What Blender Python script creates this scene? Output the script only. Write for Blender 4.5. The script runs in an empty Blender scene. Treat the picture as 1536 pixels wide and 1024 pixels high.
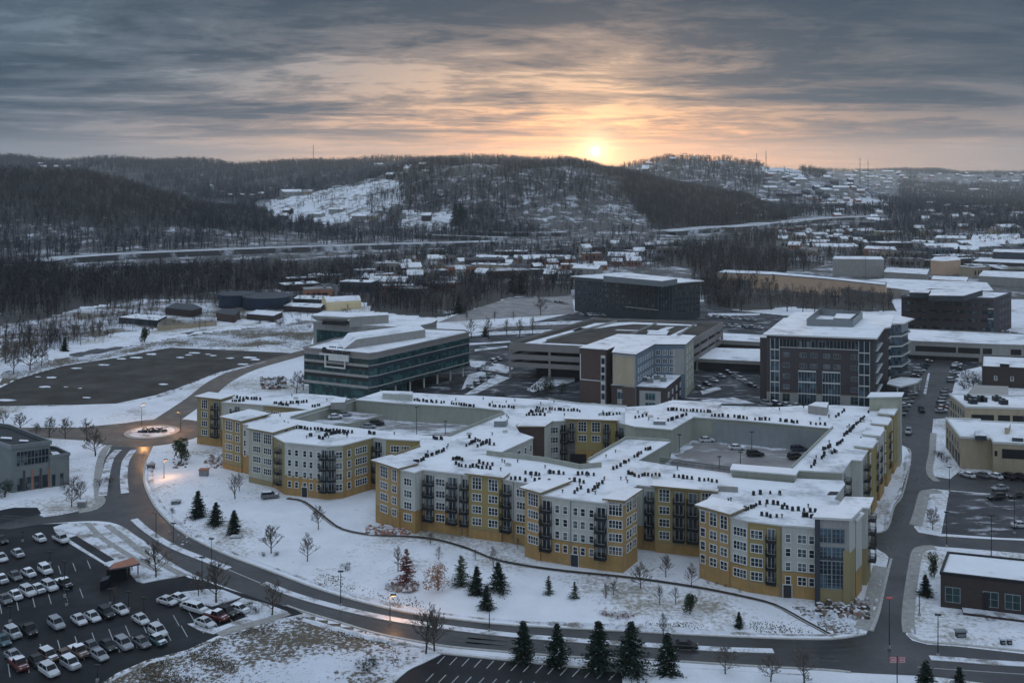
SKYOFF=22.1
SK=dict(cool=(.13,.178,.222),warm=(.80,.49,.28),hor=(.72,.36,.17),hot=(1.7,.72,.24),dark=(.024,.043,.067),dwarm=(.088,.084,.098),over=(.335,.41,.52),disc=30.0,k=1.0)
EXPO=0.45; HAZE=0.6e-4; LAMP=1300
import bpy, math, random
import numpy as np
from mathutils import Matrix, Vector
random.seed(7); np.random.seed(7)
R=math.radians
F=1500.0; YH=262.0; H=80.0; CX=768.0
scn=bpy.context.scene; col=scn.collection
def P(x,y,z=0.0):
    s=(H-z)/(y-YH); return ((x-CX)*s, F*s, z)
def XY(x,y,z=0.0):
    p=P(x,y,z); return (p[0],p[1])
# ------------------------------------------------------------ materials
def newmat(name):
    m=bpy.data.materials.new(name); m.use_nodes=True
    nt=m.node_tree; b=nt.nodes['Principled BSDF']
    return m,nt,b
def nd(nt,t,**k):
    n=nt.nodes.new(t)
    for a,v in k.items():
        if a.startswith('i_'): n.inputs[int(a[2:])].default_value=v
        else: setattr(n,a,v)
    return n
def ramp(nt,fac,stops):
    r=nt.nodes.new('ShaderNodeValToRGB'); e=r.color_ramp.elements
    while len(e)>1: e.remove(e[-1])
    e[0].position=stops[0][0]; e[0].color=(*stops[0][1],1)
    for p,c in stops[1:]:
        q=e.new(p); q.color=(*c,1)
    nt.links.new(fac,r.inputs[0]); return r.outputs[0]
def noise(nt,scale,detail=4,rough=.6,vec=None,dist=0.0,mapscale=None):
    n=nt.nodes.new('ShaderNodeTexNoise'); n.inputs['Scale'].default_value=scale
    n.inputs['Detail'].default_value=detail; n.inputs['Roughness'].default_value=rough
    n.inputs['Distortion'].default_value=dist
    if vec is None:
        g=nt.nodes.new('ShaderNodeNewGeometry'); vec=g.outputs['Position']
    if mapscale:
        mp=nt.nodes.new('ShaderNodeMapping'); mp.inputs['Scale'].default_value=mapscale
        nt.links.new(vec,mp.inputs[0]); vec=mp.outputs[0]
    nt.links.new(vec,n.inputs['Vector']); return n.outputs['Fac']
def bump(nt,b,h,st=.3,dist=.1):
    n=nt.nodes.new('ShaderNodeBump'); n.inputs['Strength'].default_value=st; n.inputs['Distance'].default_value=dist
    nt.links.new(h,n.inputs['Height']); nt.links.new(n.outputs[0],b.inputs['Normal'])
def varmat(name,c,rough=.8,var=.12,scale=.6,metal=0,bumpst=0,siding=None,dirt=None,spec=.3):
    m,nt,b=newmat(name)
    lo=tuple(max(0,x*(1-var)) for x in c); hi=tuple(x*(1+var) for x in c)
    f=noise(nt,scale,5,.65)
    co=ramp(nt,f,[(.3,lo),(.7,hi)])
    if dirt:
        f2=noise(nt,1.1,6,.7,mapscale=(1,1,.18)); 
        mx=nd(nt,'ShaderNodeMix',data_type='RGBA'); k=ramp(nt,f2,[(.42,(0,0,0)),(.72,(.75,.75,.75))])
        nt.links.new(k,mx.inputs[0]); nt.links.new(co,mx.inputs[6]); mx.inputs[7].default_value=(*dirt,1); co=mx.outputs[2]
    nt.links.new(co,b.inputs['Base Color'])
    b.inputs['Roughness'].default_value=rough; b.inputs['Metallic'].default_value=metal
    b.inputs['Specular IOR Level'].default_value=spec
    if siding:
        g=nt.nodes.new('ShaderNodeNewGeometry'); s=nt.nodes.new('ShaderNodeSeparateXYZ'); nt.links.new(g.outputs['Position'],s.inputs[0])
        q=nd(nt,'ShaderNodeMath',operation='MULTIPLY',i_1=1/siding); nt.links.new(s.outputs[2],q.inputs[0])
        fr=nd(nt,'ShaderNodeMath',operation='FRACT'); nt.links.new(q.outputs[0],fr.inputs[0])
        bump(nt,b,fr.outputs[0],.5,.03)
    elif bumpst: bump(nt,b,noise(nt,scale*8,4),bumpst,.05)
    return m
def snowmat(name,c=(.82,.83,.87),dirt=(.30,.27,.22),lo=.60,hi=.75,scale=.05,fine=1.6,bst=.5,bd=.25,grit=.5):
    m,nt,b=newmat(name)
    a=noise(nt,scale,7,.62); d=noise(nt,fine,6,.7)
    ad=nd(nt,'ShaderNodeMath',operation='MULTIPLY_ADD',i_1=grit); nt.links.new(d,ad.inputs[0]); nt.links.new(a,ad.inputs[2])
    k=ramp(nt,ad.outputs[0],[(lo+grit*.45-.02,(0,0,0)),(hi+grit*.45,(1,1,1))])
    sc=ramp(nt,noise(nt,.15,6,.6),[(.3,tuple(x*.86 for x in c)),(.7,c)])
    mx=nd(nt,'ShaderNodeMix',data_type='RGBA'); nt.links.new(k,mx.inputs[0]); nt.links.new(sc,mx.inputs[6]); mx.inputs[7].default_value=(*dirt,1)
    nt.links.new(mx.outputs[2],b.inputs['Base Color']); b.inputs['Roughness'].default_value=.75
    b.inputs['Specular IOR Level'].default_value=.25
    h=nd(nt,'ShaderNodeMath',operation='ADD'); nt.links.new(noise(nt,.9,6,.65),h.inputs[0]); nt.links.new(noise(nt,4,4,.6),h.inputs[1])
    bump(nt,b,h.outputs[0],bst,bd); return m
def asphalt(name,c=(.055,.056,.060),snow=.70,scale=.12,rough=.75,stretch=None,snowc=(.45,.46,.49),spec=.12):
    m,nt,b=newmat(name); b.inputs['Specular IOR Level'].default_value=spec
    f=noise(nt,scale,6,.65,mapscale=stretch); base=ramp(nt,f,[(.3,tuple(x*.72 for x in c)),(.55,c),(.72,tuple(x*1.55 for x in c))])
    s=noise(nt,.28,8,.68,mapscale=(.35,1,1)); k=ramp(nt,s,[(snow,(0,0,0)),(snow+.08,(.8,.8,.8))])
    mx=nd(nt,'ShaderNodeMix',data_type='RGBA'); nt.links.new(k,mx.inputs[0]); nt.links.new(base,mx.inputs[6]); mx.inputs[7].default_value=(*snowc,1)
    nt.links.new(mx.outputs[2],b.inputs['Base Color']); 
    rr=ramp(nt,noise(nt,.08,4),[(.35,(rough-.3,)*3),(.65,(rough,)*3)]); nt.links.new(rr,b.inputs['Roughness'])
    bump(nt,b,noise(nt,6,4),.25,.03); return m
def glassmat(name,c=(.02,.03,.035),rough=.12,var=None):
    m,nt,b=newmat(name)
    g=nt.nodes.new('ShaderNodeNewGeometry'); mp=nt.nodes.new('ShaderNodeMapping'); mp.inputs['Scale'].default_value=(.7,.7,.55); nt.links.new(g.outputs['Position'],mp.inputs[0])
    sn=nd(nt,'ShaderNodeVectorMath',operation='FLOOR'); nt.links.new(mp.outputs[0],sn.inputs[0]); v=nt.nodes.new('ShaderNodeTexWhiteNoise'); nt.links.new(sn.outputs[0],v.inputs['Vector'])
    f=nd(nt,'ShaderNodeMath',operation='MULTIPLY_ADD',i_1=.6); nt.links.new(v.outputs['Value'],f.inputs[0]); nt.links.new(noise(nt,.12,3),f.inputs[2])
    q=nd(nt,'ShaderNodeMath',operation='MULTIPLY',i_1=.8); nt.links.new(f.outputs[0],q.inputs[0])
    co=ramp(nt,q.outputs[0],[(.3,c),(.7,tuple(x*1.8 for x in c)),(.80,tuple(x*2.2 for x in (var or c)))])
    nt.links.new(co,b.inputs['Base Color']); b.inputs['Roughness'].default_value=rough
    b.inputs['Specular IOR Level'].default_value=.28
    return m
M={}
M['snow_ground']=snowmat('snow_ground',lo=.575,hi=.70,scale=.03,fine=1.1,grit=.6,bd=.5)
M['snow_roof']=snowmat('snow_roof',c=(.84,.85,.88),dirt=(.36,.37,.39),lo=.55,hi=.74,scale=.10,fine=.6,bst=.5,bd=.25,grit=.4)
M['snow_verge']=snowmat('snow_verge',c=(.72,.74,.79),dirt=(.22,.2,.18),lo=.52,hi=.66,scale=.25,fine=2.5)
M['snow_rough']=snowmat('snow_rough',c=(.68,.70,.76),dirt=(.115,.095,.065),lo=.50,hi=.62,scale=.045,fine=1.3,grit=.95)
M['asphalt']=asphalt('asphalt',c=(.033,.033,.035),snow=.74,stretch=(1,.5,1),rough=.55,spec=.5)
M['asphalt_lot']=asphalt('asphalt_lot',c=(.022,.023,.026),snow=.70,scale=.1)
M['asphalt_town']=asphalt('asphalt_town',c=(.034,.037,.042),snow=.55,scale=.1)
M['gravel_lot']=asphalt('gravel_lot',c=(.050,.044,.037),snow=.74,scale=.06)
M['deck']=asphalt('deck',c=(.25,.235,.23),snow=.56,scale=.12)
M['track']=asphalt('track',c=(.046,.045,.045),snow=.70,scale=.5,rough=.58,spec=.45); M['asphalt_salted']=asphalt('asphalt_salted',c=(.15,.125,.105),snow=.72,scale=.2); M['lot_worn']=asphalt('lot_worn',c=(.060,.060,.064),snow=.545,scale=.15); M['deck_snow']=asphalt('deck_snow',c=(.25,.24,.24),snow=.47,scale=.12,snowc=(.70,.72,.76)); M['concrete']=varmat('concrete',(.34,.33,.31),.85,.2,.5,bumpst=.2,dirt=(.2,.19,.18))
M['kerb']=varmat('kerb',(.40,.39,.37),.85,.2,.9)
M['paint']=varmat('paint',(.36,.37,.37),.7,.2,2)
M['cream']=varmat('cream',(.47,.48,.44),.8,.05,.3,siding=.35,dirt=(.36,.35,.32))
M['cream_green']=varmat('cream_green',(.40,.40,.32),.8,.06,.3,siding=.35,dirt=(.30,.30,.24))
M['ochre']=varmat('ochre',(.41,.28,.13),.8,.08,.3,siding=.35,dirt=(.28,.20,.11))
M['mustard']=varmat('mustard',(.31,.245,.105),.8,.08,.3,siding=.35,dirt=(.32,.25,.10))
M['tan']=varmat('tan',(.38,.235,.09),.85,.12,.8,bumpst=.3,dirt=(.24,.17,.09))
M['olive']=varmat('olive',(.30,.245,.13),.8,.08,.3,siding=.35,dirt=(.28,.23,.11))
M['brown']=varmat('brown',(.085,.058,.05),.85,.15,1.5,siding=.25)
M['brick']=varmat('brick',(.055,.042,.038),.88,.18,2,siding=.22)
M['purple']=varmat('purple',(.060,.050,.053),.85,.12,1,siding=.3)
M['slate']=varmat('slate',(.045,.052,.062),.7,.12,.6,siding=.6)
M['greywall']=varmat('greywall',(.32,.31,.29),.8,.08,.3,dirt=(.24,.23,.22))
M['court']=varmat('court',(.33,.34,.29),.85,.05,.2,dirt=(.26,.27,.23))
M['courtblue']=varmat('courtblue',(.26,.28,.29),.85,.08,.4,dirt=(.2,.22,.23))
M['parapet']=varmat('parapet',(.25,.23,.22),.8,.08,.3)
M['bluegrey']=varmat('bluegrey',(.13,.17,.21),.8,.1,.4,siding=.35)
M['beige']=varmat('beige',(.40,.33,.23),.85,.08,.3,dirt=(.3,.25,.18))
M['peach']=varmat('peach',(.62,.43,.30),.85,.08,.15,dirt=(.5,.33,.22))
M['winframe']=varmat('winframe',(.72,.73,.72),.6,.04,.5)
M['trim']=varmat('trim',(.55,.56,.54),.6,.06,.5)
M['soffit']=varmat('soffit',(.25,.20,.12),.8,.1,.5)
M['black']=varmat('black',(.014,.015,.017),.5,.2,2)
M['darkmetal']=varmat('darkmetal',(.03,.034,.038),.45,.2,2,metal=.4)
M['steel']=varmat('steel',(.22,.24,.25),.45,.1,1,metal=.5)
M['glass']=glassmat('glass',(.010,.014,.018),.15,(.05,.06,.065)); M['carglass']=varmat('carglass',(.008,.010,.012),.35,.1,1,spec=.25)
M['glass_teal']=glassmat('glass_teal',(.010,.032,.034),.15,(.018,.05,.05))
M['glass_blue']=glassmat('glass_blue',(.014,.024,.032),.15,(.03,.05,.065))
M['glass_green']=glassmat('glass_green',(.012,.026,.024),.12)
M['navy']=varmat('navy',(.018,.03,.055),.5,.2,.5)
M['redwall']=varmat('redwall',(.12,.05,.045),.85,.2,.6)
M['rust']=varmat('rust',(.33,.15,.10),.8,.15,.8)
M['lamp_red']=varmat('lamp_red',(.55,.10,.10),.5,.1,1)
M['sign_dark']=varmat('sign_dark',(.03,.03,.035),.5,.1,1)
M['leafdark']=varmat('leafdark',(0.022, 0.036, 0.026),.9,.5,1.2,spec=.1)
M['leafgreen']=varmat('leafgreen',(0.034, 0.053, 0.026),.9,.45,1.2,spec=.1)
M['leafpale']=varmat('leafpale',(.075,.10,.07),.9,.4,1.2,spec=.1)
M['leafred']=varmat('leafred',(.19,.08,.065),.9,.4,1.5,spec=.1)
M['leaforange']=varmat('leaforange',(.30,.16,.08),.9,.4,1.5,spec=.1)
M['brushred']=varmat('brushred',(.085,.055,.048),.95,.4,.05,spec=.05)
M['bark']=varmat('bark',(.075,.062,.055),.95,.3,2,spec=.1)
M['barkgrey']=varmat('barkgrey',(.13,.115,.10),.95,.3,2,spec=.1)
M['farbark']=varmat('farbark',(.046,.042,.043),.95,.45,.05,spec=.05)
M['farsnowbark']=varmat('farsnowbark',(.15,.145,.15),.95,.35,.08,spec=.05)
M['rock']=varmat('rock',(.22,.16,.13),.9,.4,1)
M['tyre']=varmat('tyre',(.02,.02,.02),.8,.1,3)
CARC={'white':(.50,.51,.53),'silver':(.26,.27,.29),'grey':(.12,.125,.135),'black':(.012,.013,.015),'dark red':(.11,.025,.02),
 'brown':(.11,.075,.06),'teal':(.04,.09,.10),'dark blue':(.02,.03,.05)}
for k,c in CARC.items(): M['car_'+k]=varmat('car_'+k,c,.35,.06,2,spec=.5)
def emat(name,c,s):
    m,nt,b=newmat(name); b.inputs['Base Color'].default_value=(*c,1); b.inputs['Emission Color'].default_value=(*c,1); b.inputs['Emission Strength'].default_value=s; return m
M['lampglow']=emat('lampglow',(1,.55,.22),1.6)
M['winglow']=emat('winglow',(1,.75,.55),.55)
# ------------------------------------------------------------ mesh building
WL={}
def offset_poly(pts,d):
    n=len(pts); out=[]
    for i in range(n):
        a=Vector(pts[i-1][:2]); b=Vector(pts[i][:2]); c=Vector(pts[(i+1)%n][:2])
        e1=(b-a).normalized(); e2=(c-b).normalized()
        n1=Vector((e1.y,-e1.x)); n2=Vector((e2.y,-e2.x))
        k=1+n1.dot(n2); k=max(k,.35)
        o=(n1+n2)/k; out.append((b.x+o.x*d,b.y+o.y*d))
    return out
class MB:
    def __init__(s): s.v=[];s.f=[];s.mi=[];s.ms=[];s.M=None
    def mat(s,m):
        if isinstance(m,str): m=M[m]
        if m not in s.ms: s.ms.append(m)
        return s.ms.index(m)
    def poly(s,pts,m):
        i=len(s.v)
        for p in pts:
            if s.M is not None: p=s.M@Vector(p)
            s.v.append(tuple(p))
        s.f.append(tuple(range(i,i+len(pts)))); s.mi.append(s.mat(m))
    def box(s,x0,x1,y0,y1,z0,z1,m,top=None):
        a=[(x0,y0,z0),(x1,y0,z0),(x1,y1,z0),(x0,y1,z0),(x0,y0,z1),(x1,y0,z1),(x1,y1,z1),(x0,y1,z1)]
        for q in ((0,1,5,4),(1,2,6,5),(2,3,7,6),(3,0,4,7)): s.poly([a[k] for k in q],m)
        s.poly([a[k] for k in (4,5,6,7)],top or m); s.poly([a[k] for k in (3,2,1,0)],m)
    def prism(s,pts,z0,z1,side,top,bot=True):
        n=len(pts)
        for i in range(n):
            a=pts[i];b=pts[(i+1)%n]; s.poly([(a[0],a[1],z0),(b[0],b[1],z0),(b[0],b[1],z1),(a[0],a[1],z1)],side)
        s.poly([(p[0],p[1],z1) for p in pts],top)
        if bot: s.poly([(p[0],p[1],z0) for p in reversed(pts)],side)
    def tube(s,p,q,r0,r1,n,m,cap=True):
        p=Vector(p);q=Vector(q);d=(q-p).normalized()
        u=d.cross(Vector((0,0,1))); 
        if u.length<.01:u=Vector((1,0,0))
        u.normalize();w=d.cross(u)
        A=[p+(u*math.cos(2*math.pi*k/n)+w*math.sin(2*math.pi*k/n))*r0 for k in range(n)]
        B=[q+(u*math.cos(2*math.pi*k/n)+w*math.sin(2*math.pi*k/n))*r1 for k in range(n)]
        for k in range(n): s.poly([A[k],A[(k+1)%n],B[(k+1)%n],B[k]],m)
        if cap: s.poly(B,m); s.poly(A[::-1],m)
    def mesh(s,name,off=(0,0,0)):
        me=bpy.data.meshes.new(name)
        me.from_pydata([(a-off[0],b-off[1],c-off[2]) for a,b,c in s.v],[],s.f)
        for m in s.ms: me.materials.append(m)
        me.polygons.foreach_set('material_index',s.mi); me.update(); return me
    def build(s,name,parent=None,loc=(0,0,0)):
        off=WL.get(parent,(0,0,0)) if parent else loc
        me=s.mesh(name,off); o=bpy.data.objects.new(name,me); col.objects.link(o)
        if parent: o.parent=parent; WL[o]=off
        else: o.location=loc; WL[o]=tuple(loc)
        return o
def tag(o,label,cat,group=None):
    o['label']=label; o['category']=cat
    if group: o['group']=group
    return o
def thing(name,label,cat,loc,group=None):
    o=bpy.data.objects.new(name,None); col.objects.link(o); o.location=loc; o.empty_display_size=.5
    WL[o]=tuple(loc); return tag(o,label,cat,group)
def inst(name,me,parent,loc=(0,0,0),rz=0,sc=None,world=True):
    o=bpy.data.objects.new(name,me); col.objects.link(o); o.parent=parent
    w=WL.get(parent,(0,0,0)) if world else (0,0,0)
    o.location=(loc[0]-w[0],loc[1]-w[1],loc[2]-w[2]); o.rotation_euler=(0,0,rz)
    if sc: o.scale=sc
    WL[o]=tuple(loc); return o
def structure(o): o['kind']='structure'; return o
def sheet(name,pts,z,m,h=0):
    mb=MB()
    if h: mb.prism(pts,-.05,z+h,M['kerb'],M[m],False)
    else: mb.poly([(p[0],p[1],z) for p in pts],m)
    return structure(mb.build(name))
def ordw(i,n):
    if i==0: return 'leftmost'
    if i==n-1: return 'rightmost'
    w=['','second','third','fourth','fifth','sixth','seventh','eighth','ninth','tenth']
    return (w[i] if i<10 else (str(i+1)+('st' if (i+1)%10==1 and i!=10 else 'nd' if (i+1)%10==2 and i!=11 else 'rd' if (i+1)%10==3 and i!=12 else 'th')))+' from the left'
# ------------------------------------------------------------ terrain
RID=[ # D, Lf, Lb, crest points (px,py)
 (1500,470,500,[(-600,250),(0,262),(80,265),(130,270),(180,284),(230,299),(300,316),(420,334),(480,342),(560,346),(600,346)]),
 (1750,440,700,[(330,325),(400,304),(470,291),(560,266),(620,252),(720,249),(850,250),(950,271),(1050,289),(1120,306),(1180,335),(1230,330)]),
 (3200,900,900,[(-600,245),(0,240),(100,246),(150,243),(300,246),(355,251),(470,247),(560,243),(700,241),(850,243),(900,253),(960,262),(1060,290),(1100,305)]),
 (3000,800,900,[(860,300),(900,270),(930,256),(1000,239),(1090,243),(1160,252),(1200,256),(1260,268),(1330,290)]),
 (6200,3300,1500,[(-600,255),(0,255),(1100,254),(1200,256),(1280,258),(1350,256),(1410,256),(1440,261),(1536,260),(2200,259)])]
def sstep(t): t=np.clip(t,0,1); return t*t*(3-2*t)
def terrain(X,Y):
    X=np.asarray(X,float);Y=np.asarray(Y,float); Yc=np.maximum(Y,1.)
    px=CX+F*X/Yc; z=np.zeros_like(Yc)
    for D,Lf,Lb,pts in RID:
        a=np.array(pts,float); yc=np.interp(px,a[:,0],a[:,1]); zc=np.maximum(0,H-(yc-YH)/F*D)
        fade=np.clip((px-a[0,0])/40,0,1)*np.clip((a[-1,0]-px)/40,0,1)
        t=np.where(Y<D,sstep((Y-(D-Lf))/Lf),1-.75*sstep((Y-D)/Lb))
        z=np.maximum(z,zc*t*fade)
    k=np.clip(z/25,0,1)
    z=z+k*(3*np.sin(X*.021+Y*.013)+2.2*np.sin(X*.047-Y*.031+1)+1.2*np.sin(X*.09+Y*.07))
    return z
def ground_pt(x,y):
    Ys=380*1.006**np.arange(480); Xs=(x-CX)/F*Ys; zs=terrain(Xs,Ys); ray=H-(y-YH)/F*Ys
    i=np.argmax(zs>=ray) if (zs>=ray).any() else len(Ys)-1
    a=max(i-1,0); d0=ray[a]-zs[a]; d1=zs[i]-ray[i]; t=d0/(d0+d1+1e-9)
    Y=Ys[a]+(Ys[i]-Ys[a])*t; X=(x-CX)/F*Y
    return float(X),float(Y),float(terrain(X,Y))
def inpoly(px,py,poly):
    ins=np.zeros(px.shape,bool); n=len(poly)
    for i in range(n):
        x1,y1=poly[i];x2,y2=poly[(i+1)%n]
        if y1==y2: continue
        c=((y1>py)!=(y2>py))&(px<(x2-x1)*(py-y1)/(y2-y1)+x1); ins^=c
    return ins
# ------------------------------------------------------------ building kit
FOOT=[]
WINC={}
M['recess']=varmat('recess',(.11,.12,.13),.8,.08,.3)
KIND={ # w,h,cols,rows,frame mat,glass
 'T':(2.1,1.5,3,2,'winframe','glass'),'Q':(2.6,1.5,4,2,'winframe','glass'),'D':(1.45,1.5,2,2,'winframe','glass'),'S':(.85,1.45,1,2,'winframe','glass'),
 'N':(1.0,1.6,1,2,'winframe','glass'),'t':(2.1,2.5,3,3,'winframe','glass'),'q':(2.6,2.5,4,3,'winframe','glass'),'d':(1.45,2.5,2,3,'winframe','glass'),'n':(1.0,2.2,1,3,'winframe','glass'),
 'O':(1.9,1.7,2,2,'soffitgrey','glass'),'P':(2.0,1.35,4,2,'trimgrey','glass'),'W':(4.2,1.6,4,1,'purple','glass'),
 'K':(2.25,2.5,3,3,'trimgrey','glass_blue'),'V':(2.4,2.6,2,2,'trimgrey','glass_green'),'U':(3.2,2.2,3,1,'trimgrey','glass_teal'),'L':(1.1,1.9,1,1,'trimgrey','glass'),
 'Z':(6.0,2.6,5,1,'darkmetal','glass'),'G':(3.9,4.6,4,4,'trimgrey','glass_blue')}
M['soffitgrey']=varmat('soffitgrey',(.09,.09,.10),.7,.1,1); M['trimgrey']=varmat('trimgrey',(.22,.25,.27),.6,.1,1)
def win_mesh(k):
    if k in WINC: return WINC[k]
    w_,h_,c,r,fm,gm_=KIND[k]; f=MB();b=.12
    f.box(-w_/2-b,w_/2+b,-.10,.0,-h_/2-b,-h_/2,fm); f.box(-w_/2-b,w_/2+b,-.10,.0,h_/2,h_/2+b,fm)
    f.box(-w_/2-b,-w_/2,-.10,0,-h_/2,h_/2,fm); f.box(w_/2,w_/2+b,-.10,0,-h_/2,h_/2,fm)
    for i in range(1,c):
        x=-w_/2+w_*i/c; f.box(x-.05,x+.05,-.085,0,-h_/2,h_/2,fm)
    for i in range(1,r):
        z=-h_/2+h_*i/r; 
        if r==3: z=-h_/2+(.38*h_ if i==1 else .68*h_)
        for j in range(c):
            x0=-w_/2+w_*j/c+(.05 if j else 0);x1=-w_/2+w_*(j+1)/c-(.05 if j<c-1 else 0)
            f.box(x0,x1,-.07,0,z-.03,z+.03,fm)
    g=MB(); g.poly([(-w_/2,-.03,-h_/2),(w_/2,-.03,-h_/2),(w_/2,-.03,h_/2),(-w_/2,-.03,h_/2)],gm_)
    WINC[k]=(f.mesh('window'),g.mesh('pane'),f,g); return WINC[k]
BALC={}
def balc_mesh(w_):
    k=round(w_,1)
    if k in BALC: return BALC[k]
    s=MB(); s.box(-k/2,k/2,-1.35,0,-.22,0,'darkmetal')
    s2=s.mesh('balcony')
    for x in (-k/2+.06,k/2-.06): s.box(x-.05,x+.05,-1.3,-1.2,-2.6,-.22,'darkmetal')
    r=MB()
    for z in (.12,1.02): 
        r.box(-k/2,k/2,-1.36,-1.31,z-.03,z+.03,'black')
        for x in (-k/2+.03,k/2-.03): r.box(x-.025,x+.025,-1.31,0,z-.03,z+.03,'black')
    n=int(k/.28)
    for i in range(n+1):
        x=-k/2+k*i/n; r.box(x-.025,x+.025,-1.35,-1.32,.15,.99,'black')
    for i in range(1,9):
        for x in (-k/2+.03,k/2-.03): r.box(x-.012,x+.012,-1.3+i*.145,-1.26+i*.145,.15,.99,'black')
    d=MB(); d.box(-k*.36-.08,k*.36+.08,-.08,0,.0,.08,'trim'); d.box(-k*.36-.08,k*.36+.08,-.08,0,2.1,2.2,'trim')
    for x in (-k*.36,0,k*.36): d.box(x-.05,x+.05,-.08,0,.08,2.1,'trim')
    d.poly([(-k*.36,-.04,.08),(k*.36,-.04,.08),(k*.36,-.04,2.1),(-k*.36,-.04,2.1)],'glass')
    BALC[k]=(s.mesh('balcony'),r.mesh('railing'),d.mesh('door'),s2); return BALC[k]
class Bld:
    def __init__(s,name,label,cat,base,group=None):
        s.root=thing(name,label,cat,base,group); s.w=[]
    def hit(s,A,B,x):
        k=(x-CX)/F; ex=B[0]-A[0];ey=B[1]-A[1]; t=(k*A[1]-A[0])/(ex-k*ey); return (A[0]+ex*t,A[1]+ey*t)
    def win(s,A,B,p,z,kind,pr=.0):
        a=math.atan2(B[1]-A[1],B[0]-A[0]); n=(math.sin(a),-math.cos(a))
        s.w.append((kind,(p[0]+n[0]*pr,p[1]+n[1]*pr,z),a))
    def balcony(s,A,B,p,z,wd=2.6,low=False):
        a=math.atan2(B[1]-A[1],B[0]-A[0]); sm,rm,dm,s2=balc_mesh(wd); sm=s2 if low else sm
        o=inst('balcony',sm,s.root,(p[0],p[1],z),a); inst('railing',rm,o,world=False); inst('door',dm,o,world=False)
    def cols(s,A,B,spec,zr,rows=4,fl=2.65,pr=0):
        for c in spec:
            x,k=c[0],c[1]; p=s.hit(A,B,x)
            a=math.atan2(B[1]-A[1],B[0]-A[0]); n=(math.sin(a),-math.cos(a)); 
            rr_=c[2] if len(c)>2 else range(rows)
            if k in 'Bb':
                wd=2.35 if k=='B' else 1.9
                mb=MB(); h=zr-.9; z0=zr-2.95-2.65*3-.3
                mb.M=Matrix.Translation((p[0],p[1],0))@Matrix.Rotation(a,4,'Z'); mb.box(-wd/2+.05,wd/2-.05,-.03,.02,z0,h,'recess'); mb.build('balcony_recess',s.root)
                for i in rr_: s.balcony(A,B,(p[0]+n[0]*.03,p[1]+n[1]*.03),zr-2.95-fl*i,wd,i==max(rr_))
            else:
                for i in rr_:
                    kk=k; z=zr-2.25-fl*i
                    if k in 'tqdn' and i>0: kk=k.upper()
                    if kk in 'tqdn': z+=.45
                    s.win(A,B,p,z,kk)
    def finish(s,limit=100):
        s.w.sort(key=lambda q: math.hypot(q[1][0],q[1][1]))
        for k,p,a in s.w[:limit]:
            fm,gm_,_,_=win_mesh(k); o=inst('window',fm,s.root,p,a); inst('pane',gm_,o,world=False)
        rest=s.w[limit:]
        if rest:
            mb=MB()
            for k,p,a in rest:
                _,_,f,g=win_mesh(k); T_=Matrix.Translation(p)@Matrix.Rotation(a,4,'Z')
                for src in (f,g):
                    mb.M=T_
                    for fc_,mi_ in zip(src.f,src.mi): mb.poly([src.v[i] for i in fc_],src.ms[mi_])
            o=mb.build('windows',s.root); o['kind']='stuff'
    def mass(s,pts,z0,z1,walls,oh=.25,roof='snow_roof',rim='trim',rh=.28,foot=True,bandmat='trim',wn='wall',rn='roof',parapet=0):
        if foot: FOOT.append(pts)
        mb=MB(); n=len(pts)
        for i in range(n):
            A=pts[i];B=pts[(i+1)%n]; wsp=walls.get(i,walls['def']) if isinstance(walls,dict) else walls
            if isinstance(wsp,str): wsp=(wsp,None,0)
            top,bot,sp=wsp[:3]
            def q(za,zb,m): mb.poly([(A[0],A[1],za),(B[0],B[1],za),(B[0],B[1],zb),(A[0],A[1],zb)],m)
            if bot:
                q(z0,sp,bot); q(sp,z1,top)
                a=math.atan2(B[1]-A[1],B[0]-A[0]); Lg=math.hypot(B[0]-A[0],B[1]-A[1])
                if Lg>1: mb.M=Matrix.Translation((A[0],A[1],0))@Matrix.Rotation(a,4,'Z'); mb.box(.02,Lg-.02,-.05,.0,sp-.1,sp+.1,'soffit'); mb.M=None
            else: q(z0,z1,top)
            if len(wsp)>3: s.cols(A,B,wsp[3],z1)
        if z0>1: mb.poly([(p[0],p[1],z0) for p in reversed(pts)],'slate')
        mb.build(wn,s.root)
        rb=MB(); op=offset_poly(pts,oh) if oh else pts
        rb.prism(op,z1-.02,z1+rh,rim,roof,True)
        if parapet:
            ip=offset_poly(pts,oh-.45)
            for i in range(n):
                a,b=op[i],op[(i+1)%n];c,d=ip[(i+1)%n],ip[i]; za=z1+rh;zb=za+parapet
                rb.poly([(a[0],a[1],za),(b[0],b[1],za),(b[0],b[1],zb),(a[0],a[1],zb)],rim)
                rb.poly([(c[0],c[1],za+.003),(d[0],d[1],za+.003),(d[0],d[1],zb),(c[0],c[1],zb)],rim)
                rb.poly([(a[0],a[1],zb),(b[0],b[1],zb),(c[0],c[1],zb),(d[0],d[1],zb)],rim)
        return rb.build(rn,s.root)
    def bay(s,A,B,z1,wall,dp=4,pr=.5,oh=.8,z0=0,cap=True):
        """proud bay with a raised overhanging roof slab along the edge A-B"""
        d=(Vector(B)-Vector(A)).normalized(); n=Vector((d.y,-d.x)); A_=Vector(A)+n*pr;B_=Vector(B)+n*pr
        pts=[tuple(A_),tuple(B_),tuple(B_-n*(dp+pr)),tuple(A_-n*(dp+pr))]
        s.mass(pts,z0,z1,{0:wall,'def':(wall[0],wall[1],wall[2])},oh=oh if cap else .15,rh=.35,rim='soffit' if cap else 'trim',foot=False)
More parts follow.
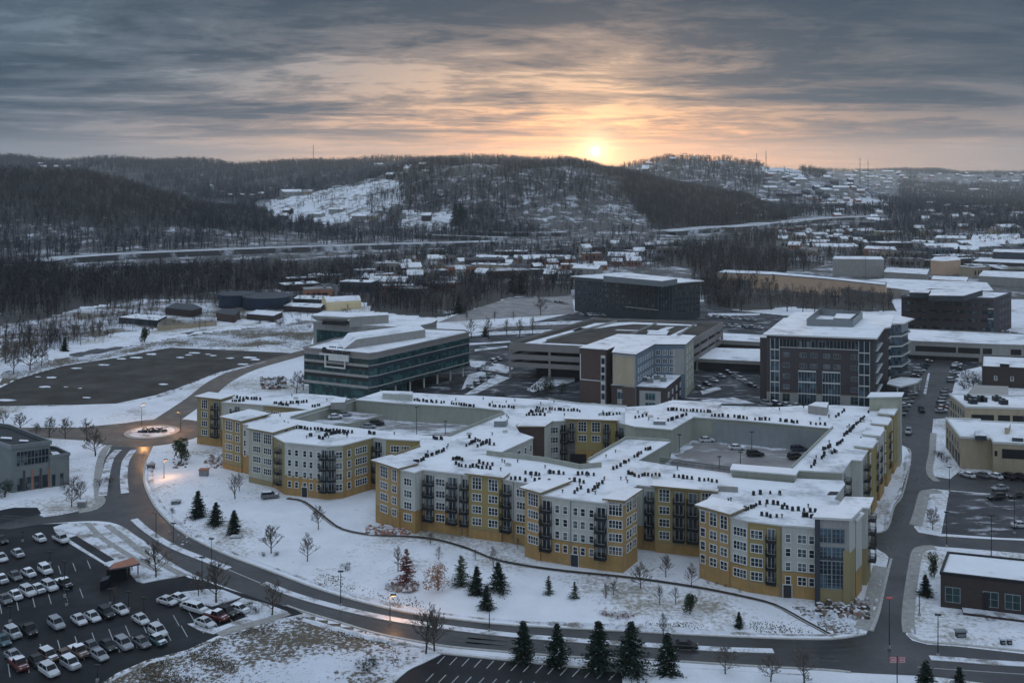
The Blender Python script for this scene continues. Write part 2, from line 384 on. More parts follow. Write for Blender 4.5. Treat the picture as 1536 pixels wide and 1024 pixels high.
    def strip(s,A,B,z0,z1,m,name='band',th=.12,e=0.0,ret=None):
        mb=ret or MB(); a=math.atan2(B[1]-A[1],B[0]-A[0]); Lg=math.hypot(B[0]-A[0],B[1]-A[1])
        mb.M=Matrix.Translation((A[0],A[1],0))@Matrix.Rotation(a,4,'Z'); mb.box(-e,Lg+e,-th,.0,z0,z1,m); mb.M=None
        if ret is None: return mb.build(name,s.root)
    def box(s,name,px,z0,z1,m,top='snow_roof',zp=None,rim=None):
        zp=z1 if zp is None else zp
        pts=[XY(x,y,zp) for x,y in px]; mb=MB(); mb.prism(pts,z0,z1,m,top); return mb.build(name,s.root)
# ------------------------------------------------------------ rooftop condensers
def ac_mesh():
    mb=MB(); n=8; r=.46
    pts=[(r*math.cos(math.pi/4*(k+.5)),r*math.sin(math.pi/4*(k+.5))) for k in range(n)]
    mb.prism(pts,.10,.92,'black','darkmetal'); 
    mb.prism([(x*.75,y*.75) for x,y in pts],.92,.98,'darkmetal','black')
    mb.box(-.5,.5,-.5,.5,0,.10,'steel')
    for k in range(4): 
        a=k*math.pi/2; mb.box(.40*math.cos(a)-.05,.40*math.cos(a)+.05,.40*math.sin(a)-.05,.40*math.sin(a)+.05,.1,.99,'darkmetal')
    return mb.mesh('condenser')
ACM=ac_mesh(); ACL=[]
def ac_row(x1,y1,x2,y2,n,z,phrase):
    A=Vector(P(x1,y1,z));B=Vector(P(x2,y2,z))
    for i in range(n):
        t=i/(n-1) if n>1 else 0; p=A.lerp(B,t)
        sc=random.uniform(.75,1.12)
        ACL.append(((p.x+random.uniform(-.22,.22),p.y+random.uniform(-.45,.45),z+.29),sc,random.uniform(0,1.5)+R(-20),(('condenser, %s of %d %s'%(ordw(i,n),n,phrase)) if n>1 else 'single black condenser '+phrase)))
# ------------------------------------------------------------ apartment complex
Zf=13.5; Zr=15.0; Zl=13.0
f=lambda x,y:XY(x,y,Zf)
r=lambda x,y:XY(x,y,Zr)
l=lambda x,y:XY(x,y,Zl)
ap=Bld('apartment_complex','sprawling yellow and cream apartment complex with snowy flat roofs and courtyards','apartment building',P(700,812))
SPL=4.9
CR=lambda *c:('cream','tan',SPL,list(c)); OC=lambda *c:('ochre','tan',3.9,list(c)); MU=lambda *c:('mustard','tan',2.2,list(c))
FWp=[f(566,694),f(600.4,705),f(622.7,709.5),f(634,705),f(704,713),f(754,719),f(800,727),f(789,737),f(812,743),f(855,749.3),f(912,756),f(934,757.5),
 f(955.6,743),f(940,737.3),f(956,728),f(982.7,731),f(1073,739),f(1050,764),f(1095.5,776),f(1121.3,782),f(1173,788.5),f(1194,789.5),f(1222,792),f(1273,795),
 f(1300,764),f(1266,757),f(1249,750),f(1266,727),f(1263,722.5),f(1197,719.5),f(1192.5,726.5),f(1097,718),f(1095,711.5),f(988,697),f(955,692),f(1004,663.5),f(939,659.8),
 f(882,693),f(902,702),f(870,705),f(816,694),f(730,684),f(705,683.3),f(745.6,681.3),f(799.3,657),f(778,650),f(772,639),f(792,628),f(756,622.7),f(673.8,656),f(633,655),f(630.5,671),f(590,685)]
FW={'def':('cream','tan',SPL),0:OC(),1:CR((612,'T')),2:CR(),3:CR((644,'B'),(660.7,'T'),(679,'B'),(697.8,'b')),4:MU(),5:CR((760.5,'B'),(781.5,'T')),6:'ochre',
 7:OC(),8:CR((820,'B'),(836,'S'),(848,'S')),9:CR((863,'S'),(874.3,'S'),(887.3,'S'),(902,'B')),10:OC(),11:OC(),13:'cream',14:CR((975,'b')),15:MU(),
 17:OC(),18:CR((1110,'Q')),19:('mustard','tan',2.2,[(1135,'T'),(1157,'b')]),20:CR((1182,'S')),21:CR((1203,'D'),(1217.5,'S')),22:'ochre',
 28:'court',29:'court',30:'court',31:'court',32:'court',33:'court',34:'court',37:'greywall',38:'greywall',39:'greywall',40:'greywall',43:CR((766,'S',[0,1]),(778,'D',[0,1]),(788,'S',[0,1]),(796,'S',[0,1]))}
ap.mass(FWp,0,Zf,FW)
ap.bay(f(566,694),f(600.4,705),14.0,OC((576.3,'q'),(591.6,'d')))
ap.bay(f(704.5,713.2),f(753.5,719),14.0,MU((715.3,'t'),(739.8,'t')),dp=2.2,oh=.7)
ap.bay(f(789,736.8),f(811.6,742.8),14.2,OC((800,'q')),dp=9,pr=.4)
# corner tower with two faces
tw=[f(912,756),f(934.5,758.2),f(956.3,743.4),f(936,741)]
ap.mass(tw,0,14.5,{'def':('ochre','tan',3.9),0:OC((923.2,'q')),1:OC((941.5,'n'),(945.5,'n'),(951.5,'d'))},oh=.8,rh=.35,rim='soffit',foot=False)
ap.bay(f(983,731.2),f(1072,739.2),14.0,MU((996.5,'t'),(1018.8,'B'),(1039.5,'B'),(1060,'t')),dp=2.0,pr=.5,oh=.8)
ap.bay(f(1050.5,763.6),f(1095,775.8),14.2,OC((1054.5,'n'),(1070,'d'),(1086,'d')),dp=5,pr=.35,oh=.7)
# entrance doors
def door(b,A,B,x,w_=1.5,h_=2.4,m='black'):
    p=b.hit(A,B,x); a=math.atan2(B[1]-A[1],B[0]-A[0]); mb=MB(); mb.M=Matrix.Translation((p[0],p[1],0))@Matrix.Rotation(a,4,'Z')
    mb.box(-w_/2-.15,w_/2+.15,-.12,.0,0,h_+.2,'trim'); mb.box(-w_/2,w_/2,-.16,-.12,.02,h_,m); mb.build('door',b.root)
door(ap,FWp[9],FWp[10],862,m='sign_dark'); door(ap,FWp[20],FWp[21],1181,m='sign_dark')
# downpipes
mb=MB()
for A,B,x in ((9,10,856),(3,4,693),(5,6,770),(19,20,1171.5),(14,15,965)):
    p=ap.hit(FWp[A],FWp[B],x); a=math.atan2(FWp[B][1]-FWp[A][1],FWp[B][0]-FWp[A][0]); n_=(math.sin(a)*.1,-math.cos(a)*.1)
    mb.tube((p[0]+n_[0],p[1]+n_[1],.2),(p[0]+n_[0],p[1]+n_[1],13.4),.07,.07,6,'steel')
mb.build('downpipes',ap.root)
# glazed corner tower, front right
zt=15.9; g=lambda x,y:XY(x,y,zt)
gt=[g(1223,777),g(1274,779.5),g(1290,763.5),g(1236,760)]
ap.mass(gt,0,zt,{'def':('cream','olive',9.5),0:('greywall','olive',3.0)},oh=.45,rh=.4)
A,B=gt[0],gt[1]
ap.strip(A,B,0,3.0,'olive','wall_base',.05)
mb=MB(); a=math.atan2(B[1]-A[1],B[0]-A[0]); Lg=math.hypot(B[0]-A[0],B[1]-A[1]); mb.M=Matrix.Translation((A[0],A[1],0))@Matrix.Rotation(a,4,'Z')
mb.box(-.1,.8,-.35,0,0,zt-.1,'slate'); mb.build('pillar',ap.root)
mb=MB(); mb.M=Matrix.Translation((A[0],A[1],0))@Matrix.Rotation(a,4,'Z')
mb.box(Lg-1.15,Lg+.05,-.3,0,0,10.2,'olive'); mb.box(.8,Lg-1.15,-.15,0,8.3,8.7,'slate'); mb.build('pillar',ap.root)
for z,h in ((12.6,1),(9.4,0),(6.9,0),(4.3,0)):
    for x in (1238,1257):
        p=ap.hit(A,B,x); ap.win(A,B,p,z+(.2 if h else 0),'K',.02)
ap.bay(g(1273.5,771),g(1289,756.5) if False else g(1286,760.5),15.0,('cream','olive',4.9,[(1280.5,'b')]),dp=3,pr=1.2,oh=.2,cap=False) if False else None
k2=[XY(1284,781,14.6),XY(1293,771,14.6),XY(1283,768,14.6),XY(1275,777,14.6)]
ap.mass(k2,0,14.6,('cream','tan',4.9),oh=.4)
k3=[XY(1262,760,15),XY(1300.5,762,15),XY(1306,748.5,15),XY(1271,747.5,15)]
ap.mass(k3,0,15.0,{'def':('cream','olive',7),1:('cream','olive',7,[(1303,'b')])},oh=.5)
# right wing
RWp=[r(939,637),r(953,640.5),r(1007,645),r(1039.4,626),r(1130,632.5),r(1249,643.5),r(1187.5,704),r(1100,697.5),r(1097,705),r(1192.5,713),r(1197,706),r(1262.8,709.5),r(1272,695.5),r(1276,690.5),r(1291,691.5),r(1301,676),r(1312,660),r(1324,643),r(1340,617),
 r(1331,613),r(1255,609),r(1200,610),r(1130,614),r(1074.5,612),r(1082,604.5),r(1010,601.5),r(985,609),r(963,610.5),r(939,612)]
RW={'def':('cream','tan',SPL),0:'cream_green',1:'court',2:'court',3:'court',4:'court',5:'court',6:'greywall',7:'greywall',8:'court',9:'court',10:'court',
 11:CR((1267,'b')),12:CR(),13:'cream',14:CR((1296,'b')),15:MU((1303,'D'),(1308.5,'b')),16:CR((1315,'b'),(1320,'D')),17:MU((1328,'b'),(1335,'D'))}
ap.mass(RWp,0,Zr,RW)
for (x1,y1,x2,y2,wl,cs) in ((1301.5,676,1309,665,MU,[(1305.5,'d')]),(1313,658,1320,648,CR,[(1316.5,'d')]),(1325,641,1331,632,MU,[(1328,'d')]),(1334.5,626,1341,615.5,MU,[(1338,'n')])):
    ap.bay(r(x1,y1),r(x2,y2),15.6,wl(*cs),dp=3,pr=1.0,oh=.3,cap=False)
ap.mass([XY(1304,596,19),XY(1350,595.5,19),XY(1353,590,19),XY(1309,590,19)],0,19,'cream_green',oh=.5)
# back wing and left building
BWp=[f(534,600.5),f(596,605.5),f(723,612.8),f(756,617),f(756.5,622),f(792,627.8),f(826,633),f(850,632),f(925,634.5),f(939.5,637.6),f(941,613),f(890,606.5),f(866,607.5),f(823,601.5),f(730,596),f(680,594),f(618,590.5),f(574,587.8)]
BW={'def':'court',0:'court',1:'court',2:'court',6:('cream','tan',2.5,[(831,'T'),(845,'b')]),7:('mustard','tan',6.5),8:CR((932,'b'))}
ap.mass(BWp,0,Zf+.06,BW)
ap.bay(f(850.5,632.2),f(924.5,634.6),14.3,('mustard','tan',6.2,[(857.5,'b',[0,1]),(873.5,'t',[0,1]),(894,'t',[0,1]),(910,'b',[0,1,2])]),dp=2,pr=.8,oh=.6)
A,B=f(850.5,632.2),f(924.5,634.6)
for x0,x1 in ((855,879),(886,897)):
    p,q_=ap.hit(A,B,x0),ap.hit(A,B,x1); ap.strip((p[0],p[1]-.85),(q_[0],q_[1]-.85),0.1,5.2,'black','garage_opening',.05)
ap.mass([f(777,642.3),f(816.5,642.3),f(827,634.6),f(789,629.8)],0,13.9,{'def':'brown',1:'cream'},oh=.35,rim='soffit',foot=False)
LBp=[l(296.5,599.6),l(332,603.5),l(395,608),l(442,612),l(467,615.8),l(335,630),l(363.5,636),l(374,638.5),l(374.5,647.5),l(410,654),l(427,663.7),l(491,670),l(514.4,668.3),l(560,656.5),l(579,659),l(629.5,661.5),l(633.5,654.5),
 l(500,639.3),l(436,629.5),l(534,601),l(500,595),l(456,591.5),l(414.8,594.4),l(354,592.5),l(310,594)]
LG=lambda *c:('cream_green','olive',2.0,list(c))
LB={'def':('cream','olive',2.0),0:('olive','tan',2.5),1:CR((346,'S',[0,1]),(356,'b',[0,1]),(368.5,'T',[0]),(383,'T',[0])),2:('olive',None,0,[(402,'D',[0]),(415,'T',[0]),(428,'T',[0])]),3:'olive',4:'greywall',
 5:('olive','tan',1.5),6:CR((367.5,'S',[0,1,2])),7:'cream',8:LG(),9:('olive','tan',1.5,[(420.5,'b')]),
 10:CR((434.5,'S'),(445,'S'),(457.3,'S'),(466.7,'S'),(478.2,'S'),(487,'b')),11:('cream_green','tan',1.5,[(497,'b'),(508.5,'D')]),12:('olive','tan',SPL,[(523.5,'N'),(538,'T'),(546.5,'D')]),
 13:CR((567,'B')),14:('mustard','tan',1.5,[(592.5,'T'),(608,'T')]),16:'court',17:'court',18:'court'}
ap.mass(LBp,0,Zl,LB)
ap.bay(LBp[0],LBp[1],13.9,('olive','tan',2.5,[(307,'t'),(324.5,'B')]),dp=5,pr=.3,oh=.6)
ap.bay(LBp[5],LBp[6],13.8,('olive','tan',1.5,[(343.5,'q'),(356.5,'d')]),dp=9,pr=.3,oh=.6)
ap.bay(LBp[8],LBp[9],13.9,('cream_green','olive',1.3,[(385.5,'q'),(401.5,'q')]),dp=8,pr=.3,oh=.6)
door(ap,LBp[10],LBp[11],457,m='sign_dark')
# courtyard parking decks
mb=MB(); dl=[XY(436,629.5,Zl),XY(500,639.3,Zl),XY(633,655,Zf),f(673.8,656),f(756,622.7),f(756,617),f(723,612.8),f(596,605.5),f(534,600.5)]
mb.poly([(a,b,8.6) for a,b in dl],'deck_snow'); mb.build('parking_deck',ap.root)
mb=MB(); dr=[f(1004,663.5),f(955,692),f(988,697),f(1095,711.5),r(1100,697.5),r(1187.5,704),r(1249,643.5),r(1039.4,626),r(1007,645)]
mb.poly([(a,b,9.0) for a,b in dr],'deck')
rail=MB()
A=Vector((*f(990,697.3),0));B=Vector((*f(1094,711),0)); 
for i in range(60):
    p=A.lerp(B,i/59); rail.box(p.x-.05,p.x+.05,p.y-.05,p.y+.05,13.5,15.1,'darkmetal')
rail.tube((A.x,A.y,15.1),(B.x,B.y,15.1),.07,.07,4,'darkmetal'); rail.tube((A.x,A.y,14.5),(B.x,B.y,14.5),.05,.05,4,'darkmetal')
mb.build('parking_deck',ap.root); rail.build('railing',ap.root)
ap.mass([XY(452,640,10.8),XY(525,634.5,10.8),XY(575,622,10.8),XY(520,617,10.8),XY(470,626,10.8)],8.6,10.8,'court',oh=.05,roof='deck_snow',foot=False,rn='ramp_deck',rh=.05,wn='ramp_wall')
def sn(pts,z,w_=1.2):
    mb=MB()
    for i in range(len(pts)-1):
        a=Vector(pts[i]);b=Vector(pts[i+1]);d=(b-a).normalized();n=Vector((-d.y,d.x)); k=max(2,int((b-a).length/2)); rs=random.Random(i); prev=None
        for j in range(k+1):
            p=a.lerp(b,j/k); q=p-n*w_*rs.uniform(.3,1.5)
            if prev: mb.poly([(prev[0].x,prev[0].y,z),(prev[1].x,prev[1].y,z+.0),(q.x,q.y,z),(p.x,p.y,z)][::-1],'snow_verge')
            prev=(p,q)
    mb.build('snow_drift',ap.root)
sn([r(1039.4,626),r(1249,643.5)],9.02,2.2); sn([f(988,697),f(955,692),f(1004,663.5),r(1007,645),r(1039.4,626)],9.03,2.5); sn([f(534,600.5),f(596,605.5),f(723,612.8)],8.62,2)
# courtyard wall panels, garage blocks, parapets
ap.strip(r(1070,628.5),r(1230,641.7),9,14.2,'courtblue','wall_panel',.1)
mb=MB()
def parap(_,pts,z,h=.7,t=.35,m='trim'):
    for i in range(len(pts)-1):
        mb=MB()
        a=Vector(pts[i]);b=Vector(pts[i+1]); ang=math.atan2(b.y-a.y,b.x-a.x); mb.M=Matrix.Translation((a.x,a.y,0))@Matrix.Rotation(ang,4,'Z')
        mb.box(0,(b-a).length,-t/2,t/2,z+.2,z+.28+h,m); mb.M=None; mb.build('parapet',ap.root)
parap(mb,[f(730,684),f(816,694),f(870,705),f(902,702)],Zf,1.1,.35,'court'); parap(mb,[f(882,693),f(939,659.8),f(1004,663.5)],Zf,.6,.35,'court')
parap(mb,[f(673.8,656),f(756,622.7)],Zf,.8,.35,'court'); parap(mb,[f(590,685),f(630,671.5)],Zf,.5,.35,'soffit'); parap(mb,[f(823,601.5),f(866,607.5),f(940,612)],Zf,.45)
parap(mb,[l(436,629.5),l(534,601)],Zl,.7,.35,'court'); parap(mb,[r(1249,643.5),r(1187.5,704)],Zr,.5,.3,'court'); parap(mb,[f(1076,738),f(1107,740)],Zf,1.1,.3,'greywall')
parap(mb,[f(812,727.5),f(834,727)],Zf,.7,.4,'greywall')
for px,z1 in (([(860-4,0)],0),): pass
ap.box('roof_hatch',[(741,631.5),(759,631.5),(762,627),(744,627)],Zf,15.3,'steel')
ap.box('roof_hatch',[(496,603.5),(517,603),(520,595.5),(502,596)],Zl,15,'greywall')
ap.box('roof_hatch',[(980,631.5),(998,632),(998.5,629),(981,628.6)],Zr,16.2,'steel')
ap.box('roof_shed',[(1212,607.5),(1240,611),(1243,603),(1223,602.5)],0,17.5,'greywall')
ap.box('roof_hatch',[(1241,741),(1255,741),(1258,737),(1245,736.5)],Zf,13.95,'slate','black')
ap.box('wall_fin',[(984,609),(1004,611),(1006,604.5),(989,603.5)],Zr,17,'trim') if False else None
ap.box('stair_roof',[(573.5,589.5),(618,592),(619,587),(575,585.5)],Zf,15.6,'cream')
ap.box('stair_roof',[(1212,626+90),(1213,716),(1213,715),(1212,715)],0,1,'cream') if False else None
for q in ap.w: pass
vm=MB(); vm.tube((0,0,0),(0,0,.55),.14,.14,7,'steel'); vm.tube((0,0,.55),(0,0,.7),.24,.2,7,'darkmetal'); vm=vm.mesh('roof_vent'); vb=MB(); vb.box(-.6,.6,-.4,.4,0,.5,'trim','steel'); vb=vb.mesh('roof_vent')
rv=random.Random(5)
for pl,zz,n in ((FWp,Zf,46),(RWp,Zr,22),(BWp,Zf+.06,16),(LBp,Zl,20)):
    ip=offset_poly(pl,-2); a=np.array(pl); c_=0
    while c_<n:
        x=rv.uniform(a[:,0].min(),a[:,0].max()); y=rv.uniform(a[:,1].min(),a[:,1].max())
        if inpoly(np.array([x]),np.array([y]),ip)[0]: inst('roof_vent',vm if rv.random()<.8 else vb,ap.root,(x,y,zz+.28),rv.uniform(0,3)); c_+=1
ap.finish(100)
for x1,y1,x2,y2,n,z,ph in (
 (622,696,634,692,5,Zf,'on the front left roof corner'),(640,688,650,684.5,4,Zf,'above the white front facade'),(655,682.5,666,679,4,Zf,'near the front valley'),
 (679,691,693,692,5,Zf,'behind the long front facade'),(682.5,699,705,703,5,Zf,'above the front balconies'),(708,702,735,706,6,Zf,'left of the yellow bay roof'),(718,697,740,699,4,Zf,'in front of the long parapet'),
 (767,720,788,723,4,Zf,'above the tall left tower'),(789,713,808,715,5,Zf,'right of the long parapet wall'),(803,724,824,727,5,Zf,'just behind the tower roof'),(825,711.5,845,714,4,Zf,'at the parapet bend'),
 (867,713.5,890,716,5,Zf,'beside the parapet end'),(854,723,876,726,4,Zf,'in the middle of the front roof'),(862,741,870,735,3,Zf,'behind the curved white facade'),(884,740,903,728,6,Zf,'slanting beside the corner tower'),
 (920,706,930,702,3,Zf,'at the foot of the connecting roof'),(935,697,943,694,3,Zf,'midway up the connecting roof'),(951,688,962,682,4,Zf,'near the top of the connecting roof'),(969,677,975,675,3,Zf,'at the top of the connecting roof'),
 (941,712,957,718,6,Zf,'left of the deck railing'),(962,715,990,716,6,Zf,'below the deck railing corner'),(1013,718,1037,721,5,Zf,'above the recessed yellow bay'),(1049,722,1075,725,5,Zf,'left of the raised wall'),
 (1117,767,1140,759,6,Zf,'slanting left of the front right roof'),(1129,744,1168,743,4,Zf,'close under the raised wall'),(1142,776,1164,778,4,Zf,'nearest the front right facade'),(1150,757,1178,761,4,Zf,'right of the slanting condensers'),
 (1172,765,1225,771,7,Zf,'in the long front right line'),(1203,776,1220,779,4,Zf,'beside the glazed tower roof'),
 (704,659,720,664,3,Zf,'left on the middle roof'),(700,671,716,663,6,Zf,'slanting on the middle roof'),(717,672,734,664,7,Zf,'right slanting on the middle roof'),(735,669,742,669,2,Zf,'alone on the middle roof'),
 (651,660,663,661,5,Zf,'where the left and middle roofs meet'),
 (622,603,654,606,9,Zf,'on the left end of the back roof'),(662,606,665,606,2,Zf,'on the back roof'),(678,608,710,612,10,Zf,'in the middle of the back roof'),(735,611,771,614,9,Zf,'above the valley to the middle roof'),
 (791,625,816,625,8,Zf,'lowest beside the brown tower'),(796,620,815,620,6,Zf,'just above the lowest row'),(805,615,870,619,15,Zf,'long on the back roof'),(905,625,930,623,6,Zf,'right of the mustard bay roof'),
 (954,629,970,625,4,Zr,'left of the grey roof hatch'),(1002,633,1028,624,8,Zr,'slanting right of the grey roof hatch'),(1001,617,1066,620,14,Zr,'along the back roof edge'),
 (1068,626,1091,627,5,Zr,'left along the courtyard wall'),(1101,628,1121,630,5,Zr,'second along the courtyard wall'),(1133,631,1153,632,5,Zr,'third along the courtyard wall'),(1172,634,1196,636,6,Zr,'fourth along the courtyard wall'),(1217,638,1237,639,4,Zr,'fifth along the courtyard wall'),
 (1254,627,1257,625,2,Zr,'left at the back of the right wing'),(1263,621,1267,619,2,Zr,'at the back of the right wing'),(1301,620,1305,617,2,Zr,'at the far end of the right wing'),(1288,637,1296,628,5,Zr,'along the right wing ridge'),(1280,643,1284,639,3,Zr,'below the ridge row'),(1267,656,1278,646,6,Zr,'in the middle of the right wing'),
 (1255,670,1264,663,5,Zr,'left in the right wing cluster'),(1235,677,1243,672,4,Zr,'lower left in the right wing'),(1250,683,1253,679,3,Zr,'lower right in the right wing'),(1232,689,1237,685,3,Zr,'low on the right wing'),(1217,703,1224,697,3,Zr,'at the near end of the right wing'),
 (349,604,366,603,7,Zl,'lowest on the far left roof'),(356,599,390,601,9,Zl,'behind on the far left roof'),(412,607,432,610,8,Zl,'right on the far left roof'),(436,607,460,605,7,Zl,'curving on the far left roof'),(468,612,479,610,4,Zl,'at the end of the far left roof'),
 (397,642,415,645,6,Zl,'behind the greenish gable roof'),(420,648,429,648,3,Zl,'beside the greenish gable roof'),(444,644,528,651,19,Zl,'long on the near left roof'),(487,649,520,653,8,Zl,'doubling the long near left line'),(464,656,467,656,2,Zl,'alone near the white left facade'),(477,659,484,660,3,Zl,'above the white left facade'),(488,656,508,651,7,Zl,'slanting on the near left roof'),(553,652,563,653,4,Zl,'above the left recess')):
    ac_row(x1,y1,x2,y2,n,z,ph)

ACL.sort(key=lambda q:q[0][1])
for p,sc,a,lab in ACL[:295]:
    o=bpy.data.objects.new('condenser',ACM); col.objects.link(o); o.location=p; o.scale=(sc*.66,sc*.66,sc*.85); o.rotation_euler=(0,0,a)
    tag(o,lab,'air conditioner','rooftop condensers on the snowy apartment roofs')
mb=MB()
for p,sc,a,lab in ACL[295:]:
    mb.M=Matrix.Translation(p)@Matrix.Rotation(a,4,'Z')@Matrix.Diagonal((sc*.66,sc*.66,sc*.85,1))
    for fc_,pl in zip([tuple(q.vertices) for q in ACM.polygons],ACM.polygons): mb.poly([ACM.vertices[i].co for i in fc_],ACM.materials[pl.material_index])
if mb.f:
    o=mb.build('condensers'); o['kind']='stuff'; o['label']='far black rooftop condensers on the back apartment roofs'
print('condensers',len(ACL))
# ------------------------------------------------------------ the office buildings
def lin(A,B,t): return (A[0]+(B[0]-A[0])*t,A[1]+(B[1]-A[1])*t)
def grid(b,A,B,n,zs,kind,t0=.05,t1=.95,skip=(),pr=0):
    for i in range(n):
        if i in skip: continue
        for z in zs: b.win(A,B,lin(A,B,t0+(t1-t0)*(i+.5)/n),z,kind,pr)
def strips(b,A,B,specs,name):
    mb=MB()
    for z0,z1,m,th in specs: b.strip(A,B,z0,z1,m,ret=mb,th=th)
    return mb.build(name,b.root)
def mull(b,A,B,n,z0,z1,m='trimgrey',th=.16,name='mullions',w_=.1):
    mb=MB(); a=math.atan2(B[1]-A[1],B[0]-A[0]); Lg=math.hypot(B[0]-A[0],B[1]-A[1]); mb.M=Matrix.Translation((A[0],A[1],0))@Matrix.Rotation(a,4,'Z')
    for i in range(n+1):
        x=Lg*i/n; mb.box(x-w_/2,x+w_/2,-th,0,z0,z1,m)
    return mb.build(name,b.root)
# glass office with light bands and a rooftop sign
o=Bld('glass_office','long teal glass office with pale stripes and a rooftop sign','office building',P(545,596))
z=17; q=lambda x,y:XY(x,y,17)
pts=[q(456.5,522.5),q(543,530.5),q(553,531.5),q(566,529.8),q(703.4,499.5),q(696,496.5),q(607,493),q(500,510)]
o.mass(pts,4.2,15.2,{'def':'glass_teal',0:'glass_teal',1:'glass_teal'},oh=0,rh=.1,roof='black')
o.mass(pts,15.2,17,'parapet',oh=.45,rh=.05,rim='parapet',parapet=.5,wn='parapet',foot=False)
ip=offset_poly(pts,-1.2); mb=MB()
mb.prism([ip[0],ip[1],ip[2],ip[3],lin(ip[3],ip[4],.32),lin(ip[6],ip[7],.55)],0,4.2,'glass_teal','black'); mb.build('ground_floor',o.root)
for i in (0,1,2,3):
    A,B=pts[i],pts[i+1]
    th=.25
    if i<2: sp=[(12.5,13.4,'greywall',th),(11.4,12.3,'black',.08),(8.7,9.6,'greywall',th),(7.5,8.5,'black',.08),(4.9,5.8,'greywall',th)]
    else: sp=[(12.9,13.2,'greywall',th),(11.8,12.7,'navy',.08),(9.1,9.4,'greywall',th),(8.0,8.9,'navy',.08),(5.3,5.6,'greywall',.5),(4.0,4.3,'slate',.3)]
    strips(o,A,B,sp,'bands'); Lg=math.hypot(B[0]-A[0],B[1]-A[1]); mull(o,A,B,max(2,int(Lg/1.5)),4.3,15.2,'slate',.10,w_=.06)
mb=MB()
for t in (.05,.2,.35,.5,.65,.8,.95):
    p=lin(pts[3],pts[4],t); mb.tube((p[0]-.8,p[1]+.8,0),(p[0]-.8,p[1]+.8,4.2),.35,.35,8,'trim')
mb.build('columns',o.root)
pb=[XY(535,522,17),XY(638,506.5,17),XY(628,498.5,17),XY(522,512,17)]; mb=MB(); mb.prism(pb,17,20.2,'greywall','snow_roof'); mb.build('penthouse',o.root)
mb=MB(); a_=pb[0];d_=pb[3]; e1=XY(516,524,17);e2=XY(508,516,17)
mb.poly([(e1[0],e1[1],17.3),(a_[0],a_[1],17.3),(a_[0],a_[1],20.2)],'greywall'); mb.poly([(e1[0],e1[1],17.3),(a_[0],a_[1],20.2),(d_[0],d_[1],20.2),(e2[0],e2[1],17.3)],'snow_roof'); mb.build('penthouse_slope',o.root)
# sign: a frame with standing letters, too blurred in the photo to read for certain
A,B=pts[0],pts[1]; mb=MB(); ang=math.atan2(B[1]-A[1],B[0]-A[0]); Lg=math.hypot(B[0]-A[0],B[1]-A[1])
mb.M=Matrix.Translation((A[0],A[1],0))@Matrix.Rotation(ang,4,'Z'); s0=Lg*.30;s1=Lg*.80
mb.box(s0,s1,-1.3,-.5,15.6,16.2,'trim'); mb.box(s0+4,s1,-1.2,-.6,13.9,15.6,'trim')
mb.box(s0+2,s0+2.6,-.9,-.5,11.2,15.6,'trim'); mb.box(s1-2,s1-1.6,-.9,-.5,11.2,13.9,'trim'); mb.box(s0+2.6,s1-2,-.9,-.5,11.2,11.7,'trim'); mb.build('sign_frame',o.root)
def text(b,txt,size,loc,rot,m,name='sign_lettering',parent=None,ext=.06):
    c=bpy.data.curves.new('t','FONT'); c.body=txt; c.size=size; c.extrude=ext; c.align_x='CENTER'; c.align_y='BOTTOM'; c.resolution_u=2
    t=bpy.data.objects.new('t',c); col.objects.link(t); bpy.context.view_layer.update()
    me=bpy.data.meshes.new_from_object(t.evaluated_get(bpy.context.evaluated_depsgraph_get())); bpy.data.objects.remove(t)
    me.materials.clear(); me.materials.append(M[m]); ob=bpy.data.objects.new(name,me); col.objects.link(ob); pr=parent or b.root; ob.parent=pr
    w_=WL[pr]; ob.location=(loc[0]-w_[0],loc[1]-w_[1],loc[2]-w_[2]); ob.rotation_euler=(R(90),0,rot); return ob
# the lettering cannot be read in the photograph: an emblem disc and a row of blurred letter blocks
mb=MB(); rs=random.Random(3); mb.M=Matrix.Translation((A[0],A[1],0))@Matrix.Rotation(ang,4,'Z'); x=s0+3.2
for k in range(14):
    a0=2*math.pi*k/14;a1=2*math.pi*(k+1)/14; c0=(s0+2+1.1*math.cos(a0),17.3+1.1*math.sin(a0));c1=(s0+2+1.1*math.cos(a1),17.3+1.1*math.sin(a1))
    mb.poly([(c0[0],-1.0,c0[1]),(c1[0],-1.0,c1[1]),(s0+2,-1.0,17.3)],'sign_dark'); mb.poly([(c1[0],-.8,c1[1]),(c0[0],-.8,c0[1]),(s0+2,-.8,17.3)],'sign_dark')
for k in range(7):
    w0=rs.uniform(.9,1.25); z0=16.25; h0=rs.uniform(1.2,1.5); mb.box(x,x+.3,-1.0,-.8,z0,z0+h0,'sign_dark')
    if k%3!=1: mb.box(x+w0-.3,x+w0,-1.0,-.8,z0,z0+h0,'sign_dark')
    mb.box(x+.3,x+w0-.3,-1.0,-.8,z0+(0 if k%2 else h0*.55),z0+(.32 if k%2 else h0*.55+.32),'sign_dark'); mb.box(x+.3,x+w0-.3,-.99,-.81,z0+h0-.3,z0+h0,'sign_dark'); x+=w0+.4
x=s0+4.2
for k in range(9): mb.box(x,x+.4,-.98,-.82,18.4,18.9,'sign_dark'); x+=.62 if k!=4 else 1.0
mb.build('sign_lettering',o.root)
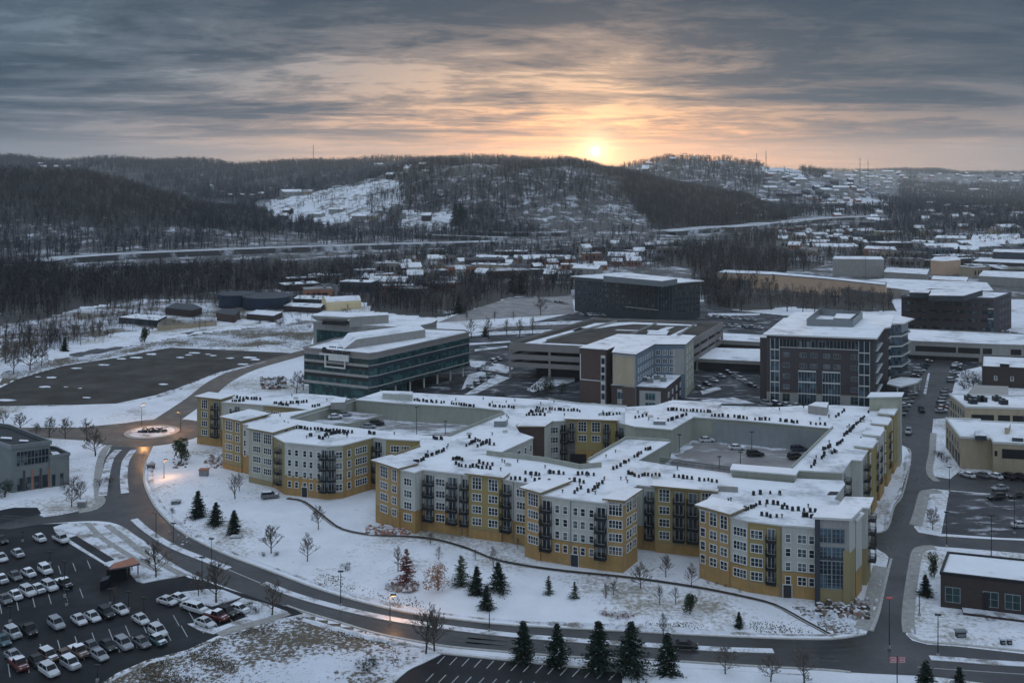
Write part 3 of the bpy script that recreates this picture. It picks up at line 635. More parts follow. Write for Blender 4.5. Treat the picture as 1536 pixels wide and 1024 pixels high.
# cream office with curved roof behind it
o=Bld('curved_roof_office','cream office with flared roof slab and teal glass behind the striped office','office building',P(500,532))
q=lambda x,y:XY(x,y,14)
cv=[q(470,484),q(531,489),q(600,492.5),q(628,490.5),q(648,486),q(655,482),q(640,479),q(583,475.5),q(500,476)]
o.mass(cv,0,13.5,{'def':'greywall'},oh=.3,rh=1.2,rim='greywall')
A,B=cv[0],cv[1]; p0,p1=lin(A,B,.09),lin(A,B,.92)
o.strip(p0,p1,3,11.2,'glass_teal','glazing',.06); mull(o,p0,p1,9,3,11.2,'slate',.12)
p0,p1=lin(cv[1],cv[2],.05),lin(cv[1],cv[2],.9); o.strip(p0,p1,3,11.2,'glass_teal','glazing',.06); mull(o,p0,p1,8,3,11.2,'slate',.12)
o.box('penthouse',[(483,483),(519,485),(521,479),(489,478)],14.6,15.6,'black','black')
sl=[XY(467,473,18.3),XY(524,475.8,18.3),XY(527,468.5,18.3),XY(484,467,18.3)]; mb=MB(); lo=offset_poly(sl,-2.2)
for i in range(4):
    a,b=sl[i],sl[(i+1)%4];c,d=lo[(i+1)%4],lo[i]; mb.poly([(d[0],d[1],15.6),(c[0],c[1],15.6),(b[0],b[1],17.6),(a[0],a[1],17.6)],'greywall'); mb.poly([(a[0],a[1],17.6),(b[0],b[1],17.6),(b[0],b[1],18.3),(a[0],a[1],18.3)],'greywall')
mb.poly([(p[0],p[1],18.3) for p in sl],'snow_roof'); mb.poly([(p[0],p[1],15.6) for p in lo[::-1]],'greywall'); mb.build('roof_slab',o.root)
o.box('penthouse',[(524,475.6),(583,472),(582,468.5),(527,468.3)],14,18.4,'greywall')
# parking garage
o=Bld('parking_garage','three level concrete parking garage with brown deck and open sides','parking garage',P(765,575))
z=13; q=lambda x,y:XY(x,y,13)
pg=[q(765,517.3),q(1010,529),q(1083,486),q(890,480)]; FOOT.append(pg)
mb=MB()
for z0,z1 in ((11.0,14.0),(7.6,9.6),(4.6,6.4)):
    for i in range(4):
        A,B=pg[i],pg[(i+1)%4]; o.strip(A,B,z0,z1,'parapet',ret=mb,th=.3)
mb.build('spandrels',o.root)
ins=offset_poly(pg,-.05)
mb=MB(); mb.prism(ins,12.3,13.0,'parapet','gravel_lot'); mb.build('roof_deck',o.root)
mb=MB(); mb.prism(ins,8.3,8.6,'parapet','deck'); mb.prism(ins,5.0,5.3,'parapet','deck'); mb.build('floor_deck',o.root)
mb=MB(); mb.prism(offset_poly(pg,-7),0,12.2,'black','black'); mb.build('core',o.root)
mb=MB()
for i in (0,1):
    A,B=pg[i],pg[i+1]; n=4 if i==0 else 6
    for k in range(n+1): p=lin(A,B,k/n); mb.box(p[0]-.45,p[0]+.45,p[1]-.3,p[1]+.6,0,12.3,'parapet')
mb.build('columns',o.root)
mb=MB()
for px in ([(783,515.5),(868,520),(905,521),(945,523),(944,521),(880,517),(812,514),(880,492),(870,491.5)],[(892,484.5),(950,483),(1046,487),(1044,489),(950,486),(920,489),(862,497),(858,495.5)],[(1000,490),(1012,490),(975,506),(960,506)],[(1030,491),(1040,489.5),(1014,501),(1045,503),(1038,507),(1004,503.5)],
    [(925,494),(957,495),(956,496.3),(922,495.3)],[(972,495),(1004,496),(1003,497.5),(970,496.5)]):
    pl=[XY(x,y,13) for x,y in px]; mb.poly([(a,b,13.012) for a,b in pl],'snow_roof')
mb.build('snow_cover',o.root)
mb=MB(); 
for (x1,y1,x2,y2) in ((820,512,925,483),(943,505,985,486),(1010,510,1042,488)): 
    A=Vector((*q(x1,y1),0));B=Vector((*q(x2,y2),0)); ang=math.atan2(B.y-A.y,B.x-A.x); mb.M=Matrix.Translation((A.x,A.y,0))@Matrix.Rotation(ang,4,'Z'); mb.box(0,(B-A).length,-.2,.2,13.0,13.9,'greywall')
mb.build('ramp_walls',o.root)
o.box('stair_core',[(970,501),(1000,502),(1003,496),(975,495)],13.0,14.4,'slate')
# brown and cream building
o=Bld('brown_cream_building','brown brick and cream panelled apartment block against the parking garage','apartment building',P(867,606))
z=19.0; q=lambda x,y:XY(x,y,19)
ZL=8.0; q8=lambda x,y:XY(x,y,ZL)
m1=[q(869.3,522.5),q(910,525.5),q(948,506),q(927,502)]
bp=[q(869.3,522.5),q(910,525.5),q(923,520.5),q(919,529.3),q(953,532.3),q(981,517),q(1028,517.3),q(1041,505.5),q(927,502)]
rf=o.mass(bp,0,19,{'def':'brown',3:('greywall','brown',8.0),4:'bluegrey',5:'bluegrey',6:'cream_green'},oh=.3,rim='soffitgrey',rh=.3)
A,B=bp[0],bp[1]
mb=MB(); o.strip(lin(A,B,.79),lin(A,B,.95),.1,17.2,'trim',ret=mb,th=.1); o.strip(lin(A,B,.02),lin(A,B,.05),8.5,17.2,'trim',ret=mb,th=.12); o.strip(lin(A,B,.02),lin(A,B,.79),8.1,8.4,'trim',ret=mb,th=.1); mb.build('trim_bands',o.root)
for z_ in (15.2,12.2,9.4,6.0,3.0): o.win(A,B,lin(A,B,.87),z_,'L',.1)
grid(o,bp[4],bp[5],7,(16.2,13.2,10.2),'S',.1,.97)
A,B=bp[5],bp[6]; grid(o,A,B,4,(16.2,13.2,10.2),'D',.02,.9,skip=(3,)); o.strip(lin(A,B,.6),lin(A,B,.97),8.5,17.6,'greywall','panel',.08)
o.strip(lin(bp[3],bp[4],.06),lin(bp[3],bp[4],.94),8.6,18,'beige','panel',.06)
grid(o,bp[6],bp[7],3,(16.2,13,10,7,4),'D',.1,.9)
lw=[q8(917,578),q8(953,580),q8(998,582.5),q8(1030,556),q8(1018,556),q8(975,560)]
o.mass(lw,0,ZL,{'def':'brick'},oh=.2,rim='soffitgrey',rh=.3,wn='low_wall',rn='low_roof')
A,B=lw[0],lw[1]; o.strip(lin(A,B,.25),lin(A,B,.98),1.8,6.9,'greywall','panel',.08); grid(o,A,B,2,(4.8,),'U',.3,.95,pr=.08)
A,B=lw[1],lw[2]; o.strip(lin(A,B,.14),lin(A,B,.85),.5,6.9,'greywall','panel',.08); grid(o,A,B,1,(5.0,1.8),'U',.2,.8,pr=.08); grid(o,A,B,2,(5.0,),'D',.14,.85,pr=.09) if False else None
grid(o,lw[2],lw[3],5,(5.0,2.0),'D',.05,.95)
for x,y in ((975,575),(985,570),(995,573),(989,561),(997,560),(970,573)): 
    p=XY(x,y,ZL); mb=MB(); mb.box(p[0]-1,p[0]+1,p[1]-.8,p[1]+.8,ZL+.2,ZL+1.9,'steel','snow_roof'); mb.tube((p[0]+.4,p[1],ZL+1.9),(p[0]+.4,p[1],ZL+2.4),.3,.3,8,'darkmetal'); mb.build('roof_unit',o.root)
o.finish()
# dark office beyond
o=Bld('dark_office','dark six storey office with a thin snowy roof slab and bluish glass corner','office building',P(998,480))
q=lambda x,y:XY(x,y,20)
dp=[q(862,415.3),q(987.5,425.6),q(1008,425.3),q(1050,422),q(935,410)]
o.mass(dp,0,20,{'def':'slate',1:'slate'},oh=1.5,rh=.5)
A,B=dp[0],dp[1]; grid(o,A,B,14,(17.2,14.0,10.8,7.6,4.4),'O',.03,.97,skip=()); 
grid(o,dp[2],dp[3],7,(17.2,14.0,10.8,7.6,4.4),'O',.1,.97)
o.strip(dp[1],dp[2],5.2,19.2,'glass_blue','glazing',.25); mull(o,dp[1],dp[2],5,5.2,19.2,'trimgrey',.35)
strips(o,A,B,[(18.6,18.9,'trimgrey',.15)],'bands'); strips(o,lin(A,B,.62),B,[(5.4,5.7,'trim',.3)],'ledge')
o.box('penthouse',[(905,413.5),(993,421.5),(1016,418),(930,411.5)],20.4,23.5,'steel')
o.finish()
# brick tower with glass corner, right of centre
o=Bld('brick_tower_office','tall dark brick office with glazed corners and curved glass balconies','office building',P(1155,600))
q=lambda x,y:XY(x,y,23.5)
tp=[q(1150,502.3),q(1311,508.2),q(1322,492.8),q(1331,491.5),q(1338,474),q(1293,471),q(1197,470)]
o.mass(tp,0,23.5,{'def':'purple',0:('purple','greywall',3.6)},oh=1.1,rh=.5)
A,B=tp[0],tp[1]
for t0,t1 in ((.035,.12),(.86,.96)):
    p,s_=lin(A,B,t0),lin(A,B,t1); o.strip(p,s_,.1,22.5,'glass_blue','glazing',.2); mull(o,p,s_,2,.1,22.5,'trim',.3,w_=.14)
    strips(o,p,s_,[(zz,zz+.35,'trim',.45) for zz in (3.2,7.0,10.8,14.6,18.4)],'ledge')
p,s_=lin(A,B,.12),lin(A,B,.86); o.strip(p,s_,19.6,22.2,'glass','glazing',.1); mull(o,p,s_,22,19.6,22.2,'trimgrey',.18); strips(o,p,s_,[(19.4,19.6,'trim',.25)],'ledge')
for zz in (16.9,13.2,9.4,5.6):
    for t in (.185,.82): o.win(A,B,lin(A,B,t),zz,'P')
for zz in (16.9,13.2):
    for t in (.345,.445,.565,.66): o.win(A,B,lin(A,B,t),zz,'P')
for t in (.335,.395,.455): pass
for t0,t1 in ((.30,.465),(.525,.69)):
    p,s_=lin(A,B,t0),lin(A,B,t1); o.strip(p,s_,.1,11.2,'glass_blue','glazing',.1); mull(o,p,s_,6,.1,11.2,'trimgrey',.18,w_=.14); strips(o,p,s_,[(11.2,11.6,'trim',.5),(7.4,7.8,'trim',.5),(3.4,3.7,'trim',.4)],'ledge')
o.win(A,B,lin(A,B,.185),1.9,'V');o.win(A,B,lin(A,B,.82),1.9,'V')
# left return and glass right flank
o.mass([XY(1140,506,22),XY(1150,507,22),XY(1185,478,22),XY(1176,477,22)],0,22,{'def':'purple'},oh=0,rh=.2,foot=False)
for i,(a,b) in enumerate(((1,2),(3,4))):
    A,B=tp[a],tp[b]; o.strip(lin(A,B,.25),lin(A,B,.9),.1,22.6,'glass_blue','glazing',.15); strips(o,lin(A,B,.2),lin(A,B,.95),[(zz,zz+.3,'trim',.7) for zz in (3.2,7,10.8,14.6,18.4)],'ledge')
def q0(x,y,z_): return XY(x,y,z_)
# curved end: five fins over a glass drum
base=[q(1334,486),q(1352,483.5),q(1362,479.5),q(1352,474),q(1338,473)]
o.mass(base,4.0,22.9,{'def':'glass_blue'},oh=0,rh=.1,foot=False,wn='glazing')
for zz in (23.5,18.8,15.0,11.2,7.4):
    k=1 if zz>23 else .85
    c0=Vector(q(1334,486));c1=Vector(q(1371.5,478.5));c2=Vector(q(1338,472.5)); c3=Vector(q(1356,485.5))
    pl=[tuple(c0),tuple(c0.lerp(c3,1.0*k)),tuple(c0.lerp(c1,.96*k)),tuple(c0.lerp(c1,k)),tuple(c2.lerp(c1,.9*k)),tuple(c2)]
    mb=MB(); mb.prism(pl,zz-.25,zz+.25,'trim','snow_roof' if zz>23 else 'steel'); mb.build('balcony_fin',o.root)
cn=[XY(1330,576,4.2),XY(1350,580.5,4.2),XY(1376,574,4.2),XY(1383,568,4.2),XY(1352,566,4.2),XY(1334,570,4.2)]
mb=MB(); mb.prism(cn,3.9,4.4,'trim','snow_roof'); 
for p in (cn[1],cn[2],cn[3]): mb.tube((p[0]*.995,p[1]+.6,0),(p[0]*.995,p[1]+.6,3.9),.25,.25,8,'trim')
mb.build('entrance_canopy',o.root)
pp=[XY(1210,478.5,26.5),XY(1279.5,480.5,26.5),XY(1294,468,26.5),XY(1229,463,26.5)]
mb=MB()
for i in range(4):
    a=Vector(pp[i]);b=Vector(pp[(i+1)%4]); ang=math.atan2(b.y-a.y,b.x-a.x); mb.M=Matrix.Translation((a.x,a.y,0))@Matrix.Rotation(ang,4,'Z'); mb.box(.0,(b-a).length-.31,0,.3,23.9,26.6,'steel'); mb.M=None
mb.build('penthouse_screen',o.root)
o.box('roof_unit',[(1250,477),(1275,478),(1284,471),(1255,470)],23.98,25.9,'steel')
o.finish()
# purple-brown office, upper right
o=Bld('purple_office','low dusky purple office with seven window bays under snow','office building',P(1495,503))
q=lambda x,y:XY(x,y,18)
pp=[q(1352,445.5),q(1490,448.8),q(1497,447),q(1517,440),q(1395,435)]
o.mass(pp,0,18,{'def':'purple'},oh=.3,rh=.3,rim='soffitgrey',parapet=.5)
A,B=pp[0],pp[1]; grid(o,A,B,7,(15.2,11.2,7.2,3.2),'W',.02,.98); grid(o,pp[2],pp[3],4,(15.2,11.2,7.2,3.2),'O')
o.strip(lin(A,B,.95),B,.1,12,'glass_blue','glazing',.3); strips(o,lin(A,B,.94),B,[(8,8.4,'trim',.5),(13,13.4,'trim',.5)],'ledge')
o.box('penthouse',[(1393,443),(1446,443.5),(1474,435),(1400,434)],18.3,21,'slate'); o.box('penthouse',[(1364,438.5),(1393,439),(1396,434.5),(1366,434)],18.3,21,'slate')
o.finish()
# low buildings: generic
def low(name,label,cat,px,z1,wall,fl=None,roof='snow_roof',winspec=(),zb=0,parapet=.35,group=None,rim=None,rh=.2):
    pts=[XY(x,y,z1) for x,y in px]; b0=pts[0]
    b=Bld(name,label,cat,(b0[0],b0[1],zb),group); b.mass(pts,zb,z1,wall,oh=.15,rh=rh,rim=rim or (wall if isinstance(wall,str) else 'trim'),roof=roof,parapet=parapet)
    for e_,n,zs,k in winspec: grid(b,pts[e_],pts[(e_+1)%len(pts)],n,zs,k)
    b.finish(); return b,pts
b,p=low('deck_garage','long low two level garage with snow-covered top beside the brick tower','parking garage',[(1352,512),(1470,517),(1600,521),(1600,505),(1358,494)],7.5,'greywall')
for i,(x0,x1) in enumerate(((1373,1434),(1437,1470),(1474,1488),(1516,1532))):
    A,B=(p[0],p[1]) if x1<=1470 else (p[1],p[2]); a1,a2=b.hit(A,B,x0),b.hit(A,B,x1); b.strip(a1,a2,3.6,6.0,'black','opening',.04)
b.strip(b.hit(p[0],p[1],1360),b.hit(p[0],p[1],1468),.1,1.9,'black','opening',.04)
for i in range(14): 
    q_=XY(1380+i*7.5,501+i*.45,7.5) ; b.box('roof_marks',[(1378+i*7.5,505+i*.35),(1382+i*7.5,505.2+i*.35),(1382+i*7.5,502+i*.3),(1378+i*7.5,502+i*.3)],7.71,7.74,'deck','deck') if i<0 else None
b,p=low('tan_office','two storey tan office with snowy roof by the side street','office building',[(1440.5,657),(1487,659.5),(1490,665),(1640,672),(1640,640),(1471,633),(1470,630.5),(1418.5,628.5)],8.2,{'def':'beige'},winspec=((7,5,(5.6,),'L'),))
A,B=p[2],p[3]; b.strip(b.hit(A,B,1503),b.hit(A,B,1640),4.4,6.9,'black','ribbon_window',.05); b.strip(b.hit(A,B,1487.9+4),b.hit(A,B,1496),4.9,6.3,'black','window_slot',.05)
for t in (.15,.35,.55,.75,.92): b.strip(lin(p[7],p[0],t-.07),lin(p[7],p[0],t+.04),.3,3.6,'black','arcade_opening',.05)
b.box('roof_unit',[(1463,653),(1480,653.5),(1480,645),(1462,644.5)],8.4,9.6,'slate'); b.box('roof_unit',[(1518,656),(1535,657),(1535,651.5),(1520,651)],8.4,9.4,'slate'); b.box('stair_wall',[(1507,641),(1513,641.5),(1516,634),(1510,634)],8.2,10.2,'beige')
b,p=low('tan_shop','tan flat-roofed building behind the tan office, dark arcade windows','office building',[(1448.5,611.5),(1494,612.5),(1640,617),(1640,598),(1480,594),(1424,592.5)],8.0,{'def':'beige'},winspec=((5,6,(5.6,2.6),'L'),))
A,B=p[1],p[2]; b.strip(b.hit(p[0],p[1],1457),b.hit(p[0],p[1],1491),3,6,'black','ribbon_window',.05); b.strip(b.hit(A,B,1497),b.hit(A,B,1515),3.,6,'black','ribbon_window',.05); b.strip(b.hit(A,B,1519),b.hit(A,B,1536),3.,6,'black','ribbon_window',.05)
for x,y in ((1453,601),(1459,606),(1468,603),(1474,603),(1495,602),(1505,607)): 
    P_=XY(x,y,8); mb=MB(); mb.box(P_[0]-1.1,P_[0]+1.1,P_[1]-1,P_[1]+1,8.2,9.7,'darkmetal','steel'); mb.tube((P_[0],P_[1],9.7),(P_[0],P_[1],10.1),.6,.5,8,'darkmetal'); mb.build('roof_unit',b.root)
b,p=low('brown_shop','brown brick shop with white parapet end at the right edge','shop',[(1473,551),(1640,558),(1640,541),(1474,534.5)],7.2,'brick',winspec=((0,6,(3.4,),'S'),))
b.box('roof_unit',[(1500,545),(1514,546),(1513,541),(1501,540)],7.4,8.8,'darkmetal')
low('grey_shed','squat beige-roofed shed behind the tan shop','shed',[(1452,591),(1512,594),(1512,580),(1462,578)],4.5,'greywall',roof='greywall',parapet=0)
b,p=low('brick_shop','dark brick single storey shop with snowy roof and green-tinted windows','shop',[(1410.8,861),(1536,875.5),(1700,894),(1700,862),(1536,842),(1422,830.5)],6.0,{'def':'brick'},rim='black',parapet=.3)
A,B=p[0],p[1]
for x,k in ((1429,'G'),(1486,'G'),(1519,'G')):
    p_=b.hit(A,B,x); b.win(A,B,p_,2.5,'V')
b.finish()
b.strip(b.hit(A,B,1474),b.hit(A,B,1483),.1,3.6,'black','door',.12)
mb=MB(); a1,a2=lin(A,B,.26),lin(A,B,1.0); d=Vector(a2)-Vector(a1); ang=math.atan2(d.y,d.x); mb.M=Matrix.Translation((a1[0],a1[1],0))@Matrix.Rotation(ang,4,'Z'); mb.box(0,d.length,-2.4,-.1,0,.45,'brick','snow_verge'); mb.build('planter',b.root)
# left: grey office with tall glazing
o=Bld('grey_office','grey green office with a raised glazed upper hall at the left edge','office building',P(28,735))
q=lambda x,y:XY(x,y,11)
gp=[q(-90,655),q(0,668),q(17.6,673.5),q(75,666),q(14,642),q(-60,632)]
M['greengrey']=varmat('greengrey',(.17,.19,.185),.8,.1,.4,siding=1.2)
o.mass(gp,0,11,{'def':'greengrey'},oh=.3,rh=.1,roof='black',rim='steel',parapet=.9)
A,B=gp[2],gp[3]; pA,pB=o.hit(A,B,25),o.hit(A,B,73); o.strip(pA,pB,6.6,10,'glass','glazing',.1); mull(o,pA,pB,9,6.6,10,'steel',.2); strips(o,pA,pB,[(8.2,8.35,'steel',.2)],'transom')
for i in range(5): 
    x=30+i*12.5; o.strip(o.hit(A,B,x-4),o.hit(A,B,x+4),.3,3.4,'glass','window',.06); o.strip(o.hit(A,B,x+4.6),o.hit(A,B,x+7.5),.1,5.2,'rust' if i%2 else 'purple','brick_pier',.15)
o.box('roof_light',[(28,661),(43,661.5),(42,659.5),(30,659)],11.1,11.5,'steel'); o.box('roof_light',[(0,657),(18,658),(18,655.5),(2,654.5)],11.1,11.5,'steel')
lp=[XY(75,687,7.5),XY(104,682.5,7.5),XY(84,673,7.5),XY(62,671,7.5)]
o.mass(lp,0,7.5,{'def':'greengrey'},oh=.2,rh=.1,roof='black',rim='steel',parapet=.6,wn='low_wall',rn='low_roof')
o.box('roof_light',[(79,682),(92,681.5),(86,677),(76,677)],7.6,7.9,'steel')
A,B=lp[0],lp[1]; o.strip(o.hit(A,B,78),o.hit(A,B,83),.3,3.2,'glass','window',.06); o.strip(o.hit(A,B,90),o.hit(A,B,95),.3,3.2,'glass','window',.06)
o.box('porch_roof',[(-60,702),(14,699),(18,690),(-60,690)],0,5,'greengrey','black')
b,p=low('bus_shelter_roof','long flat rusty-roofed shelter over the car park edge','shelter',[(163,868),(182,863.5),(208,845),(196,838),(163,853)],4.0,'brick') if False else (None,None)
t=thing('canopy_shelter','rust-roofed drive-through shelter standing beside the left car park','shelter',P(185,880))
mb=MB(); cp=[XY(164,854,3),XY(192,849.5,3),XY(210,845,3),XY(200,836,3),XY(170,845,3)]; mb.prism(cp,2.8,3.1,'soffitgrey','rust'); mb.build('roof',t)
mb=MB(); b4=[XY(160,874),XY(190,868),XY(196,860),XY(170,864)]; mb.prism(b4,0,2.6,'black','black'); mb.build('booth',t)
mb=MB(); 
for x,y in ((193,868),(207,862),(198,856)): p=P(x,y); mb.tube((p[0],p[1],0),(p[0],p[1],2.8),.12,.12,6,'darkmetal')
mb.build('posts',t)
mb=MB(); mb.prism([XY(150,872,1.8),XY(162,868,1.8),XY(166,862,1.8),XY(154,865,1.8)],0,1.8,'black','slate'); mb.build('side_roof',t)
# garages between tower and brown building
b,p=low('covered_walkway','flat snow-topped carport with open dark side left of the brick tower','carport',[(1044,538),(1150,543),(1150,524),(1074,522)],4.6,'greywall',parapet=0)
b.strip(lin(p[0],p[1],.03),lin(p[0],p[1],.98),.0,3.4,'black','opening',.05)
b,p=low('low_garage','second snow-topped carport behind, against the brick tower','carport',[(1074,510),(1150,514),(1150,503),(1085,500)],6.0,'greywall',parapet=0)
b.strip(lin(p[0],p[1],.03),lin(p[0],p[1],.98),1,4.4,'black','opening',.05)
# long peach retail building
b,p=low('peach_store','long peach warehouse store behind a row of bare trees','warehouse',[(1075.5,409.5),(1160,412.5),(1236,418.5),(1328,428.5),(1330,424),(1160,408),(1085,405)],10,{'def':'peach'},parapet=.3,rim='bluegrey')
b.strip(b.hit(p[2],p[3],1262),b.hit(p[2],p[3],1327),0,5.2,'steel','grey_base',.2); b.strip(b.hit(p[0],p[1],1102),b.hit(p[0],p[1],1125),0,6,'steel','grey_base',.2)
# distant sheds and shops: (name,label,px roof polygon front L,front R,back R,back L, z, wall)
far=[('warehouse','big pale windowless warehouse beyond the peach store','warehouse',[(1249,388.5),(1326,389.5),(1322,385),(1252,384.5)],13.5,'greywall'),
('store','white-roofed store right of the pale warehouse','store',[(1245,425),(1345,433),(1400,441),(1490,436),(1480,424),(1330,418)],6,'greywall'),
('store','tan block store with pale flank among snowy lots','store',[(1396,391),(1416,392),(1441,390),(1435,385),(1402,385.5)],11,'peach'),
('store','dark long store low at far right','store',[(1460,392),(1600,398),(1600,390),(1470,386)],7,'purple'),
('store','dark flat block high at the far right edge','store',[(1489,378),(1600,381),(1600,375),(1492,374)],13,'slate'),
('store','brown-walled store below the snowy shops','store',[(1397,419),(1450,422),(1452,416),(1400,414)],6,'rust'),
('store','pale long store right of the brown-walled store','store',[(1468,414),(1600,421),(1600,410),(1475,406)],6,'greywall'),
('store','low white-roofed store in front of the warehouse','store',[(1326,408),(1390,412),(1394,404),(1330,401)],6,'greywall'),
('store','green-grey shed on the far right hillside foot','store',[(1455,360),(1530,362),(1530,351),(1460,352)],6,'slate'),
('store','low red-roofed store between snowy lots','store',[(1296,373),(1345,375),(1342,370),(1300,369)],7,'rust'),
('store','white flat store near the far right trees','store',[(1402,357),(1450,358),(1448,354),(1406,353)],8,'greywall'),
('store','long low flat store at the upper right','store',[(1366,364),(1400,365),(1402,361),(1370,360)],7,'greywall'),
('school','wide snowy-roofed school on the right hillside','school',[(1240,305),(1292,306),(1290,302),(1245,301)],12,'greywall')]
for n_,lb,ct,px,z1,wl in far:
    if n_=='school':
        X,Y,zb=ground_pt(1265,312); t=Bld('school',lb,ct,(X,Y,zb)); t.mass([(X-45,Y),(X+55,Y+5),(X+55,Y+60),(X-45,Y+60)],zb-3,zb+11,'greywall',oh=1,foot=False); t.strip((X-44,Y),(X+54,Y+4.9),zb+4,zb+7,'black','window_band',.2); t.finish(); continue
    low(n_,lb,ct,px,z1,wl,parapet=0,winspec=())
# left middle distance
for (cx0,cy0,rad,hh,lb) in ((355,459,10.5,7.5,'dark navy storage tank, left of the pair'),(400,461,14,7,'wider dark navy storage tank, right of the pair')):
    p=P(cx0,cy0,0); t=thing('storage_tank',lb,'tank',p,'navy storage tanks beyond the bare lot'); mb=MB(); n=28
    rad*=1.0
    for k in range(n):
        a0=2*math.pi*k/n;a1=2*math.pi*(k+1)/n; A=(p[0]+rad*math.cos(a0),p[1]+rad*math.sin(a0));B=(p[0]+rad*math.cos(a1),p[1]+rad*math.sin(a1))
        mb.poly([(*A,0),(*B,0),(*B,hh),(*A,hh)],'navy')
    mb.build('shell',t); mb=MB(); c=[(p[0]+(rad+.2)*math.cos(2*math.pi*k/n),p[1]+(rad+.2)*math.sin(2*math.pi*k/n)) for k in range(n)]; mb.prism(c,hh,hh+.5,'steel','slate'); mb.build('rim',t)
    mb=MB()
    for k in range(0,n,2): mb.box(c[k][0]-.06,c[k][0]+.06,c[k][1]-.06,c[k][1]+.06,hh+.5,hh+1.6,'steel')
    mb.build('railing',t)
p=P(512,463); t=thing('barrel_roof_hall','pale yellow hall with a barrel roof among bare trees','hall',p); n=12; wd,ln,hh=13,21,7.5
M['yellowwall']=varmat('yellowwall',(.62,.50,.30),.8,.06,.2)
prof=[(-wd*.5*math.cos(math.pi*k/n),hh*math.sin(math.pi*k/n)**.55) for k in range(n+1)]
RT=Matrix.Translation((p[0],p[1],0))@Matrix.Rotation(R(24),4,'Z')
mb=MB(); mb.M=RT
for k in range(n):
    a,b=prof[k],prof[k+1]; mb.poly([(-ln/2,a[0],a[1]),(ln/2,a[0],a[1]),(ln/2,b[0],b[1]),(-ln/2,b[0],b[1])],'snow_roof' if k>1 else 'yellowwall')
mb.build('roof',t); mb=MB(); mb.M=RT; mb.poly([(-ln/2,a,b) for a,b in prof][::-1],'yellowwall'); mb.poly([(ln/2,a,b) for a,b in prof],'yellowwall'); mb.build('end_wall',t)
for lb,px,z1,wl,rf in (('low red brick house with grey roof left of the tanks',[(248,462),(288,466),(303,462),(290,456),(262,455)],3.5,'brick','slate'),
 ('long low sandy building on the mound','x',0,0,0),
 ('small dark red shed below the wide tank',[(370,471),(410,474),(424,468),(385,465)],3,'brick','snow_roof'),
 ('brown timber shed below the left tank',[(324,470),(352,473),(360,466),(333,463.5)],4,'brown','slate'),
 ('low grey house on the snowy slope left',[(178,476),(236,481),(250,474),(205,471)],3,'slate','snow_roof'),
 ('flat snow-roofed shed left of the yellow hall',[(440,448),(490,450),(494,444),(448,443)],3.5,'slate','snow_roof'),
 ('long dark shed in front of the yellow hall',[(425,459),(480,462),(486,456),(436,454)],3,'brick','snow_roof')):
    if px=='x':
        t=Bld('retaining_mound',lb,'building',P(240,492)); t.mass([XY(236,487,3),XY(325,480,3),XY(325,474,3),XY(240,475,3)],0,2.2,'beige',oh=.1,rh=.1,roof='snow_rough',rim='beige'); t.finish(); continue
    low('shed',lb,'shed',px,z1,wl,roof=rf,parapet=0)

# flat town blocks scattered through the valley
def flat_mesh(w_,d_,h_,wall,rs):
    mb=MB(); rt=rs.choice(('snow_roof','snow_roof','slate','deck','snow_rough')); mb.box(-w_/2,w_/2,-d_/2,d_/2,-1.5,h_,wall); mb.box(-w_/2-.2,w_/2+.2,-d_/2-.2,d_/2+.2,h_+.003,h_+.5,'parapet',rt)
    x=-w_/2+1.5
    while x<w_/2-3:
        q=rs.uniform(1.2,3.2); mb.box(x,x+q,-d_/2-.06,-d_/2,.6 if rs.random()<.3 else 1.3,h_*.7,'black'); x+=q+rs.uniform(.8,3)
    for _ in range(rs.randint(1,4)): a=rs.uniform(-w_*.4,w_*.4);b=rs.uniform(-d_*.4,d_*.4); mb.box(a-1,a+1,b-1,b+1,h_+.5,h_+1.8,'steel')
    return mb.mesh('store')
rs=random.Random(77)
def flats(poly,n,fmt,group,mind,smin,smax):
    a=np.array(poly); pts=[]; tr=0
    while len(pts)<n and tr<5000:
        tr+=1; x=rs.uniform(a[:,0].min(),a[:,0].max()); y=rs.uniform(a[:,1].min(),a[:,1].max())
        if inpoly(np.array([x]),np.array([y]),poly)[0] and not any(abs(x-u_)<mind*1.7 and abs(y-v_)<mind*.35 for u_,v_ in pts): pts.append((x,y))
    pts.sort()
    for i,(x,y) in enumerate(pts):
        X,Y,z=ground_pt(x,y); w_=rs.uniform(smin,smax); me=flat_mesh(w_,w_*rs.uniform(.35,.7),rs.uniform(3.5,7.5),rs.choice(['slate','greywall','brick','beige','purple','parapet','rust','bluegrey']),rs)
        o=bpy.data.objects.new('store',me); col.objects.link(o); o.location=(X,Y,z); o.rotation_euler=(0,0,rs.choice((-.25,-.1,.15,.3,.5))); tag(o,fmt%ordw(i,len(pts)),'store',group)
flats([(1335,372),(1536,368),(1536,432),(1500,424),(1440,408),(1335,398)],26,'flat-roofed store in the right hand retail district, %s','stores in the right retail district',17,16,42)
flats([(600,384),(1000,366),(1010,402),(860,412),(700,420),(560,425)],22,'flat-roofed block in the valley town, %s','flat blocks in the valley town',17,14,34)
flats([(440,415),(640,405),(700,430),(620,446),(450,450)],12,'low flat building left of the hill lot trees, %s','flat buildings left of the hill lot',17,12,26)
flats([(1165,340),(1340,336),(1340,366),(1240,384),(1180,384)],14,'flat building beyond the pale warehouse, %s','flat buildings beyond the warehouse',16,14,34)
flats([(1150,285),(1536,275),(1536,300),(1200,315)],12,'wide low building on the right hillside, %s','wide buildings on the right hillside',18,24,60)
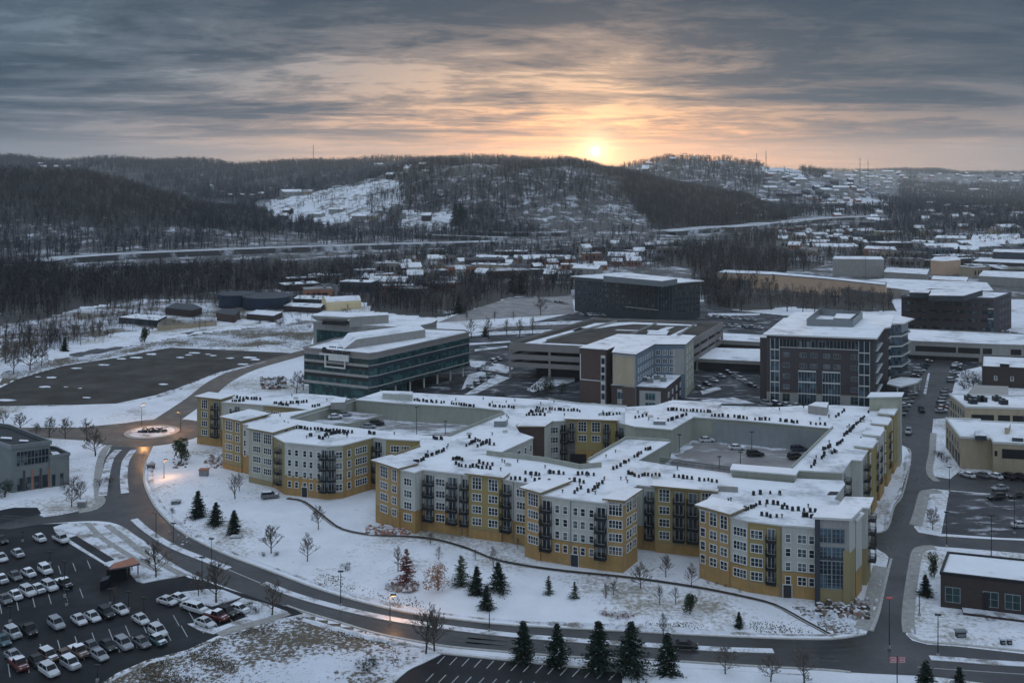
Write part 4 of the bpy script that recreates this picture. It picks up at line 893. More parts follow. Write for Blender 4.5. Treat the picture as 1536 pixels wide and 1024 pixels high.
# ------------------------------------------------------------ camera, world, sun, haze
cam=bpy.data.cameras.new('camera'); co=bpy.data.objects.new('camera',cam); col.objects.link(co)
co.location=(0,0,H); co.rotation_euler=(R(90),0,0); cam.sensor_width=36; cam.lens=F/1536*36
cam.shift_y=-(512-YH)/1536; cam.clip_start=1; cam.clip_end=60000; scn.camera=co
scn.render.resolution_x=1024; scn.render.resolution_y=682
SUN_AZ=math.atan2(893-CX,F); SUN_EL=math.atan((YH-227)/F)
sd=Vector((math.sin(SUN_AZ)*math.cos(SUN_EL),math.cos(SUN_AZ)*math.cos(SUN_EL),math.sin(SUN_EL)))
w=bpy.data.worlds.new('World'); scn.world=w; w.use_nodes=True
nt=w.node_tree; nt.nodes.clear(); L=nt.links.new
out=nt.nodes.new('ShaderNodeOutputWorld'); bg=nt.nodes.new('ShaderNodeBackground'); L(bg.outputs[0],out.inputs[0])
tc=nt.nodes.new('ShaderNodeTexCoord'); sx=nt.nodes.new('ShaderNodeSeparateXYZ'); L(tc.outputs['Generated'],sx.inputs[0])
X_,Y_,Z_=sx.outputs
def mth(op,a,b=None,c=None,clamp=False):
    n=nt.nodes.new('ShaderNodeMath'); n.operation=op; n.use_clamp=clamp
    for i,v in enumerate((a,b,c)):
        if v is None: continue
        if isinstance(v,(int,float)): n.inputs[i].default_value=v
        else: L(v,n.inputs[i])
    return n.outputs[0]
def mix(f,a,b,blend='MIX'):
    n=nt.nodes.new('ShaderNodeMix'); n.data_type='RGBA'; n.blend_type=blend; n.clamp_factor=True
    for i,v in ((0,f),(6,a),(7,b)):
        if isinstance(v,(int,float)): n.inputs[i].default_value=v
        elif isinstance(v,tuple): n.inputs[i].default_value=(*v,1)
        else: L(v,n.inputs[i])
    return n.outputs[2]
def smo(v,a,b): 
    n=nt.nodes.new('ShaderNodeMapRange'); n.interpolation_type='SMOOTHSTEP'; L(v,n.inputs[0]); n.inputs[1].default_value=a; n.inputs[2].default_value=b; return n.outputs[0]
zc=mth('ADD',mth('MAXIMUM',Z_,0.0),0.065)
cx_=mth('DIVIDE',X_,zc); cy_=mth('DIVIDE',Y_,zc)
cv=nt.nodes.new('ShaderNodeCombineXYZ'); L(mth('MULTIPLY',cx_,.72),cv.inputs[0]); L(cy_,cv.inputs[1])
def nz(sc,det,ro,dist=0,off=0):
    mp=nt.nodes.new('ShaderNodeMapping'); mp.inputs['Location'].default_value=(off,off*.7,0); L(cv.outputs[0],mp.inputs[0])
    n=nt.nodes.new('ShaderNodeTexNoise'); n.inputs['Scale'].default_value=sc; n.inputs['Detail'].default_value=det
    n.inputs['Roughness'].default_value=ro; n.inputs['Distortion'].default_value=dist; L(mp.outputs[0],n.inputs['Vector']); return n.outputs['Fac']
n1=nz(.62,10,.64,.5,SKYOFF); n2=nz(2.8,9,.68,.5,11.7); n3=nz(.16,3,.5,0,4.2)
dens=mth('ADD',mth('ADD',mth('MULTIPLY',n1,.64),mth('MULTIPLY',n2,.30)),mth('MULTIPLY',n3,.22))
# glow round the sun's azimuth
dx=mth('SUBTRACT',X_,sd.x); dz=mth('SUBTRACT',Z_,sd.z); front=smo(Y_,-.1,.4)
def gau(wx,wz): 
    a=mth('POWER',mth('ABSOLUTE',mth('DIVIDE',dx,wx)),2.); b=mth('POWER',mth('ABSOLUTE',mth('DIVIDE',dz,wz)),2.)
    return mth('MULTIPLY',mth('EXPONENT',mth('MULTIPLY',mth('ADD',a,b),-1.)),front)
gw=gau(.27,.135); gl=gau(.14,.032); gh=gau(.36,.042)
clear=mix(gw,SK['cool'],SK['warm']); clear=mix(mth('MULTIPLY',gh,.9),clear,SK['hor']); clear=mix(gl,clear,SK['hot'])
cloud=mix(gw,SK['dark'],SK['dwarm']); half=mix(.42,cloud,clear)
cloud=mix(smo(dens,.545,.64),half,cloud)
cf=smo(dens,.485,.560)
thin=smo(Z_,.015,.055)      # the veil thins towards the horizon
cf=mth('MULTIPLY',cf,mth('ADD',mth('MULTIPLY',thin,.70),.28))
sky=mix(cf,clear,cloud)
sky=mix(mth('MULTIPLY',smo(Z_,.115,.20),.72),sky,SK['dark'])
sky=mix(mth('MULTIPLY',smo(X_,-.18,-.55),mth('MULTIPLY',smo(Z_,.0,.05),.35)),sky,SK['dark'])
sky=mix(mth('MULTIPLY',smo(X_,.08,.40),mth('MULTIPLY',smo(Z_,.01,.07),.60)),sky,SK['dark'])
nish=nt.nodes.new('ShaderNodeTexSky'); nish.sky_type='NISHITA'; nish.sun_disc=False; nish.sun_elevation=R(2.0); nish.sun_rotation=SUN_AZ
nb=mix(1.0,nish.outputs[0],(.06,.06,.06),'MULTIPLY')
high=mix(1.0,nb,SK['over'],'ADD')
vf=mth('ADD',mth('MULTIPLY',smo(Z_,-.05,.75),.95),.30)
vc=nt.nodes.new('ShaderNodeCombineColor'); [L(vf,vc.inputs[i]) for i in range(3)]
high=mix(1.0,high,vc.outputs[0],'MULTIPLY')
up=mth('MAXIMUM',smo(Z_,.22,.50),smo(Y_,.35,-.35))
sky=mix(up,sky,high)
# the sun itself
vm=nt.nodes.new('ShaderNodeVectorMath'); vm.operation='DISTANCE'; L(tc.outputs['Generated'],vm.inputs[0]); vm.inputs[1].default_value=tuple(sd)
r_=vm.outputs['Value']
disc=mth('MULTIPLY',smo(r_,.0046,.0022),SK['disc'])
h1=mth('MULTIPLY',mth('EXPONENT',mth('MULTIPLY',r_,-1/.011)),1.3); h2=mth('MULTIPLY',mth('EXPONENT',mth('MULTIPLY',r_,-1/.045)),.42)
sky=mix(1.0,sky,mix(1.0,(1,.80,.42),mth('ADD',disc,h1),'MULTIPLY'),'ADD')
sky=mix(1.0,sky,mix(1.0,(1,.55,.22),h2,'MULTIPLY'),'ADD')
L(sky,bg.inputs[0]); bg.inputs[1].default_value=SK['k']
sl=bpy.data.lights.new('sun','SUN'); sl.energy=2.0; sl.angle=R(2.0); sl.color=(1,.62,.36)
so=bpy.data.objects.new('sun',sl); col.objects.link(so); e=R(2.6)
so.rotation_euler=Vector((-math.sin(SUN_AZ)*math.cos(e),-math.cos(SUN_AZ)*math.cos(e),-math.sin(e))).to_track_quat('-Z','Y').to_euler()
scn.view_settings.view_transform='Standard'; scn.view_settings.look='None'; scn.view_settings.exposure=EXPO; scn.view_settings.gamma=1
if HAZE>0:
    mb=MB(); mb.box(-8500,8500,-400,9300,-9,330,'trim'); hz=mb.build('haze'); hz['kind']='stuff'
    hm=bpy.data.materials.new('haze'); hm.use_nodes=True; t=hm.node_tree; t.nodes.clear()
    o=t.nodes.new('ShaderNodeOutputMaterial'); v=t.nodes.new('ShaderNodeVolumePrincipled'); t.links.new(v.outputs[0],o.inputs['Volume'])
    v.inputs['Density'].default_value=HAZE; v.inputs['Color'].default_value=(.45,.70,1.0,1); v.inputs['Anisotropy'].default_value=.5
    hz.data.materials.clear(); hz.data.materials.append(hm)
    hz['label']='thin cool evening haze over the whole valley'; 
# ------------------------------------------------------------ paved areas (px on the ground)
def G(pts,z=0): return [XY(x,y,z) for x,y in pts]
def chain(*segs):
    o=[]
    for s in segs:o+=s
    return o
def smooth(pts,k=4):
    out=[];n=len(pts)
    for i in range(n-1):
        p0=pts[max(i-1,0)];p1=pts[i];p2=pts[i+1];p3=pts[min(i+2,n-1)]
        for j in range(k):
            t=j/k;t2=t*t;t3=t2*t
            out.append(tuple(.5*((2*p1[d])+(-p0[d]+p2[d])*t+(2*p0[d]-5*p1[d]+4*p2[d]-p3[d])*t2+(-p0[d]+3*p1[d]-3*p2[d]+p3[d])*t3) for d in (0,1)))
    out.append(pts[-1]); return out
def ribbon(pts,wd):
    """polygon strip of width wd metres along world points"""
    Lp=[];Rp=[]
    for i,p in enumerate(pts):
        a=Vector(pts[max(i-1,0)]);b=Vector(pts[min(i+1,len(pts)-1)]);d=(b-a).normalized();n=Vector((-d.y,d.x))
        Lp.append((p[0]+n.x*wd/2,p[1]+n.y*wd/2));Rp.append((p[0]-n.x*wd/2,p[1]-n.y*wd/2))
    return Rp+Lp[::-1]
def ribsheet(name,pts,wd,z,m,h=0):
    mb=MB(); r=ribbon(pts,wd);n=len(r)//2
    for i in range(n-1):
        q=[r[i],r[i+1],r[2*n-2-i],r[2*n-1-i]]
        mb.poly([(a,b,z+h) for a,b in q],m)
        if h:
            for a,b in ((q[0],q[1]),(q[2],q[3])): mb.poly([(a[0],a[1],-.02),(b[0],b[1],-.02),(b[0],b[1],z+h),(a[0],a[1],z+h)],'kerb')
    if h:
        for a,b in ((r[-1],r[0]),(r[n-1],r[n])): mb.poly([(a[0],a[1],-.02),(b[0],b[1],-.02),(b[0],b[1],z+h),(a[0],a[1],z+h)],'kerb')
    return structure(mb.build(name))
up_edge=[(219,692),(215.6,717.5),(223,742.5),(237.5,766),(264,792),(297,812),(344,834),(406,857),(473,882),(546,904),(619,920),(691.6,930),(764.6,937.5),(874,943.5),(960,948),(1049,952.7),(1151,957),(1245,958.5),(1298,951)]
lo_edge=[(1400,1014),(1276,1008),(1239,1004.5),(1117,998),(971,989),(874,986),(764.6,978),(673.4,969.6),(619,960.5),(564,949.5),(509,933),(458,918),(430,908),(400,902),(350,884),(290,861),(250,838),(222,815),(200,800),(185,790),(165,783),(130,781),(60,786),(0,793),(0,765),(56,764),(66,775),(137,762),(155,752),(143,744),(145,730),(150,699),(166,672),(158,664)]
EDGE_UP=smooth([XY(*p) for p in up_edge],4)
main_road=chain(EDGE_UP,[XY(1358,950),XY(1368.5,960),XY(1391,966),XY(1437,969),XY(1640,992),XY(1640,1045)],smooth([XY(*p) for p in lo_edge],3),[XY(175,655),XY(225,660),XY(231,666)])
structure_polys=[]
PAVED=[]
def pav(name,pts,z,m,bumpfree=True):
    PAVED.append(pts); return sheet(name,pts,z,m)
pav('road',main_road,.020,'asphalt')
rc=XY(228,648); rr=[(rc[0]+17*math.cos(a),rc[1]+17*math.sin(a)) for a in np.linspace(0,2*math.pi,40,endpoint=False)]
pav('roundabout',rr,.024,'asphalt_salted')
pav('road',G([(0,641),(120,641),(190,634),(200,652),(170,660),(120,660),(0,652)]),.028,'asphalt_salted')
arm=smooth([XY(235,640),XY(262,622),XY(300,596),XY(330,572),XY(370,553),(XY(425,537)),XY(470,525)],4)
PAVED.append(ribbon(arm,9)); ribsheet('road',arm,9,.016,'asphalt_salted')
rr_poly=G([(1298,953),(1313.7,918),(1326,865),(1333,836),(1329.7,831),(1314,822),(1285,816),(1285,803),(1329,796),(1338,760),(1349.7,744.5),(1360,705.5),(1363,677),(1359,670),(1340,662),(1340,625),(1357,590),(1372,566),(1384,545),(1360,535),(1470,536),(1440,550),(1424,600),(1424,627),(1400,628),(1395.6,672),(1392.6,692),(1390.7,705.5),(1400.5,714),(1425,718),(1440,706),(1640,722),(1640,753),(1400.5,733),(1384,735),(1380,740.6),(1376,766),(1371,790),(1378,798),(1410,803.7),(1483,808),(1640,815),(1640,838),(1446,822),(1400,818.5),(1384.5,819),(1371,824),(1366,849.4),(1359.4,899.7),(1357,930),(1359,951)])
pav('side_road',rr_poly,.012,'asphalt')
pav('parking_lot',G([(1424,736),(1640,754),(1640,812),(1500,806),(1412,800)]),.008,'lot_worn')
lot=G([(-60,800),(0,792),(60,786),(100,784),(165,800),(283,866),(305,870),(345,884),(440,912),(455,920),(422,927),(344,946),(322,955),(281,974),(219,990),(175,1009),(150,1026),(130,1060),(-120,1060)])
pav('parking_lot',lot,.014,'asphalt_lot')
pav('parking_lot',G([(604,1007),(633,996),(657,980),(932,1008),(938,1060),(540,1060)]),.014,'asphalt_lot')
pav('parking_entrance',G([(-60,768),(0,765),(20,761),(56,761),(62,770),(0,785),(-60,795)]),.030,'asphalt_lot')
pav('gravel_lot',G([(-120,600),(0,581.5),(28,567.5),(94,549),(175,536),(256,521),(344,525),(430,529),(455,531),(400,541),(312.5,564),(280,578),(250,589),(175,605),(110,607),(0,608.8),(-120,609)]),.010,'gravel_lot')
up1=smooth([XY(-80,562),XY(0,556),XY(78,540),XY(156,524),XY(215,512),XY(300,498),XY(380,487),XY(470,478)],3)
ribsheet('road',up1,10,.012,'asphalt')
up2=smooth([XY(-40,510),XY(0,497),XY(58,486),XY(109,472),XY(155,458),XY(200,449)],3)
ribsheet('road',up2,12,.012,'deck')
pav('town_pavement',G([(560,600),(700,500),(760,492),(900,460),(1060,452),(1100,465),(1340,490),(1560,530),(1424,560),(1400,600),(1340,628),(1240,612),(1000,606),(800,606)]),.006,'asphalt_town')
pav('town_pavement',G([(655,484),(690,470),(760,448),(858,444),(862,470),(840,472),(760,477)]),.010,'deck')
ribsheet('road',smooth([XY(640,496),XY(760,492),XY(880,488)],2),11,.010,'asphalt')
# medians and pavements
def isl(name,pts,wd,m='snow_verge',h=.14): return ribsheet(name,smooth([XY(*p) for p in pts],3),wd,.02,m,h)
isl('median',[(200.5,675),(192,686),(187.5,696),(185.5,717.5),(187.5,740)],1.9)
isl('median',[(178,675),(165.6,688),(157.8,717.5),(154,744)],2.0)
isl('median',[(201,779),(222,797),(259,820),(312,841.5),(343,853)],1.7)
isl('median',[(395,875),(440,892),(480,904),(527.6,916),(600.5,931),(728,948.5),(848,959.5),(960,967),(1080,974),(1160,976.5)],1.6)
isl('median',[(1395,987),(1440,990),(1490,994),(1600,1000)],1.6)
isl('pavement',[(164,668),(158,674),(151,690),(147,717),(148,742),(152,752),(141,763),(118,768)],2.0,'concrete',.12)
isl('pavement',[(1307,945),(1318,918),(1330,866),(1337,838)],.5,'kerb',.13)
isl('pavement',[(1296,944),(1307,915),(1317,870),(1322,850)],3.2,'concrete',.10)
isl('pavement',[(1364,949),(1362,930),(1364,900),(1371,850),(1376,828),(1386,822),(1402,821)],2.2,'concrete',.13)
isl('pavement',[(1405,722),(1396,713),(1394,700),(1398,680),(1400,650)],1.8,'concrete',.13)
isl('pavement',[(1373,788),(1380,766),(1386,742),(1392,738),(1410,737)],2.6,'concrete',.13)
isl('kerb',[(1303,800),(1330,794),(1341,760),(1352.5,744.5),(1363,706),(1366,679),(1361,672)],.4,'kerb',.14)
isl('kerb',[(1364,951),(1371,957),(1392,963),(1437,966),(1560,979)],.5,'kerb',.14)
mbk=[(x,y) for x,y in EDGE_UP]
ribsheet('kerb',mbk,.45,.02,'kerb',.14)
ribsheet('kerb',smooth([XY(*p) for p in lo_edge[1:13]],3),.45,.02,'kerb',.14)
isl('pavement',[(432,919),(400,930),(350,944),(328,952)],2.0,'concrete',.11)
isl('pavement',[(575,1030),(604,1004),(633,990),(655,979)],2.0,'snow_verge',.12)
isl('kerb',[(655,979),(760,990),(932,1007)],.5,'kerb',.13)
# footpath round the apartments
fp=smooth([XY(430,747),XY(455,752),XY(485,775),(XY(512,793)),XY(560,802),XY(610,804),XY(655,809),XY(700,822),XY(740,838),XY(790,848),XY(850,856),XY(930,864),XY(985,871),XY(1050,881),XY(1110,893),XY(1160,906),XY(1205,930),XY(1248,953)],3)
ribsheet('footpath',fp,1.15,.02,'asphalt')
ribsheet('footpath_edge',[(x+.3,y-.95) for x,y in fp],.3,.03,'kerb')
# snowy islands of the lower left car park
def island(name,pts,m='snow_verge',h=.15): return sheet(name,G(pts),.0,m,h)
island('traffic_island',[(82,797),(80,791),(95,786),(130,784.5),(165,787),(186,798),(216,817),(250,840),(286,862),(262,866.5),(240,870),(215,875),(205,872),(196,862),(162,850),(120,825),(104,815),(90,806)])
ribsheet('footpath',smooth([XY(132,786),XY(150,805),XY(180,825),XY(215,846),XY(240,858)],3),1.3,.175,'concrete')
ribsheet('footpath',smooth([XY(160,788),XY(185,806),XY(212,828),XY(245,848),XY(276,864)],3),1.5,.18,'concrete')
ribsheet('footpath',smooth([XY(108,806),XY(135,823),XY(165,842)],2),2.0,.176,'asphalt_lot')
island('traffic_island',[(235,904),(250,895),(275,888),(310,884),(335,885),(362,896),(345,902),(318,910),(300,906),(262,905)])
island('traffic_island',[(364,897),(400,906),(432,918),(400,927),(345,941),(320,951.5),(300,946),(281,936),(300,934),(325,942),(372,925),(344,908)])
ca=[(rc[0]+8.2*math.cos(a),rc[1]+8.2*math.sin(a)) for a in np.linspace(0,2*math.pi,32,endpoint=False)]
sheet('roundabout_island',ca,.03,'concrete',.15)
sheet('roundabout_snow',[(rc[0]+(x-rc[0])*.82,rc[1]+(y-rc[1])*.82) for x,y in ca],.185,'snow_verge')
# salt-stained wheel tracks and ploughed banks
def offs(pts,d):
    o=[]
    for i,p in enumerate(pts):
        a=Vector(pts[max(i-1,0)]);b=Vector(pts[min(i+1,len(pts)-1)]);e=(b-a).normalized(); o.append((p[0]-e.y*d,p[1]+e.x*d))
    return o
EU=[p for p in EDGE_UP]
tm=MB()
for d in (-2.2,-3.9,-5.8,-7.4): 
    r=ribbon(offs(EU[6:],d),.55 if d>-5 else .45); n=len(r)//2
    for i in range(n-1): tm.poly([(q[0],q[1],.0245) for q in (r[i],r[i+1],r[2*n-2-i],r[2*n-1-i])],'track')
for pts in ([(1328,950),(1340,915),(1352,850),(1358,800),(1368,750),(1378,700),(1380,660),(1378,630)],[(700,960),(874,972),(1000,978),(1200,986),(1400,996)],[(480,912),(620,948),(760,966)],
  [(176,740),(176,715),(183,690),(194,672)],[(208,745),(204,720),(207,695),(214,672)],[(215,790),(240,812),(290,843),(350,870)],[(0,775),(90,778),(170,768)],[(262,800),(320,830),(380,853)]):
    c=smooth([XY(*p) for p in pts],5)
    for d in (-.8,.8):
        r=ribbon(offs(c,d),.5); n=len(r)//2
        for i in range(n-1): tm.poly([(q[0],q[1],.0325) for q in (r[i],r[i+1],r[2*n-2-i],r[2*n-1-i])],'track')
structure(tm.build('tyre_tracks'))
def bank(name,pts,d,w0=.7,h0=.35,seed=1):
    c=offs(pts,d); rs=random.Random(seed); mb=MB(); prev=None; dense=[]
    for i in range(len(c)-1):
        a=Vector(c[i]);b=Vector(c[i+1]); k=max(1,int((b-a).length/.9)); dense+=[a.lerp(b,j/k) for j in range(k)]
    for i in range(1,len(dense)-1):
        e=(dense[i+1]-dense[i-1]).normalized(); n=Vector((-e.y,e.x)); m_=max(0,math.sin(i*.13)+math.sin(i*.041+seed)+rs.uniform(-.5,.9)); w_=w0*(.3+.5*m_)*rs.uniform(.7,1.3); h=h0*(.15+.6*m_)*rs.uniform(.6,1.3)
        ring_=[dense[i]-n*w_,dense[i]-n*w_*.4,dense[i]+n*w_*.3,dense[i]+n*w_]; hs_=(-.02,h,h*.8,-.02); cur=[(p.x,p.y,q+.02) for p,q in zip(ring_,hs_)]
        if prev:
            for k in range(3): mb.poly([prev[k],cur[k],cur[k+1],prev[k+1]],'snow_verge')
        prev=cur
    return structure(mb.build(name))
bank('snow_bank',EU,1.6,seed=1); bank('snow_bank',EU,1.9,.5,.3,seed=9)
bank('snow_bank',smooth([XY(*p) for p in [(1437,969),(1391,966),(1370,961),(1358,950),(1357,930),(1359,900),(1366,849),(1371,824)]],4),-1.2 ,.6,.3,4)
bank('snow_bank',smooth([XY(*p) for p in [(1308,951),(1318,918),(1330,866)]],4),.9,.5,.3,5)
bank('snow_bank',smooth([XY(*p) for p in [(1333,796),(1342,760),(1353,744.5),(1364,705.5),(1367,677)]],4),.9,.6,.35,6)
bank('snow_bank',smooth([XY(*p) for p in [(1371,790),(1376,766),(1380,741)]],4),-2.8,.6,.3,7)
bank('snow_bank',smooth([XY(*p) for p in [(455,922),(520,940),(619,962),(764,980),(971,991),(1117,1000),(1239,1007)]],5),-1.4,.7,.3,8)
bank('snow_bank',smooth([XY(*p) for p in [(150,1026),(175,1009),(219,990),(281,974),(322,955)]],5),-1.0,.9,.4,10)
bank('snow_bank',smooth([XY(*p) for p in [(0,609),(110,607),(175,605),(250,589),(312,564),(400,541)]],5),-1.0,1.2,.4,11)
bank('snow_bank',smooth([XY(*p) for p in [(28,567),(94,549),(175,536),(256,521),(344,525)]],5),1.0,1.2,.5,12)
for pl in ([(704,541),(740,543),(770,552),(760,560),(735,556),(706,550)],[(702,562),(722,557),(737,562),(708,578),(692,585)],[(745,562),(765,567),(715,590),(697,592)],[(703,515),(765,511.5),(768,513.5),(704,518)],[(712,524),(760,519),(762,521),(712,527)],
  [(655,489.5),(875,481),(874,485.5),(655,494.5)],[(690,500),(860,493),(850,498),(690,505)],[(1050,586),(1078,580),(1082,584),(1054,592)],[(1050,600),(1100,596),(1132,605),(1062,606)],[(1085,556),(1120,553),(1122,557),(1088,560)],[(1385,590),(1392,560),(1395,560),(1389,592)],
  [(1062,470),(1140,470),(1140,473),(1062,474)],[(820,560),(862,562),(862,572),(800,588),(790,585)]):
    sheet('snow_island',G(pl),.02,'snow_verge',.12)
# markings
mk=MB()
def line(mb,a,b,wd,z,m='paint'):
    a=Vector(a);b=Vector(b);d=(b-a).normalized();n=Vector((-d.y,d.x))*wd/2
    mb.poly([(a.x+n.x,a.y+n.y,z),(a.x-n.x,a.y-n.y,z),(b.x-n.x,b.y-n.y,z),(b.x+n.x,b.y+n.y,z)],m)
for i in range(15):
    x=667+i*18.4; y=983.5+i*1.75
    line(mk,XY(x,y),XY(x-11,y+11.5),.16,.024)
for i in range(12):
    x=650+i*19; y=1010+i*1.5
    line(mk,XY(x,y),XY(x-11,y+11.5),.16,.024)
rowdir=Vector((2.27,1.32)).normalized(); cardir=Vector((.5,-.86))
def stalls(mb,p,n,sp,length,both=False,z=.024):
    p=Vector(p)
    for i in range(n):
        q=p+rowdir*sp*i; line(mb,q,q+cardir*length,.14,z)
for (x,y,n) in ((12,995,15),(60,965,13),(0,905,6),(20,860,7)): stalls(mk,XY(x,y),n,2.75,5)
for i in range(0):
    x=1432+i*9; line(mk,XY(x,741+i*.6),XY(x+3,752+i*.6),.14,.020)
mk.poly([(a,b,.026) for a,b in ribbon([XY(266,822),XY(300,838),XY(330,849)],.15)][:6],'paint')
pts=[XY(390.6,874),XY(343,854)]; line(mk,pts[0],pts[1],.25,.026)
line(mk,XY(1376,1000),XY(1540,1011),.2,.026)
structure(mk.build('road_markings'))
M['snow_field2']=varmat('snow_field2',(.72,.74,.78),.8,.1,.5)
rs=random.Random(8)
for x,y,w_ in ((77,566,10),(68,580,10),(99,580,4),(115,552,9),(155,547,9),(182,538,8),(205,536,10),(228,531,9),(292,529,9),(271,536,7),(283,532,6),(312,531,5),(345,537,7),(374,536,11),(383,539,9),(364,546,9),(320,533,6),(130,596,7),(10,600,14),(245,576,8),(57,565,5),(120,582,4)):
    pl=[XY(x+w_*math.cos(a)*rs.uniform(.7,1.1),y+w_*.13*math.sin(a)*rs.uniform(.6,1.2)) for a in np.linspace(0,2*math.pi,14,endpoint=False)]
    sheet('snow_patch',pl,.016,'snow_field2')
# ------------------------------------------------------------ the ground sheet
nu,ny=600,720
u=np.linspace(-1.15,1.15,nu); Yr=35*(9000/35)**np.linspace(0,1,ny)
U,YY=np.meshgrid(u,Yr); XX=U*(YY+150*np.exp(-YY/1500)); ZZ=terrain(XX,YY)-.03*0
near=(YY<620)&(YY>100)&(np.abs(XX)<450)
nx_=XX[near];ny_=YY[near]; dmin=np.full(nx_.shape,1e9); inside=np.zeros(nx_.shape,bool)
allp=PAVED+FOOT
for pl in allp:
    inside|=inpoly(nx_,ny_,pl)
    for i in range(len(pl)):
        ax,ay=pl[i][:2];bx,by=pl[(i+1)%len(pl)][:2]; ex,ey=bx-ax,by-ay; l2=ex*ex+ey*ey+1e-9
        t=np.clip(((nx_-ax)*ex+(ny_-ay)*ey)/l2,0,1); dmin=np.minimum(dmin,np.hypot(nx_-ax-t*ex,ny_-ay-t*ey))
mask=np.where(inside,0,sstep((dmin-1.5)/9))
fpa=np.array(fp)
for k in range(len(fpa)-1):
    ax,ay=fpa[k];bx,by=fpa[k+1];ex,ey=bx-ax,by-ay;l2=ex*ex+ey*ey
    t=np.clip(((nx_-ax)*ex+(ny_-ay)*ey)/l2,0,1); mask=np.minimum(mask,sstep((np.hypot(nx_-ax-t*ex,ny_-ay-t*ey)-2)/6))
bb=.45*np.sin(nx_*.11+ny_*.07)+.35*np.sin(nx_*.23-ny_*.19+2)+.22*np.sin(nx_*.5+ny_*.37)+.12*np.sin(nx_*.9-ny_*.8)+.3
ZZ[near]+=mask*bb*.8
verts=np.stack([XX,YY,ZZ],-1).reshape(-1,3)
gm=bpy.data.meshes.new('ground'); gm.vertices.add(len(verts)); gm.vertices.foreach_set('co',verts.astype(np.float32).ravel())
idx=(np.arange(ny-1)[:,None]*nu+np.arange(nu-1)[None,:]).ravel()
quads=np.stack([idx,idx+1,idx+nu+1,idx+nu],-1).astype(np.int32)
gm.loops.add(quads.size); gm.loops.foreach_set('vertex_index',quads.ravel()); gm.polygons.add(len(quads))
gm.polygons.foreach_set('loop_start',np.arange(0,quads.size,4,dtype=np.int32)); gm.polygons.foreach_set('use_smooth',np.ones(len(quads),bool))
# material by area: 0 lawn snow, 1 rough verge, 2 far snow
fc=verts[quads].mean(1); fx,fy,fz=fc.T; ppx=CX+F*fx/fy; ppy=YH+F*(H-fz)/fy
mi=np.zeros(len(quads),np.int32)
def rough(poly,k):
    p2=np.array(poly,float); s=inpoly(ppx,ppy,[tuple(a) for a in p2]); mi[s]=k
rough([(150,1060),(150,1024),(219,990),(281,974),(344,948),(422,928),(455,922),(520,940),(600,962),(640,975),(600,1004),(570,1060)],1)
rough([(0,553),(156,526),(300,500),(470,480),(470,520),(256,521),(94,549),(28,567),(0,580)],1)
rough([(0,480),(60,470),(170,458),(240,452),(330,446),(470,440),(470,470),(330,482),(170,500),(0,545)],1)
rough([(1180,905),(1225,915),(1300,905),(1290,950),(1250,950)],1)
rough([(640,964),(760,980),(1240,1006),(1270,1060),(900,1060),(930,1008),(655,978)],0)
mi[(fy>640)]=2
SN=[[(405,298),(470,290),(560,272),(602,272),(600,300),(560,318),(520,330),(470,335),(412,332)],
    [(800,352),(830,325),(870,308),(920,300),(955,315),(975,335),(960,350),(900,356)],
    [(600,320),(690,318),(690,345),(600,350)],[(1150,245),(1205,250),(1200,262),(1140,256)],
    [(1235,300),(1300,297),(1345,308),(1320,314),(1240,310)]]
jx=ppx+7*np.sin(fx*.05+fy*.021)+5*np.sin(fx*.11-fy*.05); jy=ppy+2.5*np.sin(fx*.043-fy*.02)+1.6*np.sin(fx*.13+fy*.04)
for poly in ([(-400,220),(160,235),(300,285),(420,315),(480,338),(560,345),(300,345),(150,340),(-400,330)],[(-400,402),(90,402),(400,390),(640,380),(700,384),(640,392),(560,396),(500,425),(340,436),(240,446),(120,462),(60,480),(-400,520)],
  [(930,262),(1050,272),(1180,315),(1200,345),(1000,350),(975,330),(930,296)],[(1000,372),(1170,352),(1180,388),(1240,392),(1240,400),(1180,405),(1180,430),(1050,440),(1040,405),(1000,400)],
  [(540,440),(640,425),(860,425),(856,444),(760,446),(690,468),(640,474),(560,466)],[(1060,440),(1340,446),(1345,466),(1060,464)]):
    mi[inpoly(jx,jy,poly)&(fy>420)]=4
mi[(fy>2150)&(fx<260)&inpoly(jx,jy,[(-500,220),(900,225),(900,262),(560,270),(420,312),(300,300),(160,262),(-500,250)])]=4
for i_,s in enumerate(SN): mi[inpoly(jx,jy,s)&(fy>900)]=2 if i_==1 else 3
gm.polygons.foreach_set('material_index',mi)
gm.update(calc_edges=True); gm.validate()
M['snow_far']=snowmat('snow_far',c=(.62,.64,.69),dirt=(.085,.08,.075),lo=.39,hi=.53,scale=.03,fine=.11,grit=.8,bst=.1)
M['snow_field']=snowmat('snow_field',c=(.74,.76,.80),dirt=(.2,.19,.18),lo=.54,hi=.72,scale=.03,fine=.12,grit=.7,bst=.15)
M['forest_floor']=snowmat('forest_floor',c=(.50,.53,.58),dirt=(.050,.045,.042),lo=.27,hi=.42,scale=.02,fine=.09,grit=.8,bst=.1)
for n in ('snow_ground','snow_rough','snow_far','snow_field','forest_floor'): gm.materials.append(M[n])
go=bpy.data.objects.new('ground',gm); col.objects.link(go); structure(go)
